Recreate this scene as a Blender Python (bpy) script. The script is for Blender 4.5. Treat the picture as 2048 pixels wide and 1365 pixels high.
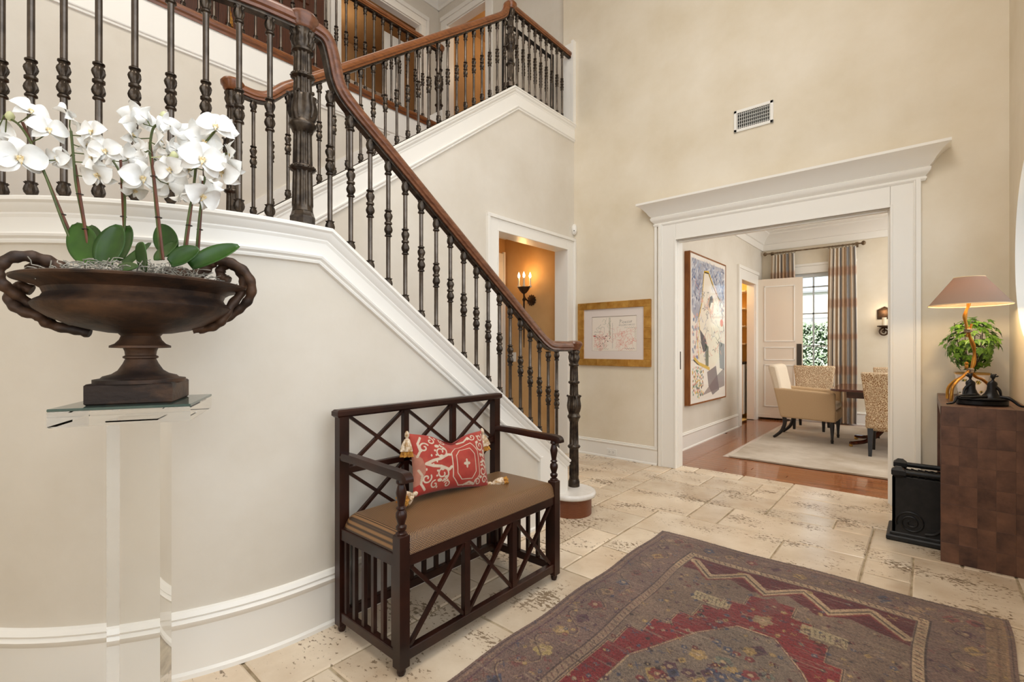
import bpy, bmesh, math, random
import numpy as np
from mathutils import Vector, Matrix

for _o in list(bpy.data.objects):
    bpy.data.objects.remove(_o, do_unlink=True)
scene = bpy.context.scene
COL = scene.collection
R_ = math.radians

# ------------------------------------------------------------------ camera
cam_d = bpy.data.cameras.new('camera')
cam = bpy.data.objects.new('camera', cam_d)
COL.objects.link(cam)
scene.camera = cam
cam_d.sensor_fit = 'HORIZONTAL'
cam_d.sensor_width = 36.0
cam_d.lens = 36.0 * 951.0 / 2048.0
cam_d.shift_y = (695.6 - 682.5) / 2048.0
cam_d.clip_start = 0.02
cam.location = (0, 0, 1.2)
cam.rotation_euler = (R_(90), 0, R_(40.98))

# ------------------------------------------------------------------ world, sun, daylight, exposure
world = bpy.data.worlds.new('world')
scene.world = world
world.use_nodes = True
wn = world.node_tree.nodes
bg = wn['Background']
bg.inputs[0].default_value = (0.80, 0.90, 1.0, 1)
bg.inputs[1].default_value = 1.68

def lamp(name, kind, energy, loc, rot=(0, 0, 0), color=(1, 1, 1), size=None, size_y=None, radius=None, angle=None):
    d = bpy.data.lights.new(name, kind)
    d.energy = energy
    d.color = color
    if kind == 'AREA':
        d.shape = 'RECTANGLE'
        d.size = size
        d.size_y = size_y if size_y else size
    if radius is not None:
        d.shadow_soft_size = radius
    if angle is not None:
        d.angle = angle
    o = bpy.data.objects.new(name, d)
    COL.objects.link(o)
    o.location = loc
    o.rotation_euler = rot
    return o

lamp('sun', 'SUN', 10.0, (0, 0, 20), (R_(38), 0, R_(-25)), (1.0, 0.95, 0.86), angle=R_(1.0))
# daylight through the tall entry glazing beside the camera
lamp('entry_daylight', 'AREA', 36, (0.66, 0.8, 3.0), (0, R_(90), 0), (1.0, 0.99, 0.97), size=3.6, size_y=3.4)
# added fill for the back wall, through an invented opening behind the camera
lamp('front_fill', 'AREA', 13, (-0.45, -2.62, 1.9), (R_(90), 0, 0), (1.0, 0.99, 0.97), size=1.5, size_y=1.8)
# the hall's ceiling fitting, high above the floor
lamp('ceiling_fitting', 'AREA', 122, (-0.70, 0.6, 6.15), (0, 0, 0), (1.0, 0.96, 0.90), size=2.0, size_y=2.6)
# dining room: added side light with no window built there, and the ceiling fitting
lamp('dining_side_fill', 'AREA', 80, (2.1, 7.0, 1.9), (0, R_(90), 0), (0.94, 0.98, 1.0), size=2.0, size_y=3.0)
lamp('dining_fitting', 'AREA', 30, (0.1, 7.0, 3.1), (0, 0, 0), (1.0, 0.98, 0.95), size=1.4, size_y=2.4)
# upstairs
lamp('gallery_fitting', 'AREA', 18, (-4.8, 1.6, 6.3), (0, 0, 0), (1.0, 0.93, 0.82), size=0.8, size_y=4.0)

vs = scene.view_settings
vs.view_transform = 'Standard'
vs.look = 'None'
vs.gamma = 1.0
vs.use_curve_mapping = False
vs.exposure = 0.0
scene.cycles.max_bounces = 12
scene.cycles.transmission_bounces = 12

# ------------------------------------------------------------------ materials
def srgb(r, g, b):
    def f(c):
        c /= 255.0
        return c / 12.92 if c <= 0.04045 else ((c + 0.055) / 1.055) ** 2.4
    return (f(r), f(g), f(b), 1.0)

MATS = {}
def mat(name, c1, c2=None, scale=6.0, detail=4.0, rough=0.5, metal=0.0, bump=0.0, bscale=None, coords='OBJ',
        stretch=(1, 1, 1), wave=None, trans=0.0, ior=1.45, emit=None, estr=0.0, attr=None, rnd=0.0,
        contrast=(0.35, 0.65), spec=0.5, coat=0.0, sheen=0.0, bdist=0.01, pits=None):
    m = bpy.data.materials.new(name)
    m.use_nodes = True
    nt = m.node_tree
    N, L = nt.nodes, nt.links
    b = N['Principled BSDF']
    b.inputs['Roughness'].default_value = rough
    b.inputs['Metallic'].default_value = metal
    b.inputs['Specular IOR Level'].default_value = spec
    b.inputs['IOR'].default_value = ior
    b.inputs['Transmission Weight'].default_value = trans
    b.inputs['Coat Weight'].default_value = coat
    b.inputs['Sheen Weight'].default_value = sheen
    if emit:
        b.inputs['Emission Color'].default_value = emit
        b.inputs['Emission Strength'].default_value = estr
    vec = None
    if coords == 'OBJ':
        t = N.new('ShaderNodeTexCoord'); vec = t.outputs['Object']
    else:
        t = N.new('ShaderNodeNewGeometry'); vec = t.outputs['Position']
    oi = None
    if rnd or coords == 'OBJR':
        oi = N.new('ShaderNodeObjectInfo')
    if rnd:
        ad = N.new('ShaderNodeVectorMath'); ad.operation = 'MULTIPLY_ADD'
        cmb = N.new('ShaderNodeCombineXYZ')
        for i in range(3):
            L.new(oi.outputs['Random'], cmb.inputs[i])
        L.new(cmb.outputs[0], ad.inputs[0])
        ad.inputs[1].default_value = (37, 19, 53)
        L.new(vec, ad.inputs[2])
        vec = ad.outputs[0]
    mp = N.new('ShaderNodeMapping'); mp.inputs['Scale'].default_value = stretch
    L.new(vec, mp.inputs['Vector']); vec = mp.outputs[0]
    colour = None
    if attr:
        a = N.new('ShaderNodeAttribute'); a.attribute_name = attr
        colour = a.outputs['Color']
    if c2 is not None:
        if wave:
            n = N.new('ShaderNodeTexWave'); n.inputs['Scale'].default_value = scale
            n.bands_direction = wave[0]
            n.inputs['Distortion'].default_value = wave[1]; n.inputs['Detail'].default_value = detail
            n.inputs['Detail Scale'].default_value = wave[2]
            fac = n.outputs['Fac']
        else:
            n = N.new('ShaderNodeTexNoise'); n.inputs['Scale'].default_value = scale
            n.inputs['Detail'].default_value = detail; n.inputs['Roughness'].default_value = 0.6
            fac = n.outputs['Fac']
        L.new(vec, n.inputs['Vector'])
        cr = N.new('ShaderNodeValToRGB')
        cr.color_ramp.elements[0].position, cr.color_ramp.elements[1].position = contrast
        cr.color_ramp.elements[0].color = c1; cr.color_ramp.elements[1].color = c2
        L.new(fac, cr.inputs[0])
        if colour is not None:
            mx = N.new('ShaderNodeMix'); mx.data_type = 'RGBA'; mx.blend_type = 'MULTIPLY'
            mx.inputs[0].default_value = 1.0
            L.new(colour, mx.inputs[6]); L.new(cr.outputs[0], mx.inputs[7]); colour = mx.outputs[2]
        else:
            colour = cr.outputs[0]
    if rnd and colour is not None:
        hs = N.new('ShaderNodeHueSaturation')
        ma = N.new('ShaderNodeMath'); ma.operation = 'MULTIPLY_ADD'
        L.new(oi.outputs['Random'], ma.inputs[0]); ma.inputs[1].default_value = rnd; ma.inputs[2].default_value = 1 - rnd / 2
        L.new(ma.outputs[0], hs.inputs['Value']); L.new(colour, hs.inputs['Color']); colour = hs.outputs[0]
    height = None
    if pits:   # (scale, stretch, threshold, colour): the open pores of travertine
        pm = N.new('ShaderNodeMapping'); pm.inputs['Scale'].default_value = pits[1]; L.new(t.outputs[0] if coords != 'OBJ' else t.outputs['Object'], pm.inputs['Vector'])
        if coords == 'POS':
            L.new(t.outputs['Position'], pm.inputs['Vector'])
        pn = N.new('ShaderNodeTexNoise'); pn.inputs['Scale'].default_value = pits[0]; pn.inputs['Detail'].default_value = 5; pn.inputs['Roughness'].default_value = 0.65
        L.new(pm.outputs[0], pn.inputs['Vector'])
        pn2 = N.new('ShaderNodeTexNoise'); pn2.inputs['Scale'].default_value = 3.1; pn2.inputs['Detail'].default_value = 2
        L.new(pm.outputs[0], pn2.inputs['Vector'])
        sm = N.new('ShaderNodeMath'); sm.operation = 'MULTIPLY_ADD'
        L.new(pn2.outputs['Fac'], sm.inputs[0]); sm.inputs[1].default_value = pits[4]; L.new(pn.outputs['Fac'], sm.inputs[2])
        pr = N.new('ShaderNodeValToRGB'); pr.color_ramp.elements[0].position = pits[2]; pr.color_ramp.elements[1].position = pits[2] + 0.045
        L.new(sm.outputs[0], pr.inputs[0])
        mx = N.new('ShaderNodeMix'); mx.data_type = 'RGBA'
        L.new(pr.outputs[0], mx.inputs[0]); L.new(colour, mx.inputs[6]); mx.inputs[7].default_value = pits[3]
        colour = mx.outputs[2]
        inv = N.new('ShaderNodeMath'); inv.operation = 'SUBTRACT'; inv.inputs[0].default_value = 1.0
        L.new(pr.outputs[0], inv.inputs[1]); height = inv.outputs[0]
    if colour is not None:
        L.new(colour, b.inputs['Base Color'])
    else:
        b.inputs['Base Color'].default_value = c1
    if bump:
        bp = N.new('ShaderNodeBump'); bp.inputs['Strength'].default_value = bump; bp.inputs['Distance'].default_value = bdist
        if height is None:
            bn = N.new('ShaderNodeTexNoise'); bn.inputs['Scale'].default_value = bscale or scale * 4; bn.inputs['Detail'].default_value = 3
            L.new(vec, bn.inputs['Vector']); height = bn.outputs['Fac']
        L.new(height, bp.inputs['Height']); L.new(bp.outputs[0], b.inputs['Normal'])
    MATS[name] = m
    return m

mat('plaster', srgb(226, 218, 205), srgb(214, 204, 188), scale=1.7, detail=7, rough=0.62, coords='POS', bump=0.06, bscale=60, bdist=0.004, contrast=(0.32, 0.70))
mat('plaster_tan', srgb(232, 221, 202), srgb(219, 205, 180), scale=1.7, detail=7, rough=0.62, coords='POS', bump=0.06, bscale=60, bdist=0.004, contrast=(0.32, 0.70))
mat('trim_white', srgb(240, 235, 226), rough=0.32)
mat('ceiling_white', srgb(236, 231, 222), rough=0.8)
mat('iron', srgb(52, 45, 40), srgb(88, 77, 66), scale=26, rough=0.33, metal=0.8, bump=0.25, bscale=110, bdist=0.002)
mat('iron_bar', srgb(112, 102, 93), srgb(86, 78, 71), scale=14, rough=0.30, metal=0.9)
mat('iron_dark', srgb(24, 23, 23), srgb(38, 36, 35), scale=24, rough=0.42, metal=0.55, bump=0.1, bscale=120, bdist=0.002)
mat('rail_oak', srgb(138, 82, 42), srgb(104, 58, 28), scale=9, detail=6, rough=0.30, stretch=(8, 1.2, 8), coat=0.25)
mat('rail_walnut', srgb(122, 76, 50), srgb(88, 50, 31), scale=9, detail=6, rough=0.32, stretch=(8, 1.6, 6), coat=0.2)
mat('stone', srgb(230, 213, 189), srgb(198, 174, 146), scale=3.0, detail=9, rough=0.21, coords='POS', rnd=0.24, contrast=(0.3, 0.72), bump=0.25, bdist=0.002,
    pits=(40, (1.0, 1.5, 1.0), 0.958, srgb(136, 116, 94), 0.70), spec=0.5)
mat('grout', srgb(182, 164, 134), srgb(140, 120, 92), scale=14, rough=0.85, coords='POS')
mat('plank', srgb(164, 102, 62), srgb(120, 66, 36), scale=6, detail=6, rough=0.15, stretch=(0.8, 12, 1), rnd=0.28, coat=0.35)
mat('marble', srgb(232, 228, 222), srgb(214, 207, 198), scale=5, rough=0.25)
mat('riser_wood', srgb(132, 76, 46), srgb(92, 48, 26), scale=9, rough=0.4, stretch=(1, 1, 7), wave=('Z', 4, 2))
mat('bench_wood', srgb(52, 25, 16), srgb(32, 15, 10), scale=6, rough=0.34, stretch=(1, 1, 1), coat=0.12, spec=0.35)
mat('acrylic', (0.97, 0.975, 0.97, 1), rough=0.0, trans=1.0, ior=1.2)
mat('glass_plate', srgb(176, 212, 196), rough=0.02, trans=0.85, ior=1.4)
mat('pane', (0.97, 0.985, 0.98, 1), rough=0.0, trans=1.0, ior=1.01)
mat('urn_iron', srgb(44, 33, 28), srgb(104, 74, 52), scale=7, detail=10, rough=0.55, metal=0.25, bump=0.35, bscale=45, bdist=0.004, contrast=(0.42, 0.74), stretch=(1, 1, 1.8))
mat('petal', srgb(250, 249, 246), srgb(240, 238, 232), scale=30, rough=0.6, sheen=0.2)
mat('lip', srgb(248, 242, 222), srgb(214, 176, 80), scale=60, rough=0.5)
mat('orchid_leaf', srgb(58, 92, 30), srgb(36, 66, 22), scale=8, rough=0.35)
mat('orchid_stem', srgb(86, 96, 44), srgb(64, 74, 34), scale=20, rough=0.5)
mat('stake', srgb(112, 62, 40), srgb(84, 44, 28), scale=20, rough=0.55)
mat('bud', srgb(204, 206, 158), rough=0.5)
mat('moss', srgb(178, 172, 160), srgb(126, 120, 108), scale=60, rough=0.9)
mat('leather', srgb(118, 82, 63), srgb(64, 41, 32), scale=8, detail=7, rough=0.42, coords='POS', rnd=0.14, bump=0.1, bscale=70, bdist=0.002, contrast=(0.3, 0.7))
mat('black_iron', srgb(22, 21, 21), srgb(34, 32, 31), scale=20, rough=0.45, metal=0.3)
mat('bronze_black', srgb(20, 19, 20), srgb(40, 38, 38), scale=25, rough=0.35, metal=0.5)
mat('gold', srgb(196, 140, 58), srgb(150, 98, 34), scale=14, rough=0.30, metal=0.75, bump=0.15, bscale=40, bdist=0.003)
mat('gilt', srgb(206, 158, 80), srgb(176, 122, 50), scale=10, rough=0.34, metal=0.45, stretch=(1, 1, 1), rnd=0.16)
mat('cord', srgb(180, 160, 130), srgb(70, 56, 44), scale=80, rough=0.8)
mat('shade_inner', srgb(240, 214, 170), rough=0.7)
mat('porcelain', srgb(240, 234, 226), rough=0.18, attr='Col')
mat('ivy', srgb(108, 146, 46), srgb(62, 104, 30), scale=3, rough=0.4, rnd=0.6)
mat('ivy_stem', srgb(74, 66, 36), rough=0.6)
mat('paper', (1, 1, 1, 1), rough=0.35, attr='Col', spec=0.6)
mat('canvas', (1, 1, 1, 1), rough=0.10, attr='Col', spec=0.7)
mat('frame_wood', srgb(150, 92, 40), srgb(122, 70, 28), scale=5, rough=0.4, stretch=(6, 6, 1))
mat('mat_board', srgb(226, 214, 206), rough=0.25)
mat('rug_pile', (1, 1, 1, 1), (0.80, 0.80, 0.80, 1), scale=140, detail=3, rough=0.95, attr='Col', coords='OBJ', bump=0.4, bscale=260, bdist=0.004, sheen=0.3, spec=0.1)
mat('rug_cream', srgb(194, 180, 162), srgb(158, 138, 112), scale=2.2, detail=8, rough=0.95, bump=0.3, bscale=120, bdist=0.004, sheen=0.3)
mat('fringe', srgb(222, 208, 194), rough=0.9)
mat('pillow_velvet', (1, 1, 1, 1), (0.86, 0.86, 0.86, 1), scale=40, rough=0.75, attr='Col', sheen=0.15)
mat('tassel', srgb(222, 206, 184), srgb(156, 116, 62), scale=70, rough=0.9)
mat('tassel_gold', srgb(206, 150, 60), srgb(128, 74, 30), scale=60, rough=0.9)
mat('curtain', (1, 1, 1, 1), rough=0.75, attr='Col', sheen=0.3)
mat('rod', srgb(150, 130, 104), srgb(104, 84, 62), scale=20, rough=0.4, metal=0.6)
mat('door_paint', srgb(226, 212, 194), rough=0.35)
mat('plate_dark', srgb(72, 64, 54), rough=0.35, metal=0.7)
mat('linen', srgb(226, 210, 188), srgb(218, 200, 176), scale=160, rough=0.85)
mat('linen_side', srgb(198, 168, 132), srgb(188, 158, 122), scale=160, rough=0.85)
mat('mahogany', srgb(92, 44, 28), srgb(60, 27, 18), scale=5, rough=0.14, stretch=(1, 6, 1), coat=0.5)
mat('ebony', srgb(36, 30, 28), srgb(26, 22, 21), scale=10, rough=0.3)
mat('sconce_metal', srgb(56, 40, 28), srgb(84, 58, 36), scale=30, rough=0.4, metal=0.6)
mat('candle', srgb(238, 224, 196), rough=0.5)
mat('flame', (1, 0.85, 0.6, 1), emit=(1.0, 0.72, 0.36, 1), estr=26)
mat('hall_orange', srgb(214, 172, 118), srgb(202, 156, 100), scale=2, rough=0.7, coords='POS')
mat('room_amber', srgb(188, 150, 106), srgb(174, 136, 92), scale=2, rough=0.8, coords='POS')
mat('armoire', srgb(98, 52, 30), srgb(62, 30, 16), scale=3, detail=5, rough=0.28, stretch=(8, 8, 0.8), wave=('Y', 3, 1.5), coat=0.3)
mat('brass', srgb(190, 150, 80), rough=0.35, metal=0.8)
mat('white_plastic', srgb(238, 234, 226), rough=0.35)
mat('dark_hole', srgb(16, 15, 14), rough=0.8)
mat('disc_white', srgb(246, 246, 242), rough=0.08)
mat('hedge_leaf_glare', srgb(122, 152, 110), srgb(230, 238, 224), scale=9, rough=0.35, coords='POS', rnd=0)  # near-white second tone paints the sun's glare into the leaf colour
mat('hedge_core', srgb(40, 58, 34), rough=0.9)
mat('stucco', srgb(238, 234, 226), rough=0.9)
mat('roof_grey', srgb(150, 152, 156), rough=0.8)
mat('lawn', srgb(120, 130, 90), srgb(90, 104, 66), scale=6, rough=0.95)
mat('window_paint', srgb(206, 208, 208), rough=0.4)
mat('pantry', srgb(236, 196, 120), rough=0.6)

def squiggle_mat():
    m = bpy.data.materials.new('coral_weave'); m.use_nodes = True
    N, L = m.node_tree.nodes, m.node_tree.links
    b = N['Principled BSDF']; b.inputs['Roughness'].default_value = 0.9
    t = N.new('ShaderNodeTexCoord')
    n = N.new('ShaderNodeTexNoise'); n.inputs['Scale'].default_value = 7; n.inputs['Detail'].default_value = 2
    L.new(t.outputs['Object'], n.inputs['Vector'])
    ad = N.new('ShaderNodeVectorMath'); ad.operation = 'MULTIPLY_ADD'
    L.new(n.outputs['Color'], ad.inputs[0]); ad.inputs[1].default_value = (0.09, 0.09, 0.09); L.new(t.outputs['Object'], ad.inputs[2])
    v = N.new('ShaderNodeTexVoronoi'); v.feature = 'DISTANCE_TO_EDGE'; v.inputs['Scale'].default_value = 95
    mp = N.new('ShaderNodeMapping'); mp.inputs['Scale'].default_value = (1, 1, 0.55)
    L.new(ad.outputs[0], mp.inputs[0]); L.new(mp.outputs[0], v.inputs['Vector'])
    cr = N.new('ShaderNodeValToRGB'); cr.color_ramp.elements[0].position = 0.09; cr.color_ramp.elements[1].position = 0.14
    cr.color_ramp.elements[0].color = srgb(230, 210, 178); cr.color_ramp.elements[1].color = srgb(146, 104, 64)
    L.new(v.outputs['Distance'], cr.inputs[0]); L.new(cr.outputs[0], b.inputs['Base Color'])
    bp = N.new('ShaderNodeBump'); bp.inputs['Strength'].default_value = 0.4; bp.inputs['Distance'].default_value = 0.004; bp.invert = True
    L.new(cr.outputs[0], bp.inputs['Height']); L.new(bp.outputs[0], b.inputs['Normal'])
    MATS['coral_weave'] = m
squiggle_mat()

def horsehair_mat():
    m = bpy.data.materials.new('seat_weave'); m.use_nodes = True
    N, L = m.node_tree.nodes, m.node_tree.links
    b = N['Principled BSDF']; b.inputs['Roughness'].default_value = 0.38; b.inputs['Specular IOR Level'].default_value = 0.7
    t = N.new('ShaderNodeTexCoord')
    def band(direction, sc):
        w = N.new('ShaderNodeTexWave'); w.bands_direction = direction; w.inputs['Scale'].default_value = sc
        L.new(t.outputs['Object'], w.inputs['Vector']); return w.outputs['Fac']
    sx = N.new('ShaderNodeSeparateXYZ'); L.new(t.outputs['Object'], sx.inputs[0])
    df = N.new('ShaderNodeMath'); df.operation = 'SUBTRACT'; L.new(sx.outputs[0], df.inputs[0]); L.new(sx.outputs[2], df.inputs[1])
    dy = N.new('ShaderNodeMath'); dy.operation = 'MULTIPLY_ADD'; L.new(sx.outputs[2], dy.inputs[0]); dy.inputs[1].default_value = -0.6; L.new(sx.outputs[1], dy.inputs[2])
    cb = N.new('ShaderNodeCombineXYZ'); L.new(df.outputs[0], cb.inputs[0]); L.new(dy.outputs[0], cb.inputs[1])
    def band(direction, sc):
        w = N.new('ShaderNodeTexWave'); w.bands_direction = direction; w.inputs['Scale'].default_value = sc
        L.new(cb.outputs[0], w.inputs['Vector']); return w.outputs['Fac']
    a, c = band('X', 44), band('Y', 44)
    ck = N.new('ShaderNodeMath'); ck.operation = 'MULTIPLY'; L.new(a, ck.inputs[0]); L.new(c, ck.inputs[1])
    cr = N.new('ShaderNodeValToRGB'); cr.color_ramp.elements[0].position = 0.12; cr.color_ramp.elements[1].position = 0.5
    cr.color_ramp.elements[0].color = srgb(56, 36, 22); cr.color_ramp.elements[1].color = srgb(176, 130, 82)
    L.new(ck.outputs[0], cr.inputs[0]); L.new(cr.outputs[0], b.inputs['Base Color'])
    bp = N.new('ShaderNodeBump'); bp.inputs['Strength'].default_value = 0.5; bp.inputs['Distance'].default_value = 0.002
    L.new(ck.outputs[0], bp.inputs['Height']); L.new(bp.outputs[0], b.inputs['Normal'])
    MATS['seat_weave'] = m
horsehair_mat()

def shade_mat():
    m = bpy.data.materials.new('shade_silk'); m.use_nodes = True
    N, L = m.node_tree.nodes, m.node_tree.links
    out = N['Material Output']; N.remove(N['Principled BSDF'])
    d = N.new('ShaderNodeBsdfDiffuse'); d.inputs[0].default_value = srgb(156, 136, 120)
    tr = N.new('ShaderNodeBsdfTranslucent'); tr.inputs[0].default_value = srgb(196, 112, 62)
    mx = N.new('ShaderNodeMixShader'); mx.inputs[0].default_value = 0.022
    L.new(d.outputs[0], mx.inputs[1]); L.new(tr.outputs[0], mx.inputs[2]); L.new(mx.outputs[0], out.inputs[0])
    MATS['shade_silk'] = m
shade_mat()

# ------------------------------------------------------------------ mesh helpers
def V(*a): return Vector(a)

class G:
    """collects vertices and faces of ONE mesh"""
    def __init__(s):
        s.v = []; s.f = []
    def add(s, vs, fs):
        o = len(s.v); s.v += [tuple(p) for p in vs]; s.f += [tuple(i + o for i in f) for f in fs]; return s
    def box(s, x0, y0, z0, x1, y1, z1):
        vs = [(x, y, z) for z in (z0, z1) for x, y in ((x0, y0), (x1, y0), (x1, y1), (x0, y1))]
        return s.add(vs, [(3, 2, 1, 0), (4, 5, 6, 7), (0, 1, 5, 4), (1, 2, 6, 5), (2, 3, 7, 6), (3, 0, 4, 7)])
    def cbox(s, x0, y0, z0, x1, y1, z1, c=0.003):
        vs = []
        for z, i in ((z0, c), (z0 + c, 0), (z1 - c, 0), (z1, c)):
            for x, y in ((x0 + i, y0 + i), (x1 - i, y0 + i), (x1 - i, y1 - i), (x0 + i, y1 - i)):
                vs.append((x, y, z))
        fs = [(3, 2, 1, 0), (12, 13, 14, 15)]
        for k in range(3):
            for j in range(4):
                a = k * 4 + j; b = k * 4 + (j + 1) % 4
                fs.append((a, b, b + 4, a + 4))
        return s.add(vs, fs)
    def bar(s, p0, p1, w, h=None, up=(0, 0, 1)):
        h = h or w
        p0, p1 = Vector(p0), Vector(p1); t = (p1 - p0).normalized(); u = Vector(up)
        if abs(t.dot(u)) > 0.95: u = Vector((1, 0, 0))
        a = t.cross(u).normalized() * (w / 2); b = a.cross(t).normalized() * (h / 2)
        vs = [p + i * a + j * b for p in (p0, p1) for i, j in ((-1, -1), (1, -1), (1, 1), (-1, 1))]
        return s.add(vs, [(3, 2, 1, 0), (4, 5, 6, 7), (0, 1, 5, 4), (1, 2, 6, 5), (2, 3, 7, 6), (3, 0, 4, 7)])
    def prism(s, poly, axis, a0, a1):
        """poly in the two other axes (cyclic order), extruded along axis"""
        n = len(poly)
        def P(p, a):
            return {'X': (a, p[0], p[1]), 'Y': (p[0], a, p[1]), 'Z': (p[0], p[1], a)}[axis]
        vs = [P(p, a0) for p in poly] + [P(p, a1) for p in poly]
        fs = [tuple(range(n))[::-1], tuple(range(n, 2 * n))] + [(i, (i + 1) % n, n + (i + 1) % n, n + i) for i in range(n)]
        return s.add(vs, fs)
    def lathe(s, prof, c=(0, 0, 0), n=16, mod=None, close=True, M=None):
        """prof: (r, z) or (r, z, amplitude, lobes)"""
        vs = []
        for p in prof:
            r, z = p[0], p[1]; a, k = (p[2], p[3]) if len(p) > 2 else (0, 0)
            for i in range(n):
                th = 2 * math.pi * i / n
                rr = r * (1 + a * math.cos(k * th))
                q = Vector((rr * math.cos(th), rr * math.sin(th), z))
                if M: q = M @ q
                vs.append((q.x + c[0], q.y + c[1], q.z + c[2]))
        fs = []
        for k in range(len(prof) - 1):
            for i in range(n):
                a = k * n + i; b = k * n + (i + 1) % n
                fs.append((a, b, b + n, a + n))
        if close:
            fs.append(tuple(range(n))[::-1]); fs.append(tuple(range((len(prof) - 1) * n, len(prof) * n)))
        return s.add(vs, fs)
    def tube(s, path, r, n=8, closed=False):
        path = [Vector(p) for p in path]; m = len(path)
        rs = r if isinstance(r, (list, tuple)) else [r] * m
        vs = []; side = None
        for i, p in enumerate(path):
            a = path[(i - 1) % m] if (closed or i > 0) else p; b = path[(i + 1) % m] if (closed or i < m - 1) else p
            t = (b - a).normalized()
            if side is None:
                u = Vector((0, 0, 1)) if abs(t.z) < 0.9 else Vector((1, 0, 0))
                side = t.cross(u).normalized()
            side = (side - t * side.dot(t)).normalized(); w = t.cross(side)
            for k in range(n):
                th = 2 * math.pi * k / n
                vs.append(p + (side * math.cos(th) + w * math.sin(th)) * rs[i])
        fs = []
        for i in range(m if closed else m - 1):
            for k in range(n):
                a = i * n + k; b = i * n + (k + 1) % n; j = ((i + 1) % m) * n
                fs.append((a, b, j + (k + 1) % n, j + k))
        if not closed:
            fs.append(tuple(range(n))[::-1]); fs.append(tuple(range((m - 1) * n, m * n)))
        return s.add(vs, fs)
    def sweep(s, prof, path, outs, closed_ends=True):
        """closed profile (o, u): o along the outward vector of each path point, u along out x tangent (mitred)"""
        path = [Vector(p) for p in path]; m = len(path); n = len(prof); vs = []
        for i, p in enumerate(path):
            o = Vector(outs[i] if isinstance(outs, list) else outs).normalized()
            t0 = (path[i] - path[i - 1]).normalized() if i > 0 else None
            t1 = (path[i + 1] - path[i]).normalized() if i < m - 1 else None
            t = ((t0 or t1) + (t1 or t0)).normalized()
            k = 1.0
            if t0 is not None and t1 is not None:
                k = 1.0 / max(0.3, t.dot(t1))
            up = t.cross(o).normalized()
            if up.z < -1e-6: up = -up
            for a, b in prof:
                vs.append(p + o * a + up * (b * k))
        fs = []
        for i in range(m - 1):
            for k in range(n):
                a = i * n + k; b = i * n + (k + 1) % n
                fs.append((a, b, b + n, a + n))
        if closed_ends:
            fs.append(tuple(range(n))[::-1]); fs.append(tuple(range((m - 1) * n, m * n)))
        return s.add(vs, fs)
    def grid(s, fn, nu, nv):
        vs = [fn(i / nu, j / nv) for j in range(nv + 1) for i in range(nu + 1)]
        fs = [(j * (nu + 1) + i, j * (nu + 1) + i + 1, (j + 1) * (nu + 1) + i + 1, (j + 1) * (nu + 1) + i) for j in range(nv) for i in range(nu)]
        return s.add(vs, fs)
    def xf(s, M):
        s.v = [tuple(M @ Vector(p)) for p in s.v]; return s
    def mesh(s, name):
        me = bpy.data.meshes.new(name)
        me.from_pydata(s.v, [], s.f); me.update()
        bm = bmesh.new(); bm.from_mesh(me); bmesh.ops.recalc_face_normals(bm, faces=bm.faces); bm.to_mesh(me); bm.free()
        return me

def tag(o, label=None, cat=None, group=None, kind=None):
    if label: o['label'] = label
    if cat: o['category'] = cat
    if group: o['group'] = group
    if kind: o['kind'] = kind
    return o

def smooth_mesh(me, angle=40):
    for p in me.polygons: p.use_smooth = True
    try:
        me.set_sharp_from_angle(angle=R_(angle))
    except Exception:
        pass

def wm(o):
    m = o.matrix_basis.copy()
    return wm(o.parent) @ o.matrix_parent_inverse @ m if o.parent else m

def obj(name, g, m, parent=None, smooth=False, bevel=0, loc=None, rot=None, angle=40, solid=0, sub=0, local=False, **kw):
    """geometry is given in world coordinates unless local=True"""
    me = g.mesh(name) if isinstance(g, G) else g
    if m and not me.materials: me.materials.append(MATS[m] if isinstance(m, str) else m)
    if smooth: smooth_mesh(me, angle)
    o = bpy.data.objects.new(name, me); COL.objects.link(o)
    if parent:
        o.parent = parent
        if not local: o.matrix_parent_inverse = wm(parent).inverted()
    if loc is not None: o.location = loc
    if rot is not None: o.rotation_euler = rot
    if sub:
        b = o.modifiers.new('sub', 'SUBSURF'); b.levels = sub; b.render_levels = sub
    if solid:
        b = o.modifiers.new('solid', 'SOLIDIFY'); b.thickness = solid; b.offset = 0
    if bevel:
        b = o.modifiers.new('bevel', 'BEVEL'); b.width = bevel; b.segments = 2; b.limit_method = 'ANGLE'; b.angle_limit = R_(40)
    return tag(o, **kw)

def empty(name, loc=(0, 0, 0), rz=0, label=None, cat=None, group=None, kind=None, rot=None):
    o = bpy.data.objects.new(name, None); COL.objects.link(o)
    o.empty_display_size = 0.05
    o.location = loc; o.rotation_euler = rot if rot else (0, 0, rz)
    return tag(o, label, cat, group, kind)

def copy_tree(o, parent=None):
    c = o.copy(); COL.objects.link(c); c.parent = parent
    for ch in list(o.children): copy_tree(ch, c)
    return c

def crom(pts, n=6):
    """Catmull-Rom resample"""
    P = [Vector(p) for p in pts]; out = []
    for i in range(len(P) - 1):
        a = P[i - 1] if i > 0 else P[i] * 2 - P[i + 1]
        b, c = P[i], P[i + 1]; d = P[i + 2] if i + 2 < len(P) else c * 2 - b
        for k in range(n):
            t = k / n
            out.append(0.5 * ((2 * b) + (c - a) * t + (2 * a - 5 * b + 4 * c - d) * t * t + (3 * b - a - 3 * c + d) * t ** 3))
    out.append(P[-1]); return out

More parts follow.
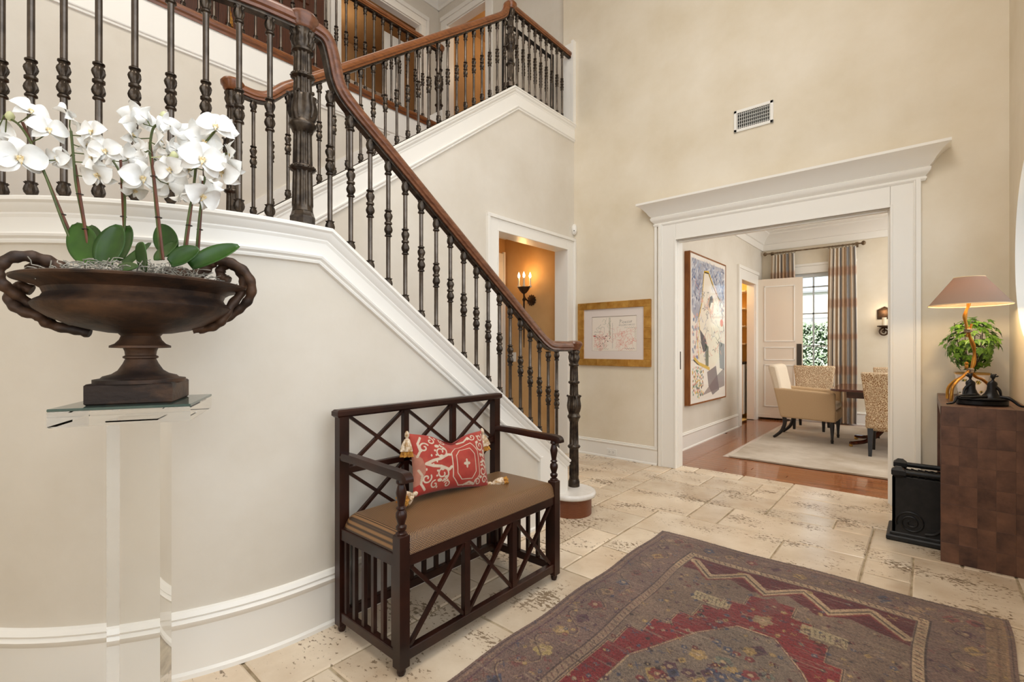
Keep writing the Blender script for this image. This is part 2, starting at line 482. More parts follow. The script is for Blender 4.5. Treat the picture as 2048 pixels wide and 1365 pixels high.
class Paint:
    """colours for the vertices of a flat pattern, in pattern coordinates"""
    def __init__(s, P, base):
        s.P = np.asarray(P, float); s.c = np.tile(np.array(base[:3]), (len(s.P), 1)).astype(float)
    def near(s, x0, y0, x1, y1):
        p = s.P; return np.nonzero((p[:, 0] >= x0) & (p[:, 0] <= x1) & (p[:, 1] >= y0) & (p[:, 1] <= y1))[0]
    def stroke(s, pts, w, c, a=1.0):
        pts = np.asarray(pts, float); i = s.near(pts[:, 0].min() - w, pts[:, 1].min() - w, pts[:, 0].max() + w, pts[:, 1].max() + w)
        if not len(i): return
        q = s.P[i]; d = np.full(len(i), 9.0)
        for k in range(len(pts) - 1):
            A, B = pts[k], pts[k + 1]; ab = B - A; L = max(1e-12, ab @ ab)
            t = np.clip(((q - A) @ ab) / L, 0, 1); d = np.minimum(d, np.hypot(*(q - A - t[:, None] * ab).T))
        j = i[d < w / 2]; s.c[j] = s.c[j] * (1 - a) + np.array(c[:3]) * a
    def poly(s, pts, c, a=1.0):
        pts = np.asarray(pts, float); i = s.near(pts[:, 0].min(), pts[:, 1].min(), pts[:, 0].max(), pts[:, 1].max())
        if not len(i): return
        x, y = s.P[i].T; ins = np.zeros(len(i), bool)
        for k in range(len(pts)):
            (x0, y0), (x1, y1) = pts[k - 1], pts[k]
            if y0 == y1: continue
            ins ^= ((y0 > y) != (y1 > y)) & (x < (x1 - x0) * (y - y0) / (y1 - y0) + x0)
        j = i[ins]; s.c[j] = s.c[j] * (1 - a) + np.array(c[:3]) * a
    def rect(s, x0, y0, x1, y1, c, a=1.0):
        j = s.near(x0, y0, x1, y1); s.c[j] = s.c[j] * (1 - a) + np.array(c[:3]) * a
    def ell(s, x, y, rx, ry, c, a=1.0):
        i = s.near(x - rx, y - ry, x + rx, y + ry)
        if not len(i): return
        q = s.P[i]; j = i[((q[:, 0] - x) / rx) ** 2 + ((q[:, 1] - y) / ry) ** 2 < 1]; s.c[j] = s.c[j] * (1 - a) + np.array(c[:3]) * a
    def put(s, me):
        at = me.color_attributes.new('Col', 'FLOAT_COLOR', 'POINT')
        at.data.foreach_set('color', np.concatenate([s.c, np.ones((len(s.c), 1))], 1).astype(np.float32).ravel())
# ================================================================== the setting
def struct(name, g, m, parent=None, **kw):
    o = obj(name, g, m, parent, **kw)
    if not parent: o['kind'] = 'structure'
    return o

CX, CY = -3.04, 0.95                 # centre of the half-round stair landing
XA, XB = -1.98, -3.10                # rail lines of the lower and the upper flight
def zA(y): return 1.713 if y < 1.041 else 1.702 - 0.725 * (y - 1.056)      # curb top, lower flight
def zB(y): return 3.782 if y > 3.546 else 2.0 + 0.7504 * (y - 1.158)      # curb top, upper flight
Y_BACK, X_RIGHT, CEIL = 4.63, 0.43, 6.4

# ---- back wall with the wide cased opening
g = G()
g.box(-3.22, Y_BACK, 0, -1.87, 4.78, CEIL); g.box(-0.2, Y_BACK, 0, X_RIGHT + 0.8, 4.78, CEIL); g.box(-1.87, Y_BACK, 2.265, -0.2, 4.78, CEIL)
struct('wall_back', g, 'plaster_tan')
# ---- side wall behind the console, with the tall entry opening beside the camera
g = G()
RWC, RWR = (3.82, 1.77), 0.54                                              # round window
n = 64
ang = [2 * math.pi * (k + 0.5) / n for k in range(n)]
ring = [(RWC[0] + RWR * math.cos(a), RWC[1] + RWR * math.sin(a)) for a in ang]
yb0, yb1, zb0, zb1 = 2.7, Y_BACK, 0.0, 3.4
def to_box(a):
    c, s = math.cos(a), math.sin(a)
    t = min(((yb1 if c > 0 else yb0) - RWC[0]) / c if abs(c) > 1e-9 else 1e9, ((zb1 if s > 0 else zb0) - RWC[1]) / s if abs(s) > 1e-9 else 1e9)
    return (RWC[0] + t * c, RWC[1] + t * s)
rim = [to_box(a) for a in ang]
for x in (X_RIGHT, 0.63):
    vs = [(x, y, z) for y, z in ring] + [(x, y, z) for y, z in rim]
    g.add(vs, [(k, (k + 1) % n, n + (k + 1) % n, n + k) for k in range(n)])
    for (cy, cz) in ((yb0, zb0), (yb1, zb0), (yb1, zb1), (yb0, zb1)):           # corners
        ca = math.atan2(cz - RWC[1], cy - RWC[0]) % (2 * math.pi)
        k = max(i for i in range(-1, n) if (ang[i] if i >= 0 else ang[-1] - 2 * math.pi) <= ca)
        p, q = rim[k], rim[(k + 1) % n]
        g.add([(x, p[0], p[1]), (x, cy, cz), (x, q[0], q[1])], [(0, 1, 2)])
vs = [(X_RIGHT, y, z) for y, z in ring] + [(0.63, y, z) for y, z in ring]
g.box(X_RIGHT, 2.7, 3.4, 0.63, Y_BACK, CEIL); g.box(X_RIGHT, -2.6, 0, 0.63, -1.2, CEIL); g.box(X_RIGHT, -1.2, 5.4, 0.63, 2.7, CEIL); g.box(X_RIGHT, -1.2, 0, 0.63, 2.7, 1.0)
struct('wall_right', g, 'plaster_tan')
rw = empty('window_2', (X_RIGHT, RWC[0], RWC[1]), kind='structure')
g = G(); g.add(vs, [(k, (k + 1) % n, n + (k + 1) % n, n + k) for k in range(n)]); obj('reveal', g, 'trim_white', rw, smooth=True, angle=60)
g = G(); g.tube([(0.60, RWC[0] + (RWR - 0.01) * math.cos(a), RWC[1] + (RWR - 0.01) * math.sin(a)) for a in ang], 0.018, 8, closed=True); obj('frame', g, 'window_paint', rw, smooth=True)
g = G(); g.prism([(RWC[0] + (RWR - 0.005) * math.cos(a), RWC[1] + (RWR - 0.005) * math.sin(a)) for a in ang], 'X', 0.598, 0.602); obj('pane', g, 'pane', rw)
g = G(); g.box(-5.7, -2.75, 0, 0.63, -2.6, 1.0); g.box(-5.7, -2.75, 2.8, 0.63, -2.6, CEIL); g.box(-5.7, -2.75, 1.0, -1.2, -2.6, 2.8); g.box(0.3, -2.75, 1.0, 0.63, -2.6, 2.8)
struct('wall_front', g, 'plaster')
g = G(); g.box(-5.8, -2.75, CEIL, 1.3, 5.0, CEIL + 0.1)
struct('ceiling', g, 'ceiling_white')
# ---- wall under the upper flight, with the side hall doorway
g = G()
poly = [(CY, 0), (3.317, 0), (3.317, 2.305), (4.464, 2.305), (4.464, 0), (4.63, 0), (4.63, 3.72), (3.54, 3.72), (CY + 0.09, zB(CY + 0.09) - 0.06), (CY, 1.6)]
g.prism(poly, 'X', -3.22, -3.07)
struct('wall_left', g, 'plaster')
# ---- far wall of the stairwell, under the gallery
g = G(); g.box(-4.25, -2.6, 0, -4.15, 4.60, 3.42)
struct('wall_stairwell', g, 'plaster')
# ---- gallery walls
g = G(); g.box(-5.65, -2.6, 3.4, -5.55, 3.10, CEIL); g.box(-5.65, 4.35, 3.4, -5.55, 4.85, CEIL); g.box(-5.65, 3.10, 5.90, -5.55, 4.35, CEIL)
struct('wall_gallery', g, 'plaster')
g = G(); g.box(-5.55, 4.70, 3.4, -5.35, 4.82, CEIL); g.box(-4.55, 4.70, 3.4, -3.22, 4.82, CEIL); g.box(-5.35, 4.70, 5.98, -4.55, 4.82, CEIL)
struct('wall_landing', g, 'plaster')

# ---- curved plaster wall below the half-round landing and straight wall below the lower flight
def arc(r, z, a0, a1, n=40):
    return [(CX + r * math.cos(R_(a0 + (a1 - a0) * i / n)), CY + r * math.sin(R_(a0 + (a1 - a0) * i / n)), z) for i in range(n + 1)]
g = G()
po, pi_ = arc(1.085, 0, 0, -91, 28), arc(0.985, 0, 0, -91, 28)
n = len(po)
vs = [p for p in po] + [(x, y, 1.69) for x, y, _ in po] + [p for p in pi_] + [(x, y, 1.69) for x, y, _ in pi_]
fs = []
for i in range(n - 1):
    fs += [(i, i + 1, n + i + 1, n + i), (2 * n + i + 1, 2 * n + i, 3 * n + i, 3 * n + i + 1), (n + i, n + i + 1, 3 * n + i + 1, 3 * n + i)]
g.add(vs, fs)
g.prism([(CY, 0), (2.851, 0), (2.851, zA(2.851) - 0.02), (1.05, 1.69), (CY, 1.69)], 'X', -2.055, -1.955)
struct('wall_stair', g, 'plaster', smooth=True, angle=30)

# ---- wall that closes the landing beyond the balustrade
g = G(); g.box(-4.25, -0.25, 0, -3.055, -0.115, 3.42); struct('wall_landing_front', g, 'plaster')

# ---- white string board, cap and mouldings of the lower flight and landing
def rail_path_A(off, x, y_end):
    """along the half-round and down the slope, `off` below the curb top"""
    P, O = [], []
    for q in arc(1.0, 1.713 - off, -91, 0, 28):
        d = Vector((q[0] - CX, q[1] - CY, 0)).normalized()
        P.append(V(CX + d.x * (CX * -1 + x), CY + d.y * (CX * -1 + x), q[2])); O.append(d)
    yk = 1.041 - off * 0.35
    P.append(V(x, yk, 1.713 - off)); O.append(V(1, 0, 0))
    P.append(V(x, y_end, 1.713 - off * 1.36 - 0.725 * (y_end - 1.041))); O.append(V(1, 0, 0))
    return P, O
g = G()
P, O = rail_path_A(0.0, -1.955, 2.86)
g.sweep([(-0.115, -0.024), (0.030, -0.024), (0.038, -0.016), (0.038, -0.006), (0.030, 0), (-0.115, 0)], P, O)
struct('trim_1', g, 'trim_white', smooth=True, angle=25)                                   # cap
g = G()
P, O = rail_path_A(0.024, -1.955, 2.856)
g.sweep([(0, 0), (0, -0.045), (0.010, -0.045), (0.014, -0.034), (0.013, -0.028), (0.026, -0.012), (0.030, 0)], P, O)
struct('trim_2', g, 'trim_white', smooth=True, angle=25)                                   # bed mould under the cap
g = G()                                                                                     # string board
P0, O0 = rail_path_A(0.02, -1.955, 2.845); P1, _ = rail_path_A(0.135, -1.955, 2.56)
n = len(P0); th = 0.010
vs = [p + o * th for p, o in zip(P0, O0)] + [p + o * th for p, o in zip(P1, O0)] + [p - o * 0.002 for p, o in zip(P0, O0)] + [p - o * 0.002 for p, o in zip(P1, O0)]
fs = []
for i in range(n - 1):
    fs += [(i, n + i, n + i + 1, i + 1), (n + i, 3 * n + i, 3 * n + i + 1, n + i + 1)]
g.add(vs, fs)
zt = zA(2.852)
g.prism([(2.55, 0), (2.851, 0), (2.851, zt - 0.03), (2.55, zA(2.55) - 0.1)], 'X', -1.957, -1.9452)
struct('trim_3', g, 'trim_white', smooth=True, angle=25)
g = G()                                                                                     # lower moulding
P, O = rail_path_A(0.120, -1.955, 2.535)
P[-1] = V(-1.955, 2.535, P[-1].z)
prof = [(0.0, 0.0), (0.018, 0.0), (0.024, -0.006), (0.022, -0.014), (0.012, -0.022), (0.016, -0.028), (0.014, -0.036), (0.0, -0.040)]
g.sweep(prof, P, O)
g.bar((-1.945, 2.535, 0.0), (-1.945, 2.535, P[-1].z), 0.035, 0.022, up=(1, 0, 0))
struct('trim_4', g, 'trim_white', smooth=True, angle=25)
g = G()                                                                                     # baseboard of the curved wall
pts = arc(1.085, 0, -91, 0, 28) + [(-1.955, 2.52, 0)]
O = [Vector((p[0] - CX, p[1] - CY, 0)).normalized() for p in pts[:-1]] + [V(1, 0, 0)]
g.sweep([(-0.002, 0), (0.016, 0), (0.016, 0.185), (-0.002, 0.185)], pts, O)
g.sweep([(0.0, 0.185), (0.016, 0.180), (0.026, 0.192), (0.030, 0.204), (0.020, 0.214), (0.024, 0.222), (0.012, 0.236), (0, 0.240)], pts, O)
g.sweep([(0.016, 0), (0.028, 0), (0.026, 0.014), (0.016, 0.022)], pts, O)
struct('baseboard_stair', g, 'trim_white', smooth=True, angle=25)

# ---- cap, string board and mouldings of the upper flight
def rail_path_B(off, x, y0=1.03, y1=4.63):
    yk = 3.546 + off * 0.36
    return [V(x, y0, zB(y0) - off * 1.25), V(x, yk, 3.782 - off), V(x, y1, 3.782 - off)]
OX = V(1, 0, 0)
g = G(); g.sweep([(-0.125, -0.024), (0.028, -0.024), (0.036, -0.016), (0.036, -0.006), (0.028, 0), (-0.125, 0)], rail_path_B(0, -3.07), OX)
struct('trim_5', g, 'trim_white')
g = G(); g.sweep([(0, 0), (0, -0.045), (0.010, -0.045), (0.014, -0.034), (0.013, -0.028), (0.026, -0.012), (0.028, 0)], rail_path_B(0.024, -3.07), OX)
struct('trim_6', g, 'trim_white')
g = G(); A, B = rail_path_B(0.02, -3.07), rail_path_B(0.185, -3.07)
g.prism([(p.y, p.z) for p in A] + [(p.y, p.z) for p in reversed(B)], 'X', -3.075, -3.060)
struct('trim_7', g, 'trim_white')
g = G(); g.sweep(prof, rail_path_B(0.170, -3.07), OX)
struct('trim_8', g, 'trim_white')
g = G(); g.box(-3.19, 4.585, 3.77, -3.055, 4.632, 4.715); g.box(-3.075, 4.575, 3.77, -3.045, 4.632, 4.735)
struct('trim_9', g, 'trim_white')                                                           # end board of the landing rail

# ---- gallery and landing floors, white edge band, wooden nosing
g = G(); g.box(-5.6, -2.6, 3.42, -4.15, 4.75, 3.68); g.box(-4.2, 3.55, 3.42, -3.10, 4.75, 3.68)
struct('floor_gallery', g, 'plank')
g = G(); g.box(-4.152, -2.6, 3.41, -4.13, 3.56, 3.645)
g.sweep(prof, [V(-4.15, -2.6, 3.42), V(-4.15, 3.56, 3.42)], OX)
struct('trim_10', g, 'trim_white')
g = G(); g.sweep([(0, 0), (0.012, -0.004), (0.018, 0.012), (0.034, 0.020), (0.040, 0.034), (0.040, 0.052), (0.030, 0.062), (-0.10, 0.062), (-0.10, 0)], [V(-4.13, -2.6, 3.645), V(-4.13, 3.57, 3.645)], OX)
struct('trim_11', g, 'rail_oak')

# ---- stairs: treads and risers
st = empty('staircase', (-2.5, 2.9, 0), label='two-flight staircase with a half-round landing and white closed strings', cat='staircase')
rise, run = 0.16, 0.2207
for k in range(10):
    y1 = 2.937 - k * run
    g = G(); g.box(-3.07, y1 - 0.02, k * rise, -2.055, y1, (k + 1) * rise - 0.03)
    if k: obj('riser', g, 'trim_white', st)
    if k < 9:
        g = G(); g.cbox(-3.07, y1 - run - 0.02, (k + 1) * rise - 0.03, -2.055, y1 + 0.02, (k + 1) * rise, 0.006)
        if k: obj('tread', g, 'rail_oak', st)
g = G()
pts = [(CX + 1.0 * math.cos(R_(a)), CY + 1.0 * math.sin(R_(a))) for a in range(0, -91, -6)] + [(-4.15, CY - 1.0), (-4.15, CY)]
g.prism(pts, 'Z', 1.56, 1.60)
obj('landing', g, 'rail_oak', st)
for k in range(13):
    y0 = CY + 0.02 + k * 0.2155; z0 = 1.6 + k * 0.16
    g = G(); g.box(-4.15, y0, z0, -3.22, y0 + 0.02, z0 + 0.13); obj('riser', g, 'trim_white', st)
    if k < 12:
        g = G(); g.cbox(-4.15, y0 - 0.02, z0 + 0.13, -3.22, y0 + 0.24, z0 + 0.16, 0.006); obj('tread', g, 'rail_oak', st)
g = G()                                                                                     # wall string of the upper flight
g.prism([(1.0, 1.84), (3.55, 3.75), (3.55, 3.90), (1.0, 1.99)], 'X', -4.151, -4.132)
obj('wall_string', g, 'trim_white', st)
# bottom step: wooden drum riser with a marble top
def step_outline(r):
    pts = [(-2.70, 3.00 + r), (-2.70, 2.86)]
    pts = [(-2.70, 2.93 + r)]
    c = (-1.955, 2.905)
    pts += [(c[0] + r * math.cos(R_(a)), c[1] + r * math.sin(R_(a))) for a in range(90, -91, -10)]
    pts += [(-2.05, c[1] - r), (-2.70, 2.80)]
    return pts
g = G(); g.prism(step_outline(0.150), 'Z', 0, 0.128); obj('riser', g, 'riser_wood', st, smooth=True, angle=30, label='curved brown wood riser of the bottom step')
g = G(); g.prism(step_outline(0.182), 'Z', 0.126, 0.165); obj('tread', g, 'marble', st, smooth=True, angle=50, bevel=0.014, label='rounded white marble tread of the bottom step')

# ---- stone floor: slabs on a grout bed
fl = G(); fl.box(-4.2, -2.6, -0.05, 1.2, 4.79, -0.006)
floor = struct('floor', fl, 'grout')
random.seed(11)
U = 0.205
nx, ny = 23, 37
ox, oy = -4.15, -2.79
occ = [[False] * ny for _ in range(nx)]
slab_mesh = {}
def slab(w, h):
    if (w, h) not in slab_mesh:
        a = 0.0045; W, H = w * U - a, h * U - a; c = 0.006
        g = G(); vs = []
        rr = random.Random(w * 10 + h)
        outline = []
        for (x0, y0, x1, y1) in ((a, a, W, a), (W, a, W, H), (W, H, a, H), (a, H, a, a)):
            for t in (0, 0.33, 0.66):
                j = 0 if t == 0 else rr.uniform(-0.0025, 0.0025)
                dx, dy = (0, j) if y0 == y1 else (j, 0)
                outline.append((x0 + (x1 - x0) * t + dx, y0 + (y1 - y0) * t + dy))
        cx, cy = (a + W) / 2, (a + H) / 2
        for z, s in ((-0.02, 0), (-0.004, 0), (0, c)):
            for x, y in outline:
                k = Vector((cx - x, cy - y)).normalized() * s * 1.3
                vs.append((x + k.x, y + k.y, z))
        n = len(outline)
        fs = [tuple(range(2 * n, 3 * n))]
        for k in range(2):
            for i in range(n):
                fs.append((k * n + i, k * n + (i + 1) % n, (k + 1) * n + (i + 1) % n, (k + 1) * n + i))
        g.add(vs, fs)
        me = g.mesh('stone_slab'); me.materials.append(MATS['stone']); slab_mesh[(w, h)] = me
    return slab_mesh[(w, h)]
def in_room(x, y, w, h):
    xa, ya, xb, yb = ox + x * U, oy + y * U, ox + (x + w) * U, oy + (y + h) * U
    if xa > 0.42 or ya < -0.7: return False
    if xb < -2.0 and yb < 0.75: return False
    if xb < -1.96 and yb < 2.75: return False
    return True
sizes = [(3, 2), (2, 3), (2, 2), (2, 2), (3, 2), (2, 1), (1, 2), (1, 1), (2, 3), (4, 2), (3, 3)]
for j in range(ny):
    for i in range(nx):
        if occ[i][j]: continue
        opts = sizes[:]; random.shuffle(opts)
        opts += [(2, 1), (1, 2), (1, 1)]
        for w, h in opts:
            if i + w > nx or j + h > ny: continue
            if any(occ[i + a][j + b] for a in range(w) for b in range(h)): continue
            for a in range(w):
                for b in range(h): occ[i + a][j + b] = True
            if in_room(i, j, w, h):
                o = bpy.data.objects.new('stone_slab', slab(w, h)); COL.objects.link(o); o.parent = floor
                o.location = (ox + i * U, oy + j * U, 0)
            break

# ---- baseboards and casings of the foyer
def base_run(name, p0, p1, out, m='trim_white', h=0.150):
    g = G(); pr = [V(*p0), V(*p1)]
    g.sweep([(-0.002, 0), (0.014, 0), (0.014, h), (-0.002, h)], pr, V(*out))
    g.sweep([(0.0, h - 0.004), (0.014, h - 0.004), (0.024, h + 0.008), (0.024, h + 0.016), (0.014, h + 0.022), (0.016, h + 0.030), (0.0, h + 0.036)], pr, V(*out))
    g.sweep([(0.014, 0), (0.026, 0), (0.024, 0.012), (0.014, 0.02)], pr, V(*out))
    return struct(name, g, m)
base_run('baseboard_back', (-3.07, Y_BACK, 0), (-2.055, Y_BACK, 0), (0, -1, 0))
base_run('baseboard_right', (-0.035, Y_BACK, 0), (X_RIGHT, Y_BACK, 0), (0, -1, 0))
base_run('baseboard_hall', (-3.07, 3.05, 0), (-3.07, 3.163, 0), (1, 0, 0))
g = G(); g.box(-2.083, 4.610, 0.15, -2.057, 4.632, 2.43); struct('trim_12', g, 'trim_white')

def casing_face(y, x0, x1, ztop, w, outn=-1):
    """flat casing with a backband, on a wall y = const; opening x0..x1, head at ztop"""
    g = G()
    def leg(xa, xb):
        g.box(min(xa, xb), y + outn * 0.020, 0, max(xa, xb), y + 0.002, ztop + w - 0.001)
    s = 1
    for xi, sg in ((x0, -1), (x1, 1)):
        leg(xi + sg * 0.001, xi + sg * (w - 0.001))
        xo = xi + sg * w
        g.box(min(xo, xo - sg * 0.030), y + outn * 0.036, 0, max(xo, xo - sg * 0.030), y, ztop + w)       # backband
        g.box(min(xo - sg * 0.030, xo - sg * 0.040), y + outn * 0.028, 0, max(xo - sg * 0.030, xo - sg * 0.040), y, ztop + w)
        g.box(min(xi, xi + sg * 0.016), y + outn * 0.028, 0, max(xi, xi + sg * 0.016), y, ztop + 0.02)
    g.box(x0, y + outn * 0.020, ztop, x1, y + 0.002, ztop + w)
    g.box(x0, y + outn * 0.0275, ztop, x1, y, ztop + 0.016)
    return g
g = casing_face(Y_BACK, -1.86, -0.2, 2.265, 0.178)
g.box(-1.885, 4.631, 0, -1.8595, 4.785, 2.27); g.box(-0.205, 4.63, 0, -0.188, 4.785, 2.27); g.box(-1.87, 4.631, 2.2645, -0.20, 4.785, 2.275)
g.box(-1.863, 4.655, 0, -1.853, 4.685, 2.25); g.box(-0.216, 4.655, 0, -0.204, 4.685, 2.25); g.box(-1.853, 4.655, 2.245, -0.216, 4.685, 2.257)
struct('trim_13', g, 'trim_white', bevel=0.003)
lt = obj('latch_plate', G().cbox(-1.861, 4.715, 0.98, -1.857, 4.735, 1.16, 0.001), 'plate_dark', label='small dark latch plate on the jamb of the dining opening', cat='latch plate')
g = G()                                                                                     # cornice over the opening, with returns
cor = [(0.0, 0.0), (0.022, 0.0), (0.030, 0.014), (0.030, 0.026), (0.022, 0.032), (0.040, 0.050), (0.052, 0.066), (0.056, 0.086), (0.046, 0.094), (0.050, 0.100),
       (0.064, 0.112), (0.084, 0.146), (0.116, 0.182), (0.142, 0.202), (0.160, 0.212), (0.160, 0.232), (0.0, 0.232)]
vs, fs = [], []
x0, x1, zc = -2.06, -0.02, 2.425
secs = []
for a, b in cor: secs.append((a, b))
ring = []
for k, (xx, dirx) in enumerate(((x0, -1), (x0, -1), (x1, 1), (x1, 1))):
    for a, b in cor:
        if k == 0: vs.append((x0 - a, Y_BACK, zc + b))
        elif k == 1: vs.append((x0 - a, Y_BACK - a, zc + b))
        elif k == 2: vs.append((x1 + a, Y_BACK - a, zc + b))
        else: vs.append((x1 + a, Y_BACK, zc + b))
n = len(cor)
for k in range(3):
    for i in range(n - 1):
        fs.append((k * n + i, k * n + i + 1, (k + 1) * n + i + 1, (k + 1) * n + i))
fs.append(tuple(k * n + n - 1 for k in range(4))); fs.append(tuple(k * n for k in range(4)))
g.add(vs, fs)
struct('trim_14', g, 'trim_white', smooth=True, angle=28)

# side hall doorway
g = G()
for y0, y1 in ((3.164, 3.316), (4.465, 4.627)):
    g.box(-3.072, y0, 0, -3.052, y1, 2.4205)
g.box(-3.072, 3.316, 2.306, -3.052, 4.465, 2.4205)
for ya, yb in ((3.163, 3.195), (4.596, 4.628)): g.box(-3.07, ya, 0, -3.036, yb, 2.42)
g.box(-3.07, 3.163, 2.42, -3.036, 4.628, 2.452)
for ya, yb in ((3.300, 3.317), (4.464, 4.481)): g.box(-3.07, ya, 0, -3.044, yb, 2.305)
g.box(-3.07, 3.300, 2.305, -3.044, 4.481, 2.322)
g.box(-3.225, 3.305, 0, -3.062, 3.3175, 2.31); g.box(-3.225, 4.4635, 0, -3.062, 4.476, 2.31); g.box(-3.225, 3.312, 2.3045, -3.062, 4.470, 2.315)
struct('trim_15', g, 'trim_white', bevel=0.003)

# side hall: amber walls, ceiling, door casing
g = G(); g.box(-4.15, 4.60, 0, -3.22, 4.70, 2.62); struct('wall_hall', g, 'hall_orange')
g = G(); g.box(-4.151, 3.0, 0, -4.12, 4.60, 2.62); struct('wall_hall_end', g, 'hall_orange')
g = G(); g.box(-4.15, 3.0, 2.60, -3.22, 4.60, 2.64); struct('ceiling_hall', g, 'ceiling_white')
g = G()
for ya, yb in ((4.44, 4.55), (3.45, 3.56)): g.box(-4.121, ya, 0, -4.10, yb, 2.30)
g.box(-4.121, 3.45, 2.30, -4.10, 4.55, 2.41); g.box(-4.121, 4.55, 0, -4.085, 4.578, 2.43)
struct('trim_16', g, 'trim_white', bevel=0.003)
hd = empty('door_1', (-4.11, 3.96, 0), kind='structure')
g = G(); g.cbox(-4.121, 3.56, 0.01, -4.106, 4.44, 2.30); obj('leaf', g, 'door_paint', hd)
for za, zb in ((0.2, 0.95), (1.1, 2.18)):
    g = G(); g.cbox(-4.112, 3.68, za, -4.098, 4.32, zb, 0.006); obj('panel', g, 'door_paint', hd)

# gallery doorways and the rooms behind them
g = G()
for ya, yb in ((2.96, 3.10), (4.35, 4.45)): g.box(-5.552, ya, 3.68, -5.525, yb, 5.90)
g.box(-5.552, 2.96, 5.90, -5.525, 4.45, 6.0); g.box(-5.552, 4.45, 3.68, -5.51, 4.49, 6.0); g.box(-5.552, 2.95, 6.0, -5.51, 4.49, 6.06)
g.box(-5.65, 3.08, 3.68, -5.545, 3.11, 5.90); g.box(-5.65, 4.34, 3.68, -5.545, 4.37, 5.90); g.box(-5.65, 3.08, 5.885, -5.545, 4.37, 5.91)
struct('trim_17', g, 'trim_white', bevel=0.004)
g = G()
for xa, xb in ((-5.475, -5.35), (-4.55, -4.42)): g.box(xa, 4.675, 3.68, xb, 4.702, 5.98)
g.box(-5.475, 4.675, 5.98, -4.42, 4.702, 6.07); g.box(-5.48, 4.66, 6.07, -4.41, 4.702, 6.13)
g.box(-5.36, 4.695, 3.68, -5.34, 4.82, 5.98); g.box(-4.56, 4.695, 3.68, -4.54, 4.82, 5.98); g.box(-5.36, 4.695, 5.965, -4.54, 4.82, 5.99)
struct('trim_18', g, 'trim_white', bevel=0.004)
g = G()
g.sweep([(0, 0), (0.02, 0), (0.035, 0.03), (0.08, 0.08), (0.10, 0.12), (0, 0.12)], [V(-5.55, -2.6, CEIL - 0.12), V(-5.55, 4.70, CEIL - 0.12)], OX)
g.sweep([(0, 0), (0.02, 0), (0.035, 0.03), (0.08, 0.08), (0.10, 0.12), (0, 0.12)], [V(-5.55, 4.70, CEIL - 0.12), V(-3.22, 4.70, CEIL - 0.12)], V(0, -1, 0))
struct('trim_19', g, 'trim_white')
g = G()
g.box(-8.0, 2.6, 3.6, -5.6, 2.7, 6.4); g.box(-8.0, 4.9, 3.6, -5.6, 5.0, 6.4); g.box(-8.1, 2.6, 3.6, -8.0, 5.0, 6.4)
g.box(-8.0, 2.6, 6.25, -5.6, 5.0, 6.4); g.box(-8.0, 2.6, 3.58, -5.6, 5.0, 3.68); g.box(-8.0, 2.7, 5.6, -7.2, 4.9, 6.3); g.box(-6.7, 3.0, 4.0, -6.5, 3.1, 6.3)
struct('wall_bedroom', g, 'room_amber')
g = G(); g.box(-8.0, 2.7, 5.52, -7.14, 4.9, 5.62); g.box(-8.0, 3.2, 3.68, -7.9, 3.35, 5.6); g.box(-8.0, 4.3, 3.68, -7.9, 4.45, 5.6); g.box(-5.9, 3.95, 3.68, -5.86, 4.3, 5.75)
struct('trim_20', g, 'trim_white')
g = G()
g.box(-5.6, 6.6, 3.6, -3.2, 6.7, 6.4); g.box(-5.7, 4.82, 3.6, -5.55, 6.7, 6.4); g.box(-3.9, 4.82, 3.6, -3.8, 6.7, 6.4); g.box(-5.6, 4.82, 6.3, -3.2, 6.7, 6.4); g.box(-5.6, 4.82, 3.58, -3.2, 6.7, 3.68)
struct('wall_study', g, 'room_amber')
lamp('bedroom_lamp', 'POINT', 5, (-6.6, 3.7, 5.9), color=(1.0, 0.78, 0.52), radius=0.12)
lamp('study_lamp', 'POINT', 15, (-4.7, 5.6, 5.9), color=(1.0, 0.76, 0.46), radius=0.12)
# ================================================================== dining room shell
DX, DY, DC = -2.14, 9.10, 3.20
g = G(); g.box(DX - 0.12, 4.78, 0, DX, 7.815, DC); g.box(DX - 0.12, 8.62, 0, DX, DY, DC); g.box(DX - 0.12, 7.815, 2.25, DX, 8.62, DC)
struct('wall_dining', g, 'plaster')
WX0, WX1, WZ0, WZ1 = -1.86, -0.92, 0.62, 2.42
g = G(); g.box(DX - 0.12, DY, 0, WX0, DY + 0.16, DC); g.box(WX1, DY, 0, 2.3, DY + 0.16, DC); g.box(WX0, DY, 0, WX1, DY + 0.16, WZ0); g.box(WX0, DY, WZ1, WX1, DY + 0.16, DC)
struct('wall_window', g, 'plaster_tan')
g = G(); g.box(2.15, 4.78, 0, 2.3, DY, DC); struct('wall_dining_side', g, 'plaster')
g = G(); g.box(1.2, 4.63, 0, 2.3, 4.78, DC); struct('wall_dining_front', g, 'plaster')
g = G(); g.box(DX - 0.12, 4.78, DC, 2.3, DY + 0.16, DC + 0.1); struct('ceiling_dining', g, 'ceiling_white')
crown = [(0, 0), (0.018, 0), (0.024, 0.03), (0.024, 0.10), (0.040, 0.11), (0.060, 0.16), (0.120, 0.23), (0.150, 0.25), (0.150, 0.27), (0.22, 0.29), (0.22, 0.33), (0, 0.33)]
g = G()
g.sweep(crown, [V(DX, 4.78, DC - 0.33), V(DX, DY, DC - 0.33)], OX)
g.sweep(crown, [V(DX, DY, DC - 0.33), V(2.15, DY, DC - 0.33)], V(0, -1, 0))
struct('trim_21', g, 'trim_white', smooth=True, angle=20)
base_run('baseboard_dining', (DX, 4.78, 0), (DX, 7.66, 0), (1, 0, 0), h=0.165)
base_run('baseboard_window', (DX, DY, 0), (2.15, DY, 0), (0, -1, 0), h=0.165)
g = G()                                                                                     # pantry doorway casing
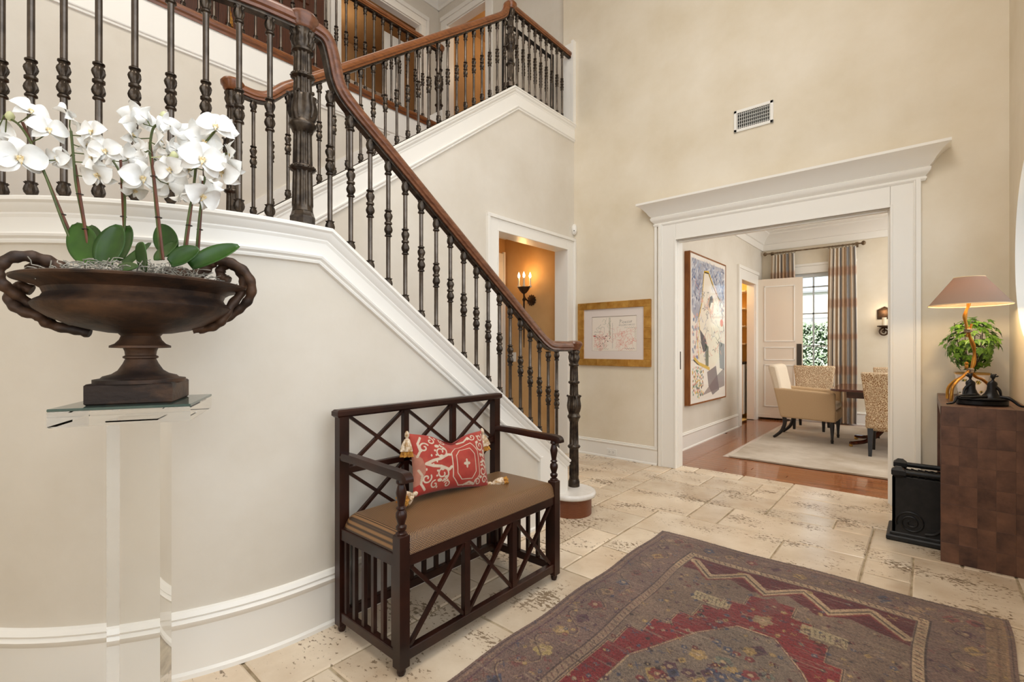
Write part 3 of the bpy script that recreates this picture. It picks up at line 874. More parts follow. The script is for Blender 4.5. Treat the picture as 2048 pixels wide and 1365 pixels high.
for ya, yb in ((7.665, 7.815), (8.62, 8.76)): g.box(DX - 0.002, ya, 0, DX + 0.022, yb, 2.25)
g.box(DX - 0.002, 7.665, 2.25, DX + 0.022, 8.76, 2.41); g.box(DX, 7.635, 0, DX + 0.036, 7.665, 2.41); g.box(DX, 7.635, 2.41, DX + 0.036, 8.78, 2.46)
g.box(DX - 0.12, 7.805, 0, DX, 7.825, 2.25); g.box(DX - 0.12, 8.61, 0, DX, 8.63, 2.25)
struct('trim_22', g, 'trim_white', bevel=0.003)
# pantry: lit shelves beyond the doorway
g = G(); g.box(-3.2, 9.0, 0, DX - 0.12, 9.05, 2.6); g.box(-3.25, 7.3, 0, -3.2, 9.05, 2.6); g.box(-3.2, 7.3, 0, DX - 0.12, 7.35, 2.6); g.box(-3.2, 7.3, 2.6, DX - 0.12, 9.05, 2.65); g.box(-3.2, 7.3, -0.03, DX - 0.12, 9.05, 0.002)
struct('wall_pantry', g, 'pantry')
sh = empty('pantry_shelves', (-2.7, 8.85, 0), label='cream pantry cabinet with lit open shelves seen past the open door', cat='shelves')
g = G(); g.cbox(-3.2, 8.55, 0.08, DX - 0.16, 8.99, 0.92, 0.005); obj('cupboard', g, 'door_paint', sh)
g = G(); g.cbox(-3.2, 8.53, 0.92, DX - 0.15, 8.99, 0.96, 0.005); obj('counter', g, 'plate_dark', sh)
for z in (1.25, 1.55, 1.85, 2.15):
    g = G(); g.cbox(-3.2, 8.68, z, DX - 0.16, 8.99, z + 0.025, 0.003); obj('shelf', g, 'door_paint', sh)
lamp('pantry_light', 'POINT', 12, (-2.6, 8.35, 2.4), color=(1.0, 0.72, 0.36), radius=0.06)

# ---- plank floor
flw = G(); flw.box(-3.2, 4.79, -0.05, 2.3, DY, -0.006)
wf = struct('floor_dining', flw, 'mahogany')
random.seed(5)
pm = {}
pw = 0.0898
row = 0; y = 4.79
while y < DY - 0.02:
    x = DX - random.uniform(0, 0.9)
    while x < 0.9:
        Lp = random.choice((0.9, 1.2, 1.5))
        xa = max(x, DX)
        ln = round(x + Lp - xa, 2)
        if ln > 0.05:
            if ln not in pm:
                g = G(); g.cbox(0, 0.0006, -0.015, ln - 0.0012, pw - 0.0006, 0, 0.0012); pm[ln] = g.mesh('floor_plank'); pm[ln].materials.append(MATS['plank'])
            o = bpy.data.objects.new('floor_plank', pm[ln]); COL.objects.link(o); o.parent = wf; o.location = (xa, y, 0)
        x += Lp
    y += pw

# ---- window
wd = empty('window_1', ((WX0 + WX1) / 2, DY, WZ0), kind='structure')
g = G()
for xa, xb in ((WX0 - 0.11, WX0), (WX1, WX1 + 0.11)): g.box(xa, DY - 0.022, WZ0 - 0.1, xb, DY + 0.002, WZ1)
g.box(WX0 - 0.11, DY - 0.022, WZ1, WX1 + 0.11, DY + 0.002, WZ1 + 0.12); g.box(WX0 - 0.12, DY - 0.034, WZ1 + 0.12, WX1 + 0.12, DY + 0.002, WZ1 + 0.16)
g.box(WX0 - 0.13, DY - 0.05, WZ0 - 0.05, WX1 + 0.13, DY + 0.002, WZ0)
obj('window_casing', g, 'trim_white', wd, bevel=0.004)
g = G()
for xa, xb in ((WX0, WX0 + 0.05), (WX1 - 0.05, WX1)): g.box(xa, DY + 0.04, WZ0, xb, DY + 0.10, WZ1)
g.box(WX0, DY + 0.04, WZ0, WX1, DY + 0.10, WZ0 + 0.06); g.box(WX0, DY + 0.04, WZ1 - 0.06, WX1, DY + 0.10, WZ1)
obj('sash', g, 'window_paint', wd)
MX = -1.385
rows_z = [WZ0 + 0.06, 0.76, 1.225, 1.76, 2.20, WZ1 - 0.06]
for z in rows_z[1:-1]:
    g = G(); g.box(WX0 + 0.05, DY + 0.05, z - 0.011, WX1 - 0.05, DY + 0.085, z + 0.011); obj('muntin', g, 'window_paint', wd)
g = G(); g.box(MX - 0.011, DY + 0.05, WZ0, MX + 0.011, DY + 0.085, WZ1); obj('muntin', g, 'window_paint', wd)
for k in range(len(rows_z) - 1):
    for xa, xb in ((WX0 + 0.05, MX - 0.011), (MX + 0.011, WX1 - 0.05)):
        g = G(); g.box(xa, DY + 0.064, rows_z[k], xb, DY + 0.068, rows_z[k + 1]); obj('pane', g, 'pane', wd)

# ---- outdoors: lawn, hedge, neighbour's white house
g = G(); g.box(-14, DY + 0.16, -0.2, 8, 30, -0.05); struct('ground', g, 'lawn')
hg = empty('hedge', (-1.9, 11.6, -0.05), label='clipped green hedge outside the dining room window', cat='hedge')
g = G(); g.box(-4.8, 11.6, -0.05, 1.2, 12.1, 1.66); obj('hedge_core', g, 'hedge_core', hg)
rr = random.Random(3); g = G()
for k in range(15000):
    top = rr.random() < 0.18
    p = V(rr.uniform(-4.4, 0.6), 11.58 + rr.uniform(-0.07, 0.05) if not top else rr.uniform(11.5, 12.1), rr.uniform(0.2, 1.72) if not top else 1.68 + rr.uniform(-0.03, 0.06))
    a = V(rr.uniform(-1, 1), rr.uniform(-0.5, 0.3), rr.uniform(-1, 1)).normalized(); b = a.cross(V(rr.uniform(-0.5, 0.5), -1, rr.uniform(-0.2, 0.8))).normalized()
    s = rr.uniform(0.018, 0.034)
    g.add([p - a * s, p + b * s * 0.5, p + a * s, p - b * s * 0.5], [(0, 1, 2, 3)])
obj('leaves', g, 'hedge_leaf_glare', hg, kind='stuff')
nb = empty('neighbour_house', (-3.0, 15.0, -0.1), label='white stucco house wall with grey eave beyond the hedge', cat='house')
g = G(); g.box(-9, 15, -0.1, 3, 18, 2.68); obj('wall', g, 'stucco', nb)
g = G(); g.box(-9.3, 14.95, 2.68, 3.3, 18.3, 2.73); obj('eave', g, 'roof_grey', nb)
fn = empty('garden_fence', (-2.5, 12.9, -0.1), label='low grey rail fence above the hedge against the white house', cat='fence')
for z in (1.70, 1.86):
    g = G(); g.box(-6, 12.9, z, 2, 12.94, z + 0.035); obj('rail', g, 'roof_grey', fn)
for k in range(9):
    g = G(); g.box(-6 + k, 12.88, -0.1, -5.94 + k, 12.96, 1.90); obj('post', g, 'roof_grey', fn)

# ---- open white door
dr = empty('door_2', (DX, 8.77, 0), rz=R_(8), kind='structure')
dw = 0.66
g = G(); g.cbox(0, -0.02, 0.03, dw, 0.02, 2.34, 0.003); obj('leaf', g, 'door_paint', dr, local=True)
for za, zb in ((1.30, 2.22), (0.99, 1.21), (0.22, 0.92)):
    g = G()
    x0, x1 = 0.11, dw - 0.11
    for (xa, zaa, xb, zbb) in ((x0, za, x1, za + 0.016), (x0, zb - 0.016, x1, zb), (x0, za, x0 + 0.016, zb), (x1 - 0.016, za, x1, zb)): g.box(xa, -0.030, zaa, xb, -0.019, zbb)
    pn = obj('panel_moulding', g, 'trim_white', dr, local=True)
g = G(); g.cbox(dw - 0.085, -0.026, 0.80, dw - 0.015, -0.019, 1.26, 0.002); obj('push_plate', g, 'plate_dark', dr, local=True)
g = G(); g.cbox(0.01, -0.034, 0.035, 0.2, -0.02, 0.095, 0.003); obj('closer_cover', g, 'door_paint', dr, local=True)

# ---- curtain rod, rings, curtains
rd = empty('curtain_rod', (-1.38, DY - 0.10, 2.80), label='bronze curtain rod with ball finials above the dining window', cat='curtain rod')
g = G(); g.tube([(-2.05, DY - 0.10, 2.80), (-0.73, DY - 0.10, 2.80)], 0.012, 10); obj('rod', g, 'rod', rd, smooth=True)
for x in (-2.07, -0.71):
    g = G(); g.lathe([(0.004, -0.035), (0.022, -0.025), (0.032, 0), (0.022, 0.025), (0.004, 0.035)], (x, DY - 0.10, 2.80), 12); obj('finial', g, 'rod', rd, smooth=True)
for x in (-1.98, -0.80):
    g = G(); g.bar((x, DY - 0.11, 2.795), (x, DY + 0.0, 2.795), 0.018); g.box(x - 0.02, DY - 0.006, 2.76, x + 0.02, DY + 0.001, 2.84); obj('bracket', g, 'rod', rd)
for x0, x1 in ((-1.97, -1.63), (-1.15, -0.80)):
    for k in range(9):
        x = x0 + (x1 - x0) * k / 8
        ring = [(x + 0.006 * math.cos(a), DY - 0.10 + 0.023 * math.cos(a + 0.2), 2.790 + 0.023 * math.sin(a + 0.2)) for a in [2 * math.pi * i / 12 for i in range(12)]]
        g = G(); g.tube(ring, 0.0035, 5, closed=True); obj('ring', g, 'rod', rd, smooth=True)
def curtain(x0, x1, z0, z1, label, seed):
    n, m = 140, 60; folds = 7; rr = random.Random(seed)
    ph = [rr.uniform(-0.4, 0.4) for _ in range(folds + 2)]
    W = x1 - x0; vs = []; P = []
    for j in range(m + 1):
        t = j / m; z = z1 + (z0 - z1) * t
        spread = 1.0 + 0.10 * math.sin(t * 2.6) + 0.04 * t
        for i in range(n + 1):
            s = i / n
            a = s * folds * 2 * math.pi + 0.5 * math.sin(t * 3 + i * 0.02) * t + ph[int(s * folds)] * 0.3
            amp = 0.030 + 0.022 * t
            x = x0 + W * (0.5 + (s - 0.5) * spread) + 0.012 * math.sin(2 * a)
            vs.append((x, DY - 0.10 + amp * math.sin(a), z)); P.append((s, z))
    fs = [(j * (n + 1) + i, j * (n + 1) + i + 1, (j + 1) * (n + 1) + i + 1, (j + 1) * (n + 1) + i) for j in range(m) for i in range(n)]
    g = G(); g.add(vs, fs)
    me = bpy.data.meshes.new('curtain'); me.from_pydata(g.v, [], g.f); me.update()
    pt = Paint(P, srgb(222, 200, 172))
    cols = [srgb(190, 158, 124), srgb(226, 214, 196), srgb(132, 128, 126), srgb(216, 200, 178), srgb(200, 172, 140), srgb(156, 154, 152), srgb(230, 218, 200)]
    k = 0; s = 0.0
    while s < 1:
        w = (0.030, 0.045, 0.016, 0.050)[k % 4]; pt.rect(s, -1, s + w, 9, cols[(k * 3 + 1) % 7]); s += w; k += 1
    z = z1 - 0.30
    while z > z0:
        pt.rect(-1, z - 0.12, 2, z, srgb(168, 118, 82), 0.55); z -= 0.52
    pt.put(me)
    return obj('curtain', me, 'curtain', smooth=True, angle=80, label=label, cat='curtain', group='plaid dining curtains')
curtain(-1.16, -0.80, 0.02, 2.765, 'plaid beige and brown curtain hanging to the floor beside the dining window', 2)
curtain(-1.98, -1.63, 0.02, 2.765, 'plaid beige and brown curtain behind the open white panelled door', 4)

# ---- dining rug
dg = empty('dining_rug', (-0.4, 7.2, 0), label='pale cream wool rug under the dining table', cat='rug')
g = G()
def rugfn(u, v):
    x = -1.62 + u * 3.0; y = 5.47 + v * 3.3
    return (x + 0.012 * math.sin(v * 23), y + 0.008 * math.sin(u * 19), 0.012)
g.grid(rugfn, 40, 40)
obj('pile', g, 'rug_cream', dg, solid=0.014)
g = G()
for k in range(330):
    y = 5.47 + k * 0.01
    g.bar((-1.61, y, 0.006), (-1.675 - 0.01 * math.sin(k * 1.7), y + 0.004 * math.sin(k * 2.3), 0.003), 0.006, 0.004)
obj('fringe', g, 'fringe', dg, kind='stuff')

# ---- dining table
tb = empty('dining_table', (0.35, 7.22, 0.02), label='polished mahogany dining table on a splayed pedestal base', cat='table')
TX0, TX1, TY0, TY1, TZ = -0.86, 1.55, 6.66, 7.80, 0.715
pts = []
for cx, cy, a0 in ((TX0 + 0.14, TY0 + 0.14, 180), (TX1 - 0.14, TY0 + 0.14, 270), (TX1 - 0.14, TY1 - 0.14, 0), (TX0 + 0.14, TY1 - 0.14, 90)):
    pts += [(cx + 0.14 * math.cos(R_(a0 + a)), cy + 0.14 * math.sin(R_(a0 + a))) for a in range(0, 91, 15)]
g = G(); g.prism(pts, 'Z', TZ - 0.028, TZ); obj('top', g, 'mahogany', tb, bevel=0.006)
g = G(); g.cbox(TX0 + 0.16, TY0 + 0.16, TZ - 0.11, TX1 - 0.16, TY1 - 0.16, TZ - 0.027, 0.004)
obj('apron', g, 'mahogany', tb)
for px in (-0.25, 1.0):
    g = G(); g.lathe([(0.03, 0.22), (0.06, 0.24), (0.075, 0.28), (0.05, 0.33), (0.065, 0.40), (0.05, 0.47), (0.04, 0.56), (0.06, 0.62), (0.09, 0.69)], (px, 7.22, 0), 18); obj('pedestal', g, 'mahogany', tb, smooth=True)
    for a in (35, 145, 215, 325):
        dx, dy = math.cos(R_(a)), math.sin(R_(a))
        path = crom([(px + dx * r, 7.22 + dy * r, z) for r, z in ((0.03, 0.30), (0.12, 0.27), (0.22, 0.16), (0.34, 0.085), (0.47, 0.062), (0.52, 0.062))], 5)
        g = G(); g.tube(path, [0.034 - 0.016 * i / len(path) for i in range(len(path))], 8); lg = obj('leg', g, 'mahogany', tb, smooth=True)
        g = G(); g.lathe([(0.012, 0.020), (0.020, 0.026), (0.020, 0.044), (0.012, 0.052)], (px + dx * 0.51, 7.22 + dy * 0.51, 0), 10); obj('caster', g, 'brass', lg, smooth=True)

# ---- dining armchair
def rbox(x0, y0, z0, x1, y1, z1):
    g = G(); g.box(x0, y0, z0, x1, y1, z1); return g
ac = empty('dining_armchair', (-1.16, 7.24, 0.019), label='cream upholstered armchair with sabre legs at the table head', cat='chair')
def L(name, g, m, **k): return obj(name, g, m, ac, local=True, **k)
g = G()                                                                                     # side panels
for y0, y1 in ((-0.30, -0.235), (0.235, 0.30)):
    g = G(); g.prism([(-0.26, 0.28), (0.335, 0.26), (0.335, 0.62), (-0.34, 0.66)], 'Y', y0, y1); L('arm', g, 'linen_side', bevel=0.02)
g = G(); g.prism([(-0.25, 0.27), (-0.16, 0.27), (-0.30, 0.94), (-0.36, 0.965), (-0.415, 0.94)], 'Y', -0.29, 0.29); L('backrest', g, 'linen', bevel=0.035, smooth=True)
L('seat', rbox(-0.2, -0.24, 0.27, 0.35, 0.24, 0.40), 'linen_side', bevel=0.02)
L('cushion', rbox(-0.2, -0.23, 0.395, 0.345, 0.23, 0.49), 'linen', bevel=0.04)
for y in (-0.26, 0.26):
    path = crom([(-0.22, y, 0.29), (-0.215, y, 0.20), (-0.25, y, 0.10), (-0.315, y, 0.03), (-0.345, y, 0.008)], 5)
    g = G(); g.tube(path, [0.026 - 0.010 * i / len(path) for i in range(len(path))], 8); L('leg', g, 'ebony', smooth=True)
    g = G(); g.lathe([(0.016, 0), (0.013, 0.012), (0.018, 0.03), (0.013, 0.05), (0.026, 0.23), (0.022, 0.245), (0.026, 0.28)], (0.30, y, 0), 12); L('leg', g, 'ebony', smooth=True)

# ---- dining side chairs
def side_chair(loc, rz, label):
    c = empty('dining_chair', loc, rz, label, 'chair', 'coral-weave dining chairs')
    g = G(); g.prism([(-0.23, 0.30), (-0.13, 0.30), (-0.175, 0.90), (-0.205, 0.915), (-0.265, 0.90)], 'Y', -0.235, 0.235)
    g.v = [(x, y * (0.84 + 0.28 * (z - 0.3) / 0.6), z) for x, y, z in g.v]
    obj('backrest', g, 'coral_weave', c, local=True, bevel=0.03, smooth=True)
    g = G(); g.cbox(-0.22, -0.225, 0.27, 0.25, 0.225, 0.47, 0.03); obj('seat', g, 'coral_weave', c, local=True, bevel=0.02, smooth=True)
    for x, y in ((-0.19, -0.18), (-0.19, 0.18), (0.21, -0.18), (0.21, 0.18)):
        k = -0.05 if x < 0 else 0.01
        g = G(); vs = [(x + i * 0.026, y + j * 0.026, 0.30) for i, j in ((-1, -1), (1, -1), (1, 1), (-1, 1))] + [(x + k + i * 0.015, y + j * 0.015, 0.0) for i, j in ((-1, -1), (1, -1), (1, 1), (-1, 1))]
        g.add(vs, [(0, 1, 2, 3), (7, 6, 5, 4), (0, 4, 5, 1), (1, 5, 6, 2), (2, 6, 7, 3), (3, 7, 4, 0)]); obj('leg', g, 'ebony', c, local=True)
    return c
side_chair((-0.27, 6.68, 0.019), R_(90), 'coral-weave dining chair nearest the cased opening, back to the hall')
side_chair((-1.25, 8.10, 0.019), R_(-90), 'coral-weave dining chair standing in front of the window')
side_chair((-0.28, 8.02, 0.019), R_(-90), 'coral-weave dining chair across the table below the wall sconce')

# ---- wall sconce in the dining room
sc = empty('dining_sconce', (-0.46, DY, 1.66), label='bronze wall sconce with scalloped shield and candle by the curtain', cat='sconce')
g = G(); g.cbox(-0.55, DY - 0.012, 1.63, -0.37, DY, 1.77, 0.003); g.prism([(-0.55, 1.77), (-0.37, 1.77), (-0.41, 1.79), (-0.46, 1.82), (-0.51, 1.79)], 'Y', DY - 0.012, DY); obj('shield', g, 'sconce_metal', sc)
g = G(); g.lathe([(0.028, 1.525), (0.028, 1.65)], (-0.46, DY - 0.08, 0), 14); obj('candle', g, 'candle', sc, smooth=True)
g = G(); g.lathe([(0.01, 1.500), (0.085, 1.512), (0.088, 1.528), (0.03, 1.526)], (-0.46, DY - 0.08, 0), 16); obj('drip_pan', g, 'sconce_metal', sc, smooth=True)
sp = [(-0.46 + 0.075 * (1 - k / 30) * math.cos(k * 0.42), DY - 0.06, 1.435 + 0.075 * (1 - k / 30) * math.sin(k * 0.42)) for k in range(28)]
g = G(); g.tube(sp, 0.013, 6); g.bar((-0.46, DY - 0.06, 1.50), (-0.46, DY, 1.44), 0.02); obj('scroll', g, 'sconce_metal', sc, smooth=True)
lamp('dining_sconce_light', 'POINT', 0.9, (-0.46, DY - 0.10, 1.74), color=(1.0, 0.76, 0.48), radius=0.03)
# ================================================================== balustrades
def leafy(r, z0, z1, a=0.13, k=7):
    """a small cast leaf cup: swells and pinches between z0 and z1"""
    h = z1 - z0
    return [(r * 0.60, z0, 0, 0), (r * 0.90, z0 + h * 0.04, 0, 0), (r * 0.90, z0 + h * 0.12, 0, 0), (r * 0.60, z0 + h * 0.16, 0, 0), (r * 0.74, z0 + h * 0.20, 0, 0), (r * 0.62, z0 + h * 0.25, 0, 0), (r * 0.86, z0 + h * 0.40, a, k), (r * 0.96, z0 + h * 0.56, a, k), (r * 0.84, z0 + h * 0.74, a, k), (r * 0.68, z0 + h * 0.86, a, k), (r * 0.92, z0 + h * 0.97, a * 1.2, k), (r * 0.55, z0 + h, 0, 0)]
BAL = {}
def baluster_mesh(Lh, fine=True):
    key = (round(Lh, 3), fine)
    if key in BAL: return BAL[key]
    s = 0.0105; R = 0.0195; n = 28 if fine else 12
    p = leafy(R, 0.0, 0.062)
    m = Lh * 0.52
    k0, k1 = m - 0.066, m + 0.066
    cup = leafy(R, 0, 0.062)
    p += [(s, 0.064, 0, 0), (s, k0 - 0.002, 0, 0)]
    p += [(r, k0 + z, a, k) for r, z, a, k in leafy(R, 0, 0.060)][:10]
    p += [(R * 0.62, m - 0.009, 0, 0), (R * 0.95, m - 0.004, 0, 0), (R * 0.95, m + 0.004, 0, 0), (R * 0.62, m + 0.009, 0, 0)]
    p += [(r, k1 - z, a, k) for r, z, a, k in reversed(leafy(R, 0, 0.056)[:10])]
    p += [(s, k1 + 0.004, 0, 0), (s, Lh - 0.072, 0, 0)]
    p += [(r, Lh - 0.068 + z * 1.08, a, k) for r, z, a, k in cup]
    g = G(); g.lathe(p, n=n)
    me = g.mesh('baluster'); me.materials.append(MATS['iron_bar']); me.materials.append(MATS['iron'])
    smooth_mesh(me, 50)
    for f in me.polygons:                                                   # cast collars darker than the bright drawn bar
        zc = f.center.z
        if zc < 0.064 or k0 - 0.002 < zc < k1 + 0.003 or zc > Lh - 0.070: f.material_index = 1
    BAL[key] = me
    return me
def baluster(parent, x, y, z, Lh):
    o = bpy.data.objects.new('baluster', baluster_mesh(Lh)); COL.objects.link(o); o.parent = parent
    o.matrix_parent_inverse = wm(parent).inverted(); o.location = (x, y, z)
    return o

def newel(parent, x, y, z0, z1, r=0.038, octo=True):
    """cast iron newel: fluted tapered shaft with leaf capital, acanthus bulb and beaded rings"""
    H = z1 - z0
    def fl(r0, za, zb, k=12, n=3):
        return [(r0 + (r0 * 0.92 - r0) * t / n, za + (zb - za) * t / n, 0.085, k) for t in range(n + 1)]
    hb = 0.055
    g = G()
    p = [(r * 0.80, hb), (r * 1.08, hb + 0.004), (r * 1.05, hb + 0.02)]
    p += fl(r * 1.02, hb + 0.03, H * 0.27)
    p += [(r * 1.0, H * 0.275), (r * 1.32, H * 0.283), (r * 1.36, H * 0.292), (r * 1.30, H * 0.30), (r * 1.05, H * 0.306)]
    p += fl(r * 0.95, H * 0.31, H * 0.47)
    p += [(r * 1.05, H * 0.475), (r * 1.15, H * 0.49), (r * 1.45, H * 0.505), (r * 1.48, H * 0.515), (r * 1.2, H * 0.528)]
    p += [(r * 1.30, H * 0.545, 0.05, 6), (r * 1.46, H * 0.575, 0.07, 6), (r * 1.40, H * 0.61, 0.08, 6), (r * 1.18, H * 0.645, 0.10, 6), (r * 1.26, H * 0.662, 0.14, 6), (r * 0.92, H * 0.668)]
    p += fl(r * 0.92, H * 0.672, H * 0.745)
    p += [(r * 0.95, H * 0.748), (r * 1.22, H * 0.755), (r * 1.22, H * 0.768), (r * 0.92, H * 0.774)]
    p += fl(r * 0.90, H * 0.778, H * 0.875)
    p += [(r * 0.90, H * 0.878), (r * 1.14, H * 0.884), (r * 1.14, H * 0.895), (r * 0.92, H * 0.90)]
    p += [(r * 1.02, H * 0.912, 0.08, 8), (r * 1.12, H * 0.935, 0.10, 8), (r * 0.98, H * 0.955, 0.08, 8), (r * 1.06, H * 0.968, 0.10, 8), (r * 1.28, H * 0.985, 0.12, 8), (r * 1.05, H * 1.0)]
    p = [q if len(q) == 4 else (q[0], q[1], 0, 0) for q in p]
    g.lathe(p, (x, y, z0), 72)
    o = obj('newel_post', g, 'iron', parent, smooth=True, angle=60)
    b = G()
    m = 8 if octo else 20
    b.lathe([(r * 1.28, -0.004), (r * 1.30, 0.036), (r * 1.18, 0.046), (r * 1.10, 0.058)], (x, y, z0), m, M=Matrix.Rotation(R_(22.5), 3, 'Z'))
    obj('plinth', b, 'iron', o, smooth=not octo)
    for nm, zc, rr, hh, cnt in (('bulb_ornament', H * 0.605, r * 1.30, H * 0.055, 6), ('capital_ornament', H * 0.950, r * 1.02, H * 0.030, 6)):   # curled leaves
        c = G()
        for k in range(cnt):
            a = 2 * math.pi * k / cnt + 0.3
            path = crom([(x + q * math.cos(a), y + q * math.sin(a), z0 + zc + dz) for q, dz in ((rr * 0.98, -hh * 1.1), (rr * 1.10, -hh * 0.3), (rr * 0.98, hh * 0.6), (rr * 1.14, hh * 1.1), (rr * 1.26, hh * 0.9))], 3)
            c.tube(path, [r * 0.11, r * 0.16, r * 0.2, r * 0.22, r * 0.22, r * 0.2, r * 0.18, r * 0.18, r * 0.18, r * 0.18, r * 0.16, r * 0.15, r * 0.12][:len(path)], 6)
        obj(nm, c, 'iron', o, smooth=True)
    for zz, rr in ((H * 0.292, r * 1.36), (H * 0.762, r * 1.22)):                # beads
        d = G()
        for k in range(16):
            a = 2 * math.pi * k / 16
            d.lathe([(0.0015, -0.004), (0.004, 0), (0.0015, 0.004)], (x + rr * math.cos(a), y + rr * math.sin(a), z0 + zz), 6)
        obj('beading', d, 'iron', o)
    return o

RAIL = [(0.034, 0.018), (0.036, 0.034), (0.030, 0.050), (0.016, 0.060), (0, 0.063), (-0.016, 0.060), (-0.030, 0.050), (-0.036, 0.034), (-0.034, 0.018), (-0.026, 0.012), (-0.026, 0.0), (0.026, 0.0), (0.026, 0.012)]
def rail_sweep(path, prof, side0=None):
    """profile (side, up): side stays horizontal"""
    g = G(); m = len(path); n = len(prof); vs = []; side = side0
    for i, p in enumerate(path):
        a = path[max(0, i - 1)]; b = path[min(m - 1, i + 1)]; t = (b - a).normalized()
        h = Vector((t.x, t.y, 0))
        if h.length > 0.12: side = h.normalized().cross(Vector((0, 0, 1)))
        elif side is None: side = Vector((1, 0, 0))
        s = (side - t * side.dot(t)).normalized(); up = s.cross(t).normalized()
        if up.dot(Vector((0, 0, 1))) < 0 and abs(up.z) > 0.05: up = -up
        for u, w in prof: vs.append(p + s * u + up * w)
    fs = [(i * n + k, i * n + (k + 1) % n, (i + 1) * n + (k + 1) % n, (i + 1) * n + k) for i in range(m - 1) for k in range(n)]
    fs += [tuple(range(n))[::-1], tuple(range((m - 1) * n, m * n))]
    g.add(vs, fs); return g
def make_rail(parent, path, m, metal=True):
    o = obj('handrail', rail_sweep(path, RAIL), m, parent, smooth=True, angle=35)
    if metal:
        obj('rail_bar', rail_sweep(path, [(-0.017, -0.012), (0.017, -0.012), (0.017, 0.002), (-0.017, 0.002)]), 'iron', o)
    return o
def rail_cap(parent, x, y, z, m):
    g = G(); g.lathe([(0.040, -0.004), (0.050, 0.006), (0.052, 0.018), (0.062, 0.030), (0.064, 0.046), (0.054, 0.060), (0.03, 0.066), (0.004, 0.068)], (x, y, z), 28)
    return obj('rail_cap', g, m, parent, smooth=True)

# ---- lower flight and half-round landing
ba = empty('stair_balustrade', (XA, 2.95, 0.165), label='iron and walnut balustrade of the lower flight and half-round landing', cat='balustrade')
RA = XA - CX
ZL = 2.535                                                                   # rail underside on the landing
path = [V(CX + RA * math.cos(R_(a)), CY + RA * math.sin(R_(a)), ZL) for a in range(-90, -2, 4)]
path += crom([(XA, 0.90, ZL), (XA, 0.985, ZL), (XA, 1.020, ZL - 0.015), (XA, 1.040, ZL - 0.075), (XA, 1.062, ZL - 0.16), (XA, 1.10, ZL - 0.222), (XA, 1.18, 2.247)], 5)
def zrA(y): return 1.702 - 0.725 * (y - 1.056) + 0.637
path += [V(XA, y, zrA(y)) for y in (1.3, 1.6, 1.9, 2.2, 2.45)]
path += crom([(XA, 2.52, zrA(2.52)), (XA, 2.60, zrA(2.60) + 0.006), (XA, 2.68, 1.190), (XA, 2.78, 1.184), (XA, 2.99, 1.184)], 4)
make_rail(ba, path, 'rail_walnut')
ys = [1.056 + 0.1005 * k for k in range(18)]
for y in ys:
    zb = zA(y) - 0.006; zr = max(zrA(y), 1.184) - 0.010
    if y < 1.1: zr = zrA(y) - 0.01
    baluster(ba, XA, y, zb, round(zr - zb, 3))
# landing balusters: one every 10 cm of arc
a = -math.degrees(0.145 / RA)
da = math.degrees(0.1085 / RA)
for k in range(14):
    th = R_(a - k * da)
    baluster(ba, CX + RA * math.cos(th), CY + RA * math.sin(th), 1.713, round(ZL - 0.01 - 1.713, 3))
newel(ba, XA, 0.934, 1.713, ZL)
rail_cap(ba, XA, 0.934, ZL, 'rail_walnut')
newel(ba, XA, 2.985, 0.165, 1.184, r=0.033, octo=False)
rail_cap(ba, XA, 2.985, 1.184, 'rail_walnut')

# ---- upper flight and top landing
bb = empty('upper_balustrade', (XB, 2.3, 2.9), label='iron and oak balustrade of the upper flight and top landing', cat='balustrade')
def zrB(y): return zB(y) + 0.690
path = crom([(XB, 1.042, 2.722), (XB, 1.10, 2.716), (XB, 1.18, 2.716), (XB, 1.26, 2.745), (XB, 1.36, zrB(1.36))], 5)
path += [V(XB, y, zrB(y)) for y in (1.7, 2.1, 2.5, 2.9, 3.2)]
path += crom([(XB, 3.34, zrB(3.34)), (XB, 3.44, zrB(3.44) + 0.004), (XB, 3.485, 4.46), (XB, 3.50, 4.50), (XB, 3.515, 4.545), (XB, 3.546, 4.552)], 4)
path += [V(XB, y, 4.552) for y in (3.7, 4.2, 4.59)]
make_rail(bb, path, 'rail_oak')
y = 1.158
while y < 3.48:
    baluster(bb, XB, y, zB(y) - 0.004, round((max(zrB(y), 2.716) - 0.008) - zB(y) + 0.004, 3)); y += 0.1045
for k in range(9): baluster(bb, XB, 3.642 + 0.0986 * k, 3.782, round(4.543 - 3.782, 3))
newel(bb, XB, 1.042, 1.88, 2.715, r=0.032)
rail_cap(bb, XB, 1.042, 2.722, 'rail_oak')
newel(bb, XB, 3.546, 3.782, 4.55, r=0.033)
rail_cap(bb, XB, 3.546, 4.55, 'rail_oak')
g = G(); g.sweep([(-0.012, 0), (0.012, 0), (0.012, 0.006), (-0.012, 0.006)], [V(XB, 1.08, zB(1.08)), V(XB, 3.55, 3.782), V(XB, 4.60, 3.782)], OX); obj('foot_strip', g, 'iron', bb)

# ---- gallery
bg_ = empty('gallery_balustrade', (-4.17, 2.0, 3.7), label='iron and oak balustrade along the upstairs gallery edge', cat='balustrade')
XG = -4.165
make_rail(bg_, [V(XG, y, 4.560) for y in (-1.6, 0.0, 1.5, 3.0, 3.52)], 'rail_oak')
y = 3.40
while y > 0.15:
    baluster(bg_, XG, y, 3.707, round(4.55 - 3.707, 3)); y -= 0.1015
newel(bg_, XG, 3.53, 3.70, 4.555, r=0.033)
rail_cap(bg_, XG, 3.53, 4.56, 'rail_oak')

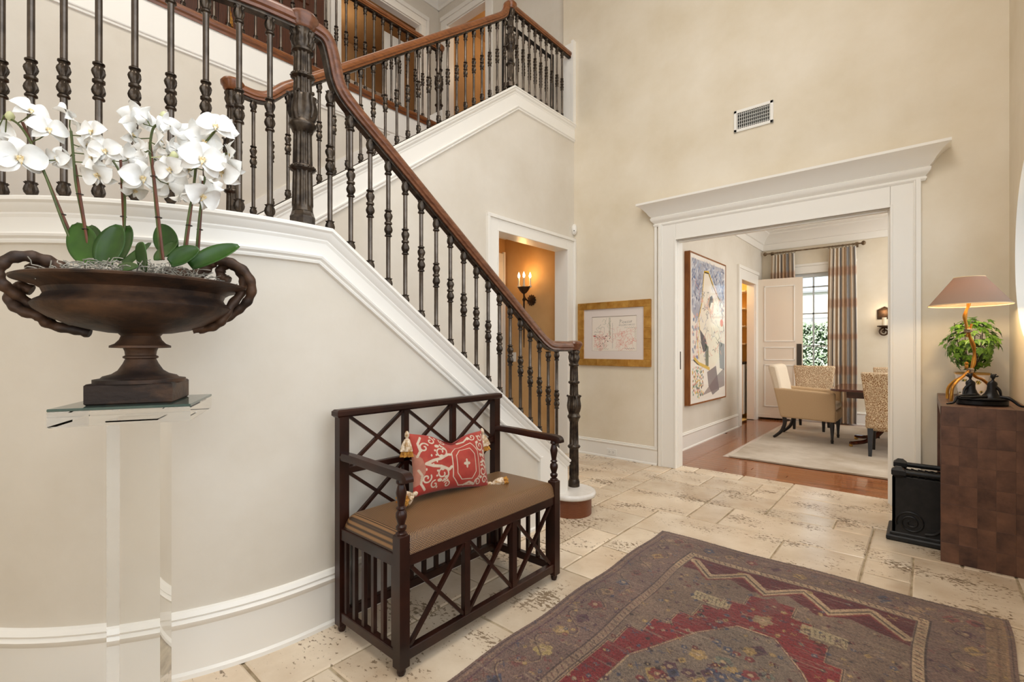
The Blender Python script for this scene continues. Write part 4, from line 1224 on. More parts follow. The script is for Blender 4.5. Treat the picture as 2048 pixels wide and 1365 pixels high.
# ---- folding iron gate parked beside the landing rail
gt = empty('landing_gate', (-3.21, 4.0, 3.7), label='slim black iron gate standing behind the top landing rail', cat='gate')
g = G(); g.bar((-3.21, 3.58, 4.50), (-3.21, 4.38, 4.50), 0.022, 0.03); obj('top_bar', g, 'iron_dark', gt)
g = G(); g.bar((-3.21, 3.58, 3.76), (-3.21, 4.38, 3.76), 0.022, 0.03); obj('bottom_bar', g, 'iron_dark', gt)
for y in (3.57, 4.39):
    g = G(); g.bar((-3.21, y, 3.68), (-3.21, y, 4.54), 0.03); g.lathe([(0.02, 3.68), (0.02, 3.72), (0.012, 3.73)], (-3.21, y, 0), 10); obj('post', g, 'iron_dark', gt)
for k in range(7):
    o = baluster(gt, -3.21, 3.68 + 0.1 * k, 3.77, 0.72)
# ================================================================== bench
BX0, BX1, BY0, BY1 = -1.887, -1.428, 1.028, 2.022
be = empty('bench', (-1.66, 1.52, 0), label='dark wooden hall bench with crossed lattice back and woven seat', cat='bench')
PW = 0.044
def bp(name, g, **k): return obj(name, g, 'bench_wood', be, **k)
for y in (BY0 + PW / 2, BY1 - PW / 2):                                        # back posts
    g = G(); g.cbox(BX0, y - PW / 2, 0.025, BX0 + PW * 0.9, y + PW / 2, 0.915, 0.004)
    g.lathe([(0.013, 0), (0.017, 0.012), (0.016, 0.028)], (BX0 + PW * 0.45, y, 0), 10); bp('back_post', g)
    g = G(); x = BX1 - PW / 2                                                 # front posts: square below, turned above
    g.cbox(x - PW / 2, y - PW / 2, 0.025, x + PW / 2, y + PW / 2, 0.515, 0.005); g.lathe([(0.013, 0), (0.017, 0.012), (0.016, 0.028)], (x, y, 0), 10); bp('front_post', g)
    g = G(); g.lathe([(0.020, 0.512), (0.021, 0.520), (0.012, 0.527), (0.019, 0.535), (0.020, 0.545), (0.013, 0.552), (0.015, 0.56), (0.021, 0.580), (0.020, 0.595), (0.012, 0.605), (0.019, 0.612), (0.012, 0.620),
                      (0.017, 0.650), (0.020, 0.668), (0.015, 0.690), (0.012, 0.698), (0.019, 0.704), (0.019, 0.712), (0.014, 0.720), (0.016, 0.735)], (x, y, 0), 16)
    bp('turned_post', g, smooth=True)
    path = crom([(BX0 + 0.02, y, 0.742), (BX0 + 0.15, y, 0.742), (BX0 + 0.32, y, 0.736), (BX1 - 0.02, y, 0.734), (BX1 + 0.012, y, 0.728), (BX1 + 0.016, y, 0.712)], 4)
    g = rail_sweep(path, [(0.019, -0.016), (0.022, 0), (0.017, 0.014), (-0.017, 0.014), (-0.022, 0), (-0.019, -0.016)]); bp('arm', g, smooth=True, angle=40)
g = G(); g.cbox(BX0 - 0.006, BY0 - 0.012, 0.905, BX0 + 0.046, BY1 + 0.012, 0.938, 0.008); bp('top_rail', g)
ya, yb = BY0 + PW, BY1 - PW
xb = BX0 + PW * 0.45
thirds = [ya + (yb - ya) * k / 3 for k in range(4)]
g = G(); g.cbox(xb - 0.012, ya - 0.01, 0.662, xb + 0.012, yb + 0.01, 0.690, 0.003); bp('back_rail', g)
for y in thirds[1:3]:
    g = G(); g.cbox(xb - 0.012, y - 0.014, 0.42, xb + 0.012, y + 0.014, 0.91, 0.003); bp('back_stile', g)
for k in range(3):
    for z0, z1 in ((0.69, 0.905), (0.44, 0.662)):
        for s in (0, 1):
            g = G(); p0 = (xb, thirds[k] + 0.01, z1 if s else z0); p1 = (xb, thirds[k + 1] - 0.01, z0 if s else z1)
            g.bar(p0, p1, 0.014, 0.016 - 0.003 * s, up=(1, 0, 0)); bp('lattice_bar', g)
def base_frame(z0, z1):
    out = []
    for (xa, y0_, xc, y1_) in ((BX1 - 0.038, BY0 + 0.02, BX1 - 0.006, BY1 - 0.02), (BX0 + 0.004, BY0 + 0.02, BX0 + 0.034, BY1 - 0.02), (BX0 + 0.02, BY0 + 0.005, BX1 - 0.02, BY0 + 0.036), (BX0 + 0.02, BY1 - 0.036, BX1 - 0.02, BY1 - 0.005)):
        g = G(); g.cbox(xa, y0_, z0, xc, y1_, z1, 0.003); out.append(g)
    return out
for g in base_frame(0.392, 0.440): bp('seat_rail', g)
for g in base_frame(0.048, 0.088): bp('stretcher', g)
xf_ = BX1 - 0.022
for y in thirds[1:3]:
    g = G(); g.cbox(xf_ - 0.012, y - 0.015, 0.08, xf_ + 0.012, y + 0.015, 0.40, 0.003); bp('front_stile', g)
for k in range(3):
    for s in (0, 1):
        g = G(); g.bar((xf_, thirds[k] + 0.012, 0.392 if s else 0.09), (xf_, thirds[k + 1] - 0.012, 0.09 if s else 0.392), 0.014, 0.016 - 0.003 * s, up=(1, 0, 0)); bp('lattice_bar', g)
for yy in (BY0 + 0.02, BY1 - 0.02):
    for k in range(6):
        x = BX0 + PW + 0.018 + (BX1 - BX0 - 2 * PW - 0.036) * k / 5
        g = G(); g.cbox(x - 0.009, yy - 0.008, 0.08, x + 0.009, yy + 0.008, 0.40, 0.002); bp('slat', g)
for k in range(12):
    y = ya + 0.03 + (yb - ya - 0.06) * k / 11
    g = G(); g.cbox(BX0 + 0.012, y - 0.010, 0.08, BX0 + 0.028, y + 0.010, 0.40, 0.002); bp('slat', g)
def cushion_fn(u, v):
    x = BX0 + 0.042 + (BX1 - 0.004 - BX0 - 0.042) * u; y = BY0 + 0.014 + (BY1 - BY0 - 0.028) * v
    e = min(1, min(u, 1 - u) / 0.10) if True else 0; f = min(1, min(v, 1 - v) / 0.05)
    s = (1 - (1 - e) ** 2.4) * (1 - (1 - f) ** 2.4)
    # notch round the front posts
    return (x, y, 0.436 + 0.068 * s ** 0.45 + 0.014 * math.sin(math.pi * u) * math.sin(math.pi * v))
g = G(); g.grid(cushion_fn, 44, 70)
n0 = len(g.v); ring = [i for i in range(45)] + [j * 45 + 44 for j in range(1, 71)] + [70 * 45 + i for i in range(43, -1, -1)] + [j * 45 for j in range(69, 0, -1)]
g.f.append(tuple(ring[::-1]))
obj('seat_cushion', g, 'seat_weave', be, smooth=True, angle=80, label='tan and black woven seat cushion')

# ================================================================== pillow
pw_, ph_ = 0.43, 0.285
pl = empty('pillow', (-1.72, 1.525, 0.503), label='red and silver brocade pillow with corner tassels on the bench', cat='pillow')
nu, nv = 300, 206
def pil_pt(u, v, sgn):
    a, b = 2 * u - 1, 2 * v - 1
    d = max(0.0, (1 - a * a) * (1 - b * b)) ** 0.42
    pin = 0.055
    x = a * (pw_ / 2) * (1 - pin * (1 - b * b) * abs(a) * 0.9); y = b * (ph_ / 2) * (1 - pin * 2.2 * (1 - a * a) * abs(b))
    dent = 0.030 * math.exp(-((a - 0.05) / 0.35) ** 2 - ((b - 0.95) / 0.5) ** 2)
    return (x, y - dent * (1 if b > 0 else 0) * 1.4, sgn * (0.066 * d - dent * 0.6) )
vs = [pil_pt(i / nu, j / nv, 1) for j in range(nv + 1) for i in range(nu + 1)]
fs = [(j * (nu + 1) + i, j * (nu + 1) + i + 1, (j + 1) * (nu + 1) + i + 1, (j + 1) * (nu + 1) + i) for j in range(nv) for i in range(nu)]
o0 = len(vs); bu, bv = 20, 14
vs += [pil_pt(i / bu, j / bv, -1) for j in range(bv + 1) for i in range(bu + 1)]
fs += [(o0 + j * (bu + 1) + i, o0 + (j + 1) * (bu + 1) + i, o0 + (j + 1) * (bu + 1) + i + 1, o0 + j * (bu + 1) + i + 1) for j in range(bv) for i in range(bu)]
P2 = [((i / nu - 0.5) * pw_, (j / nv - 0.5) * ph_) for j in range(nv + 1) for i in range(nu + 1)] + [(9, 9)] * ((bu + 1) * (bv + 1))
pt = Paint(P2, srgb(156, 40, 28))
rr = np.random.default_rng(4)
Pn = np.array(P2); mott = 0.5 + 0.5 * np.sin(Pn[:, 0] * 31 + 2 * np.sin(Pn[:, 1] * 40)) * np.cos(Pn[:, 1] * 27)
pt.c = pt.c * (1 - 0.35 * mott[:, None]) + np.array(srgb(180, 84, 64)[:3]) * 0.35 * mott[:, None]
SIL = srgb(196, 176, 154)
def spiral(cx, cy, r, a0, turns, w, flip=1):
    pts = [(cx + r * (1 - 0.75 * k / 40) * math.cos(a0 + flip * turns * 6.283 * k / 40), cy + r * (1 - 0.75 * k / 40) * math.sin(a0 + flip * turns * 6.283 * k / 40)) for k in range(41)]
    pt.stroke(pts, w, SIL)
def octo(cx, cy, rx, ry, w):
    k = 0.55
    pt.stroke([(cx - rx, cy - ry * k), (cx - rx * k, cy - ry), (cx + rx * k, cy - ry), (cx + rx, cy - ry * k), (cx + rx, cy + ry * k), (cx + rx * k, cy + ry), (cx - rx * k, cy + ry), (cx - rx, cy + ry * k), (cx - rx, cy - ry * k)], w, SIL)
octo(0.055, -0.02, 0.058, 0.078, 0.0045); octo(0.055, -0.02, 0.083, 0.108, 0.0045)
for dx, dy, rx, ry in ((0, 0.011, 0.006, 0.012), (0, -0.011, 0.006, 0.012), (0.010, 0, 0.010, 0.007), (-0.010, 0, 0.010, 0.007)): pt.ell(0.055 + dx, -0.02 + dy, rx, ry, SIL)
for sx, sy in ((1, 1), (1, -1)):
    spiral(-0.085, sy * 0.052 - 0.005, 0.036, math.pi / 2 * sy, 1.3, 0.007, -sy)
    pt.stroke([(-0.165, -0.005), (-0.13, sy * 0.012 - 0.005), (-0.09, sy * 0.018 - 0.005), (-0.05, sy * 0.036 - 0.005), (-0.036, sy * 0.03)], 0.013, SIL)
    spiral(-0.165, sy * 0.070, 0.024, 0.5, 1.1, 0.007, sy); spiral(-0.125, sy * 0.104, 0.020, 1.5, 1.0, 0.006, -sy); spiral(-0.06, sy * 0.112, 0.018, 2.5, 1.1, 0.006, sy)
    spiral(0.165, sy * 0.062, 0.030, 2.0, 1.2, 0.007, sy); spiral(0.175, sy * 0.108, 0.022, 0.2, 1.0, 0.007, -sy); spiral(0.125, sy * 0.118, 0.020, 3.0, 1.1, 0.006, sy)
    pt.stroke([(-0.2, sy * 0.03), (-0.185, sy * 0.055), (-0.19, sy * 0.09), (-0.17, sy * 0.12)], 0.010, SIL)
    pt.stroke([(0.04, sy * 0.128), (0.07, sy * 0.115), (0.10, sy * 0.126)], 0.010, SIL)
    pt.stroke([(0.155, sy * 0.02), (0.185, sy * 0.012), (0.2, sy * 0.034)], 0.010, SIL)
BEI = srgb(168, 142, 116)
pt.poly([(-0.215, 0.05), (-0.18, 0.02), (-0.165, -0.03), (-0.19, -0.09), (-0.215, -0.1)], BEI, 0.45)
for sy in (1, -1):
    for cx_, cy_, rr_ in ((-0.10, 0.082, 0.012), (-0.066, 0.070, 0.010), (-0.085, 0.030, 0.010), (0.145, 0.088, 0.010), (0.19, 0.04, 0.010), (0.10, 0.122, 0.009)):
        pt.ell(cx_, sy * cy_ - 0.005, rr_, rr_ * 0.7, SIL)
    for k in range(7): pt.ell(-0.085 + 0.030 * math.cos(k * 0.8 + 0.5), sy * (0.052 + 0.030 * math.sin(k * 0.8 + 0.5)) - 0.005, 0.005, 0.005, SIL)
for k in range(40):
    x, y = rr.uniform(-0.21, 0.21), rr.uniform(-0.14, 0.14)
    if abs(x - 0.055) > 0.095: pt.ell(x, y, 0.004, 0.006, SIL)
me = bpy.data.meshes.new('cover'); me.from_pydata(vs, [], fs); me.update(); pt.put(me)
# lean: local x -> world +Y, local y -> up and back, local z -> +X (towards the room)
Mp = Matrix(((0.0, -0.30, 0.954), (1.0, 0.0, 0.0), (0.0, 0.954, 0.30)))
Mp = Matrix.Rotation(R_(-5), 3, 'X') @ Matrix.Rotation(R_(-7), 3, 'Z') @ Mp
M4 = Matrix.Translation(V(0.0, 0.0, 0.150)) @ Mp.to_4x4()
me.transform(M4)
obj('cover', me, 'pillow_velvet', pl, smooth=True, angle=80, local=True)
def tassel(p, d, s):
    """two-tier fringed tassel from p along d"""
    t = empty('x'); bpy.data.objects.remove(t)
    d = Vector(d).normalized(); q = d.to_track_quat('Z', 'Y').to_matrix()
    def put(prof, n=14):
        g = G(); g.lathe([(r * s, z * s, a, k) for r, z, a, k in prof], (0, 0, 0), n, M=q); g.v = [(x + p[0], y + p[1], z + p[2]) for x, y, z in g.v]; return g
    o = obj('tassel', put([(0.004, -0.01, 0, 0), (0.010, 0.0, 0, 0), (0.011, 0.014, 0, 0), (0.006, 0.022, 0, 0), (0.012, 0.028, 0, 0), (0.020, 0.042, 0.12, 7), (0.026, 0.060, 0.15, 7), (0.030, 0.080, 0.2, 7), (0.022, 0.078, 0.2, 7)], 28), 'tassel', pl, local=True, smooth=True)
    obj('skirt', put([(0.016, 0.05, 0.1, 9), (0.024, 0.085, 0.2, 9), (0.029, 0.105, 0.25, 9), (0.015, 0.102, 0.2, 9)], 36), 'tassel_gold', o, local=True, smooth=True)
cor = [M4 @ V(*pil_pt(a, b, 1)) for a, b in ((0, 1), (1, 1), (0, 0), (1, 0))]
tassel(cor[0] + V(0.004, -0.006, 0.002), (0.10, -0.06, -1), 1.0)
tassel(cor[1] + V(0.0, 0.006, 0.002), (0.05, 0.10, -1), 1.0)
tassel(cor[2] + V(0.010, 0.010, 0.020), (0.25, -1.0, -0.05), 0.95)
tassel(cor[3] + V(0.0, -0.002, 0.018), (0.40, 0.75, -0.05), 0.95)

# ================================================================== acrylic pedestal with glass plate
PC = (-1.705, 0.333); PA = R_(64)
def rotg(g, c=PC, a=PA):
    g.xf(Matrix.Translation(V(c[0], c[1], 0)) @ Matrix.Rotation(a, 4, 'Z')); return g
pe = empty('pedestal', (PC[0], PC[1], 0), label='clear acrylic pedestal with a square top holding the urn', cat='pedestal')
g = G(); g.cbox(-0.060, -0.060, 0.028, 0.060, 0.060, 1.002, 0.003); obj('column', rotg(g), 'acrylic', pe)
g = G(); g.cbox(-0.15, -0.15, 1.000, 0.15, 0.15, 1.040, 0.003); obj('top', rotg(g), 'acrylic', pe)
g = G(); g.cbox(-0.15, -0.15, 0.0, 0.15, 0.15, 0.03, 0.003); obj('foot', rotg(g), 'acrylic', pe)
g = G(); g.cbox(-0.15, -0.15, 1.040, 0.15, 0.15, 1.047, 0.001); obj('glass_plate', rotg(g), 'glass_plate', pe)

# ================================================================== urn
UZ = 1.047
ur = empty('urn', (PC[0], PC[1], UZ), label='large rust-brown iron urn with twisted vine handles on the pedestal', cat='urn')
g = G(); g.cbox(-0.097, -0.097, UZ, 0.097, 0.097, UZ + 0.056, 0.004); obj('plinth', rotg(g), 'urn_iron', ur)
k = 0.845
sx = 0.00145 * k
def zz(v): return 1.2 + (695.6 - v) * (0.00145 if v > 660 else 0.00145 - (660 - v) / 115.0 * 0.00025)
prof = [(78, 764), (78, 757), (66, 755), (62, 751), (48, 747), (38, 740), (30, 727), (26, 718), (30, 716), (30, 713), (26, 711), (27, 703), (33, 697), (58, 696), (58, 692), (48, 688), (40, 680), (37, 673), (42, 668), (60, 667), (95, 661),
        (128, 652), (160, 637), (182, 620), (187, 610), (180, 601), (170, 594), (166, 585), (170, 572), (182, 562), (200, 555), (216, 549), (218, 543), (212, 539), (196, 540), (180, 552), (150, 560), (90, 562), (20, 563)]
g = G(); g.lathe([(r * sx * (1.0 if v < 700 else 1.12), zz(v)) for r, v in prof], (PC[0], PC[1], 0), 64); obj('bowl', g, 'urn_iron', ur, smooth=True, angle=32)
tx, ty = math.cos(PA), math.sin(PA)
def vine(pts, r0, r1, name='handle'):
    """pts: (s along the handle axis, z, offset across)"""
    path = crom([(PC[0] + tx * s - ty * w, PC[1] + ty * s + tx * w, z) for s, z, w in pts], 6)
    m = len(path); g = G(); g.tube(path, [(r0 + (r1 - r0) * i / m) * (1 + 0.12 * math.sin(i * 1.3)) for i in range(m)], 10)
    return obj(name, g, 'urn_iron', ur, smooth=True, angle=60)
Rp_, d0_ = PC[0] * math.cos(R_(40.98)) + PC[1] * math.sin(R_(40.98)), -PC[0] * math.sin(R_(40.98)) + PC[1] * math.cos(R_(40.98))
ta_, tb_ = tx * math.cos(R_(40.98)) + ty * math.sin(R_(40.98)), -tx * math.sin(R_(40.98)) + ty * math.cos(R_(40.98))
def hv(pts, r0, r1):
    out = []
    for u, v, w in pts:
        kk = (u - 1024) / 951.0; s = (kk * d0_ - Rp_) / (ta_ - tb_ * kk); out.append((s, 1.2 + (695.6 - v) / 951.0 * (d0_ + tb_ * s), w))
    vine(out, r0, r1)
hv([(318, 541, 0.03), (360, 546, 0.03), (398, 546, 0.02), (416, 530, 0.01), (434, 521, 0.0), (462, 527, -0.012), (490, 545, -0.016), (504, 572, -0.012), (498, 598, 0.0), (478, 618, 0.012), (452, 636, 0.016), (420, 652, 0.008), (385, 661, 0.0)], 0.0165, 0.012)
hv([(456, 562, 0.02), (441, 552, 0.022), (440, 537, 0.02), (456, 527, 0.016), (476, 540, 0.018), (486, 562, 0.018), (480, 588, 0.006), (462, 614, -0.012), (448, 640, -0.016), (428, 654, -0.006), (398, 660, 0.008)], 0.0145, 0.012)
hv([(115, 534, 0.03), (88, 520, 0.02), (56, 513, 0.0), (22, 520, -0.012), (2, 545, -0.016), (12, 572, -0.01), (38, 594, 0.004), (62, 616, 0.016), (86, 640, 0.014), (120, 655, 0.0), (160, 662, -0.012), (184, 668, -0.014)], 0.0165, 0.012)
hv([(120, 534, 0.045), (86, 532, 0.035), (60, 530, 0.028), (52, 540, 0.024)], 0.013, 0.016)
hv([(56, 580, 0.02), (34, 572, 0.018), (16, 584, 0.014), (22, 606, 0.002), (52, 624, -0.014), (84, 634, -0.016), (98, 648, -0.006), (132, 658, 0.010), (178, 664, 0.014)], 0.0145, 0.012)
for sg in ():
    vine([(sg * 0.11, 1.425, 0.03), (sg * 0.19, 1.436, 0.02), (sg * 0.245, 1.458, 0.0), (sg * 0.285, 1.452, -0.01), (sg * 0.305, 1.415, -0.01), (sg * 0.298, 1.37, 0.0), (sg * 0.27, 1.33, 0.01), (sg * 0.225, 1.285, 0.015), (sg * 0.165, 1.258, 0.01), (sg * 0.11, 1.250, 0.0)], 0.017, 0.012)
    vine([(sg * 0.275, 1.418, 0.03), (sg * 0.262, 1.435, 0.022), (sg * 0.285, 1.452, 0.012), (sg * 0.318, 1.425, 0.008), (sg * 0.312, 1.365, -0.014), (sg * 0.280, 1.318, -0.016), (sg * 0.235, 1.275, -0.012), (sg * 0.18, 1.256, -0.02), (sg * 0.13, 1.252, -0.03)], 0.014, 0.012)

# ================================================================== orchids
F2 = V(-math.sin(R_(40.98)), math.cos(R_(40.98)), 0); R2 = V(math.cos(R_(40.98)), math.sin(R_(40.98)), 0)
def spot(u, v, d):
    """a point at depth d in front of the hall's viewpoint"""
    q = (F2 + R2 * ((u - 1024) / 951.0)) * d; return V(q.x, q.y, 1.2 + (695.6 - v) / 951.0 * d)
ms = G(); rr = random.Random(8)
msr = 0.20
for k in range(700):
    a = rr.uniform(0, 6.283); q = msr * math.sqrt(rr.random()); p = V(PC[0] + q * math.cos(a), PC[1] + q * math.sin(a), 1.376 + rr.uniform(0, 0.03) + 0.02 * (1 - q / msr))
    pts = [p]; d = V(rr.uniform(-1, 1), rr.uniform(-1, 1), rr.uniform(-0.2, 0.6))
    for s in range(5):
        d = (d + V(rr.uniform(-1, 1), rr.uniform(-1, 1), rr.uniform(-0.8, 0.8)) * 0.9).normalized(); pts.append(pts[-1] + d * 0.011)
    pts = [V(q.x, q.y, max(1.366, min(1.426, q.z))) for q in pts]
    ms.tube(pts, 0.0013, 4)
msd = obj('moss', ms, 'moss', label='curly grey moss filling the top of the urn', cat='moss', kind='stuff')
g = G(); g.lathe([(0.005, 1.394), (0.10, 1.388), (0.20, 1.366), (0.205, 1.355), (0.02, 1.35)], (PC[0], PC[1], 0), 24); obj('soil', g, 'moss', msd, smooth=True)

def petal(Ln, W, cup, n=6, tip=1.0, notch=0):
    g = G()
    def fn(u, v):
        t = v; w = W * (math.sin(math.pi * min(1, t * 0.96 + 0.04)) ** 0.62) * (1 if tip == 1 else (1 - 0.35 * t))
        s = 2 * u - 1
        return (s * w, t * Ln, cup * (s * s * 0.35 * w / max(W, 1e-6)) + 0.010 * math.sin(t * 3.0) - 0.012 * t * t + 0.0018 * math.sin(9 * t + 5 * s) * abs(s))
    g.grid(fn, n, n + 2); return g
def flower_mesh(seed):
    rr = random.Random(seed); g = G(); r = 0.05
    for ang, Ln, W in ((90, r * 1.0, r * 0.36), (215, r * 0.95, r * 0.34), (325, r * 0.95, r * 0.34)):
        p = petal(Ln, W, 0.02); p.xf(Matrix.Rotation(R_(ang - 90 + rr.uniform(-6, 6)), 4, 'Z') @ Matrix.Rotation(R_(rr.uniform(-4, 10)), 4, 'X') @ Matrix.Translation(V(0, 0.003, -0.002))); g.add(p.v, p.f)
    for ang in (12, 168):
        p = petal(r * 1.05, r * 0.62, 0.03, 8); p.xf(Matrix.Rotation(R_(ang - 90 + rr.uniform(-5, 5)), 4, 'Z') @ Matrix.Rotation(R_(rr.uniform(2, 14)), 4, 'X') @ Matrix.Translation(V(0, 0.003, 0.003))); g.add(p.v, p.f)
    me = bpy.data.meshes.new('flower'); me.from_pydata(g.v, [], g.f); me.update(); me.materials.append(MATS['petal']); smooth_mesh(me, 80); return me
FM = [flower_mesh(s) for s in range(5)]
g = G(); g.lathe([(0.002, 0.016), (0.006, 0.012), (0.007, 0.004), (0.003, 0.0)], (0, 0.004, 0), 8)
p = petal(0.02, 0.010, 0.03, 4); p.xf(Matrix.Rotation(R_(180), 4, 'Z') @ Matrix.Rotation(R_(55), 4, 'X')); g.add(p.v, p.f)
for a in (-60, 60):
    p = petal(0.014, 0.007, 0.02, 4); p.xf(Matrix.Rotation(R_(180 + a), 4, 'Z') @ Matrix.Rotation(R_(65), 4, 'X')); g.add(p.v, p.f)
LIPM = g.mesh('lip'); LIPM.materials.append(MATS['lip']); smooth_mesh(LIPM, 60)
fr = random.Random(21)
def flower(parent, u, v, size, yaw=0, pitch=-10, d=None, roll=0):
    """yaw/pitch turn the flower away from facing the room's near side"""
    q = spot(u, v, d)
    n = (-F2 - R2 * ((u - 1024) / 951.0)).normalized()
    n = Matrix.Rotation(R_(yaw), 3, 'Z') @ n; n = V(n.x, n.y, math.tan(R_(pitch))).normalized()
    up = V(0, 0, 1); x = up.cross(n).normalized(); y = n.cross(x)
    Mx = Matrix((x, y, n)).transposed() @ Matrix.Rotation(R_(roll), 3, 'Z')
    o = bpy.data.objects.new('flower', FM[fr.randrange(5)]); COL.objects.link(o); o.parent = parent; o.matrix_parent_inverse = wm(parent).inverted()
    s = size / 0.066; o.matrix_basis = Matrix.Translation(q) @ Mx.to_4x4() @ Matrix.Scale(s, 4)
    l = bpy.data.objects.new('lip', LIPM); COL.objects.link(l); l.parent = o; l.scale = (0.75, 0.75, 0.75)
    return q
def orchid(label, base, stem_px, d, flowers, stake_px=None, buds=()):
    b = V(*base)
    pl_ = empty('orchid', b, label=label, cat='orchid', group='white orchids in the urn')
    pts = [b] + [spot(u, v, d) for u, v in stem_px]
    g = G(); g.tube(crom(pts, 6), 0.0032, 6); obj('stem', g, 'orchid_stem', pl_, smooth=True)
    if stake_px:
        pk = [b + V(0.006, 0.004, 0)] + [spot(u, v, d + 0.01) for u, v in stake_px]
        g = G(); g.tube(pk, 0.0036, 6); sk = obj('stake', g, 'stake', pl_, smooth=True)
        for t in (0.35, 0.7):
            q = pk[0].lerp(pk[-1], t) if len(pk) == 2 else pk[1] * t + pk[0] * (1 - t)
            g = G(); g.tube([(q.x + 0.008 * math.cos(a), q.y + 0.008 * math.sin(a), q.z) for a in [i * 0.628 for i in range(10)]], 0.0012, 4, closed=True); obj('clip', g, 'ebony', sk)
    path = crom(pts, 6)
    for f in flowers:
        q = flower(pl_, *f[:2], f[2], *(f[3:5]), d=d + (f[5] if len(f) > 5 else 0), roll=fr.uniform(-18, 18))
        j = min(path, key=lambda p_: (p_ - q).length)
        g = G(); g.tube([j, (j + q) / 2 + V(0, 0, -0.006), q + F2 * 0.006], 0.0016, 5); obj('pedicel', g, 'orchid_stem', pl_, smooth=True)
    for u, v in buds:
        q = spot(u, v, d); j = min(path, key=lambda p_: (p_ - q).length)
        g = G(); g.lathe([(0.002, -0.014), (0.009, -0.008), (0.011, 0), (0.007, 0.009), (0.002, 0.013)], q, 10); g.tube([j, q], 0.0015, 5); obj('bud', g, 'bud', pl_, smooth=True)
    return pl_
def ubase(u, v, d): return tuple(spot(u, v, d))
O1 = orchid('white orchid with brown stake arching over the outer urn handle', ubase(163, 528, 1.36), [(130, 455), (100, 375), (72, 305), (40, 252), (8, 232)], 1.34,
       [(60, 224, 0.052, 22, 26), (96, 262, 0.056, 14, 14), (38, 318, 0.074, 10, -6, -0.03), (-10, 262, 0.055, 30, 0), (118, 318, 0.046, -44, -16, 0.03), (8, 290, 0.054, 40, -20, 0.03)], [(45, 245)], buds=((20, 232),))
O2 = orchid('white orchid on an upright dark stem, flowers turned sideways', ubase(178, 530, 1.34), [(166, 440), (152, 370), (147, 315), (142, 262)], 1.36,
       [(136, 236, 0.054, 82, 40), (186, 266, 0.050, -38, 10), (170, 290, 0.044, 66, -12, 0.02), (212, 304, 0.052, -20, 0), (188, 318, 0.050, -62, -8), (198, 350, 0.056, -40, -36), (128, 322, 0.044, 64, -14, 0.03)], [(150, 330)])
O3 = orchid('white orchid low in the middle with flowers turned away', ubase(246, 500, 1.45), [(250, 430), (248, 378), (238, 342), (226, 322)], 1.45,
       [(256, 318, 0.062, 165, 8, 0.03), (284, 358, 0.066, 14, -6, -0.10), (264, 342, 0.050, 84, -26, -0.05), (228, 312, 0.050, 150, 16, 0.05), (268, 380, 0.044, 40, -50, -0.06)], [(241, 312)])
O4 = orchid('tall white orchid at the middle of the urn on a brown stake', ubase(322, 520, 1.30), [(312, 420), (306, 350), (300, 300), (306, 258), (322, 246)], 1.34,
       [(268, 234, 0.054, 150, 22), (260, 270, 0.052, 72, -4), (292, 240, 0.048, -140, 10), (282, 300, 0.040, 120, 20), (340, 252, 0.044, -140, 8), (326, 288, 0.058, -84, 4), (342, 340, 0.052, -32, -16), (336, 368, 0.066, 155, -8, 0.06), (318, 322, 0.048, -95, -10, 0.04), (352, 300, 0.044, -120, 0, 0.05)], [(300, 285)], buds=((328, 232), (348, 312)))
O5 = orchid('white orchid with a large open cluster beside the small newel', ubase(366, 515, 1.36), [(376, 440), (388, 370), (392, 330), (404, 296), (430, 262)], 1.36,
       [(382, 266, 0.052, 160, 10, 0.05), (406, 286, 0.060, 18, 4), (432, 256, 0.058, -6, 14, -0.03), (456, 258, 0.038, -150, 5), (404, 322, 0.070, 6, 2, -0.05), (446, 344, 0.064, -34, -26), (366, 298, 0.056, 150, 6, 0.05), (374, 338, 0.048, 60, -18, 0.04), (428, 300, 0.048, -50, 2, 0.03)], [(392, 335)])
O6 = orchid('white orchid behind the cluster with small flowers hanging low', ubase(392, 512, 1.48), [(398, 440), (408, 370), (414, 340), (440, 312), (462, 306)], 1.46,
       [(402, 392, 0.066, 40, -30, -0.08), (466, 312, 0.052, -78, -6, -0.08), (468, 336, 0.046, -50, -34, -0.08), (424, 366, 0.048, -140, -14, 0.03), (360, 390, 0.044, 130, -20, 0.03)], [(406, 362)])
def leaf(parent, base, tip, w, droop, fold=0.25):
    base, tip = Vector(base), Vector(tip); t = (tip - base); Ln = t.length; t.normalize()
    side = t.cross(V(0, 0, 1)); side = side.normalized() if side.length > 0.2 else R2.copy()
    face = (-F2 + V(0, 0, 0.4)).normalized(); side = t.cross(face).normalized(); nrm = side.cross(t).normalized()
    g = G()
    def fn(u, v):
        s = 2 * u - 1; ww = w * (math.sin(math.pi * (0.10 + 0.88 * v)) ** 0.6)
        q = base + t * (Ln * v) + side * (s * ww) + nrm * (fold * ww * s * s - fold * 0.3 * ww) + V(0, 0, -droop * v * v * Ln)
        return tuple(q)
    g.grid(fn, 8, 12); return obj('leaf', g, 'orchid_leaf', parent, smooth=True, solid=0.002, angle=80)
def lf(pl_, b, t, w, droop=0.0, d=1.34, dt=1.34, fold=0.25): return leaf(pl_, spot(*b, d), spot(*t, dt), w, droop, fold)
lf(O1, (186, 528), (150, 448), 0.040, d=1.32, dt=1.36); lf(O2, (195, 526), (180, 452), 0.034, d=1.40, dt=1.45)
lf(O2, (208, 532), (238, 450), 0.044, d=1.28, dt=1.30); lf(O3, (238, 522), (256, 452), 0.030, d=1.40, dt=1.46)
lf(O3, (284, 541), (288, 488), 0.036, d=1.27, dt=1.22, fold=0.15); lf(O4, (345, 510), (320, 450), 0.034, d=1.42, dt=1.46)
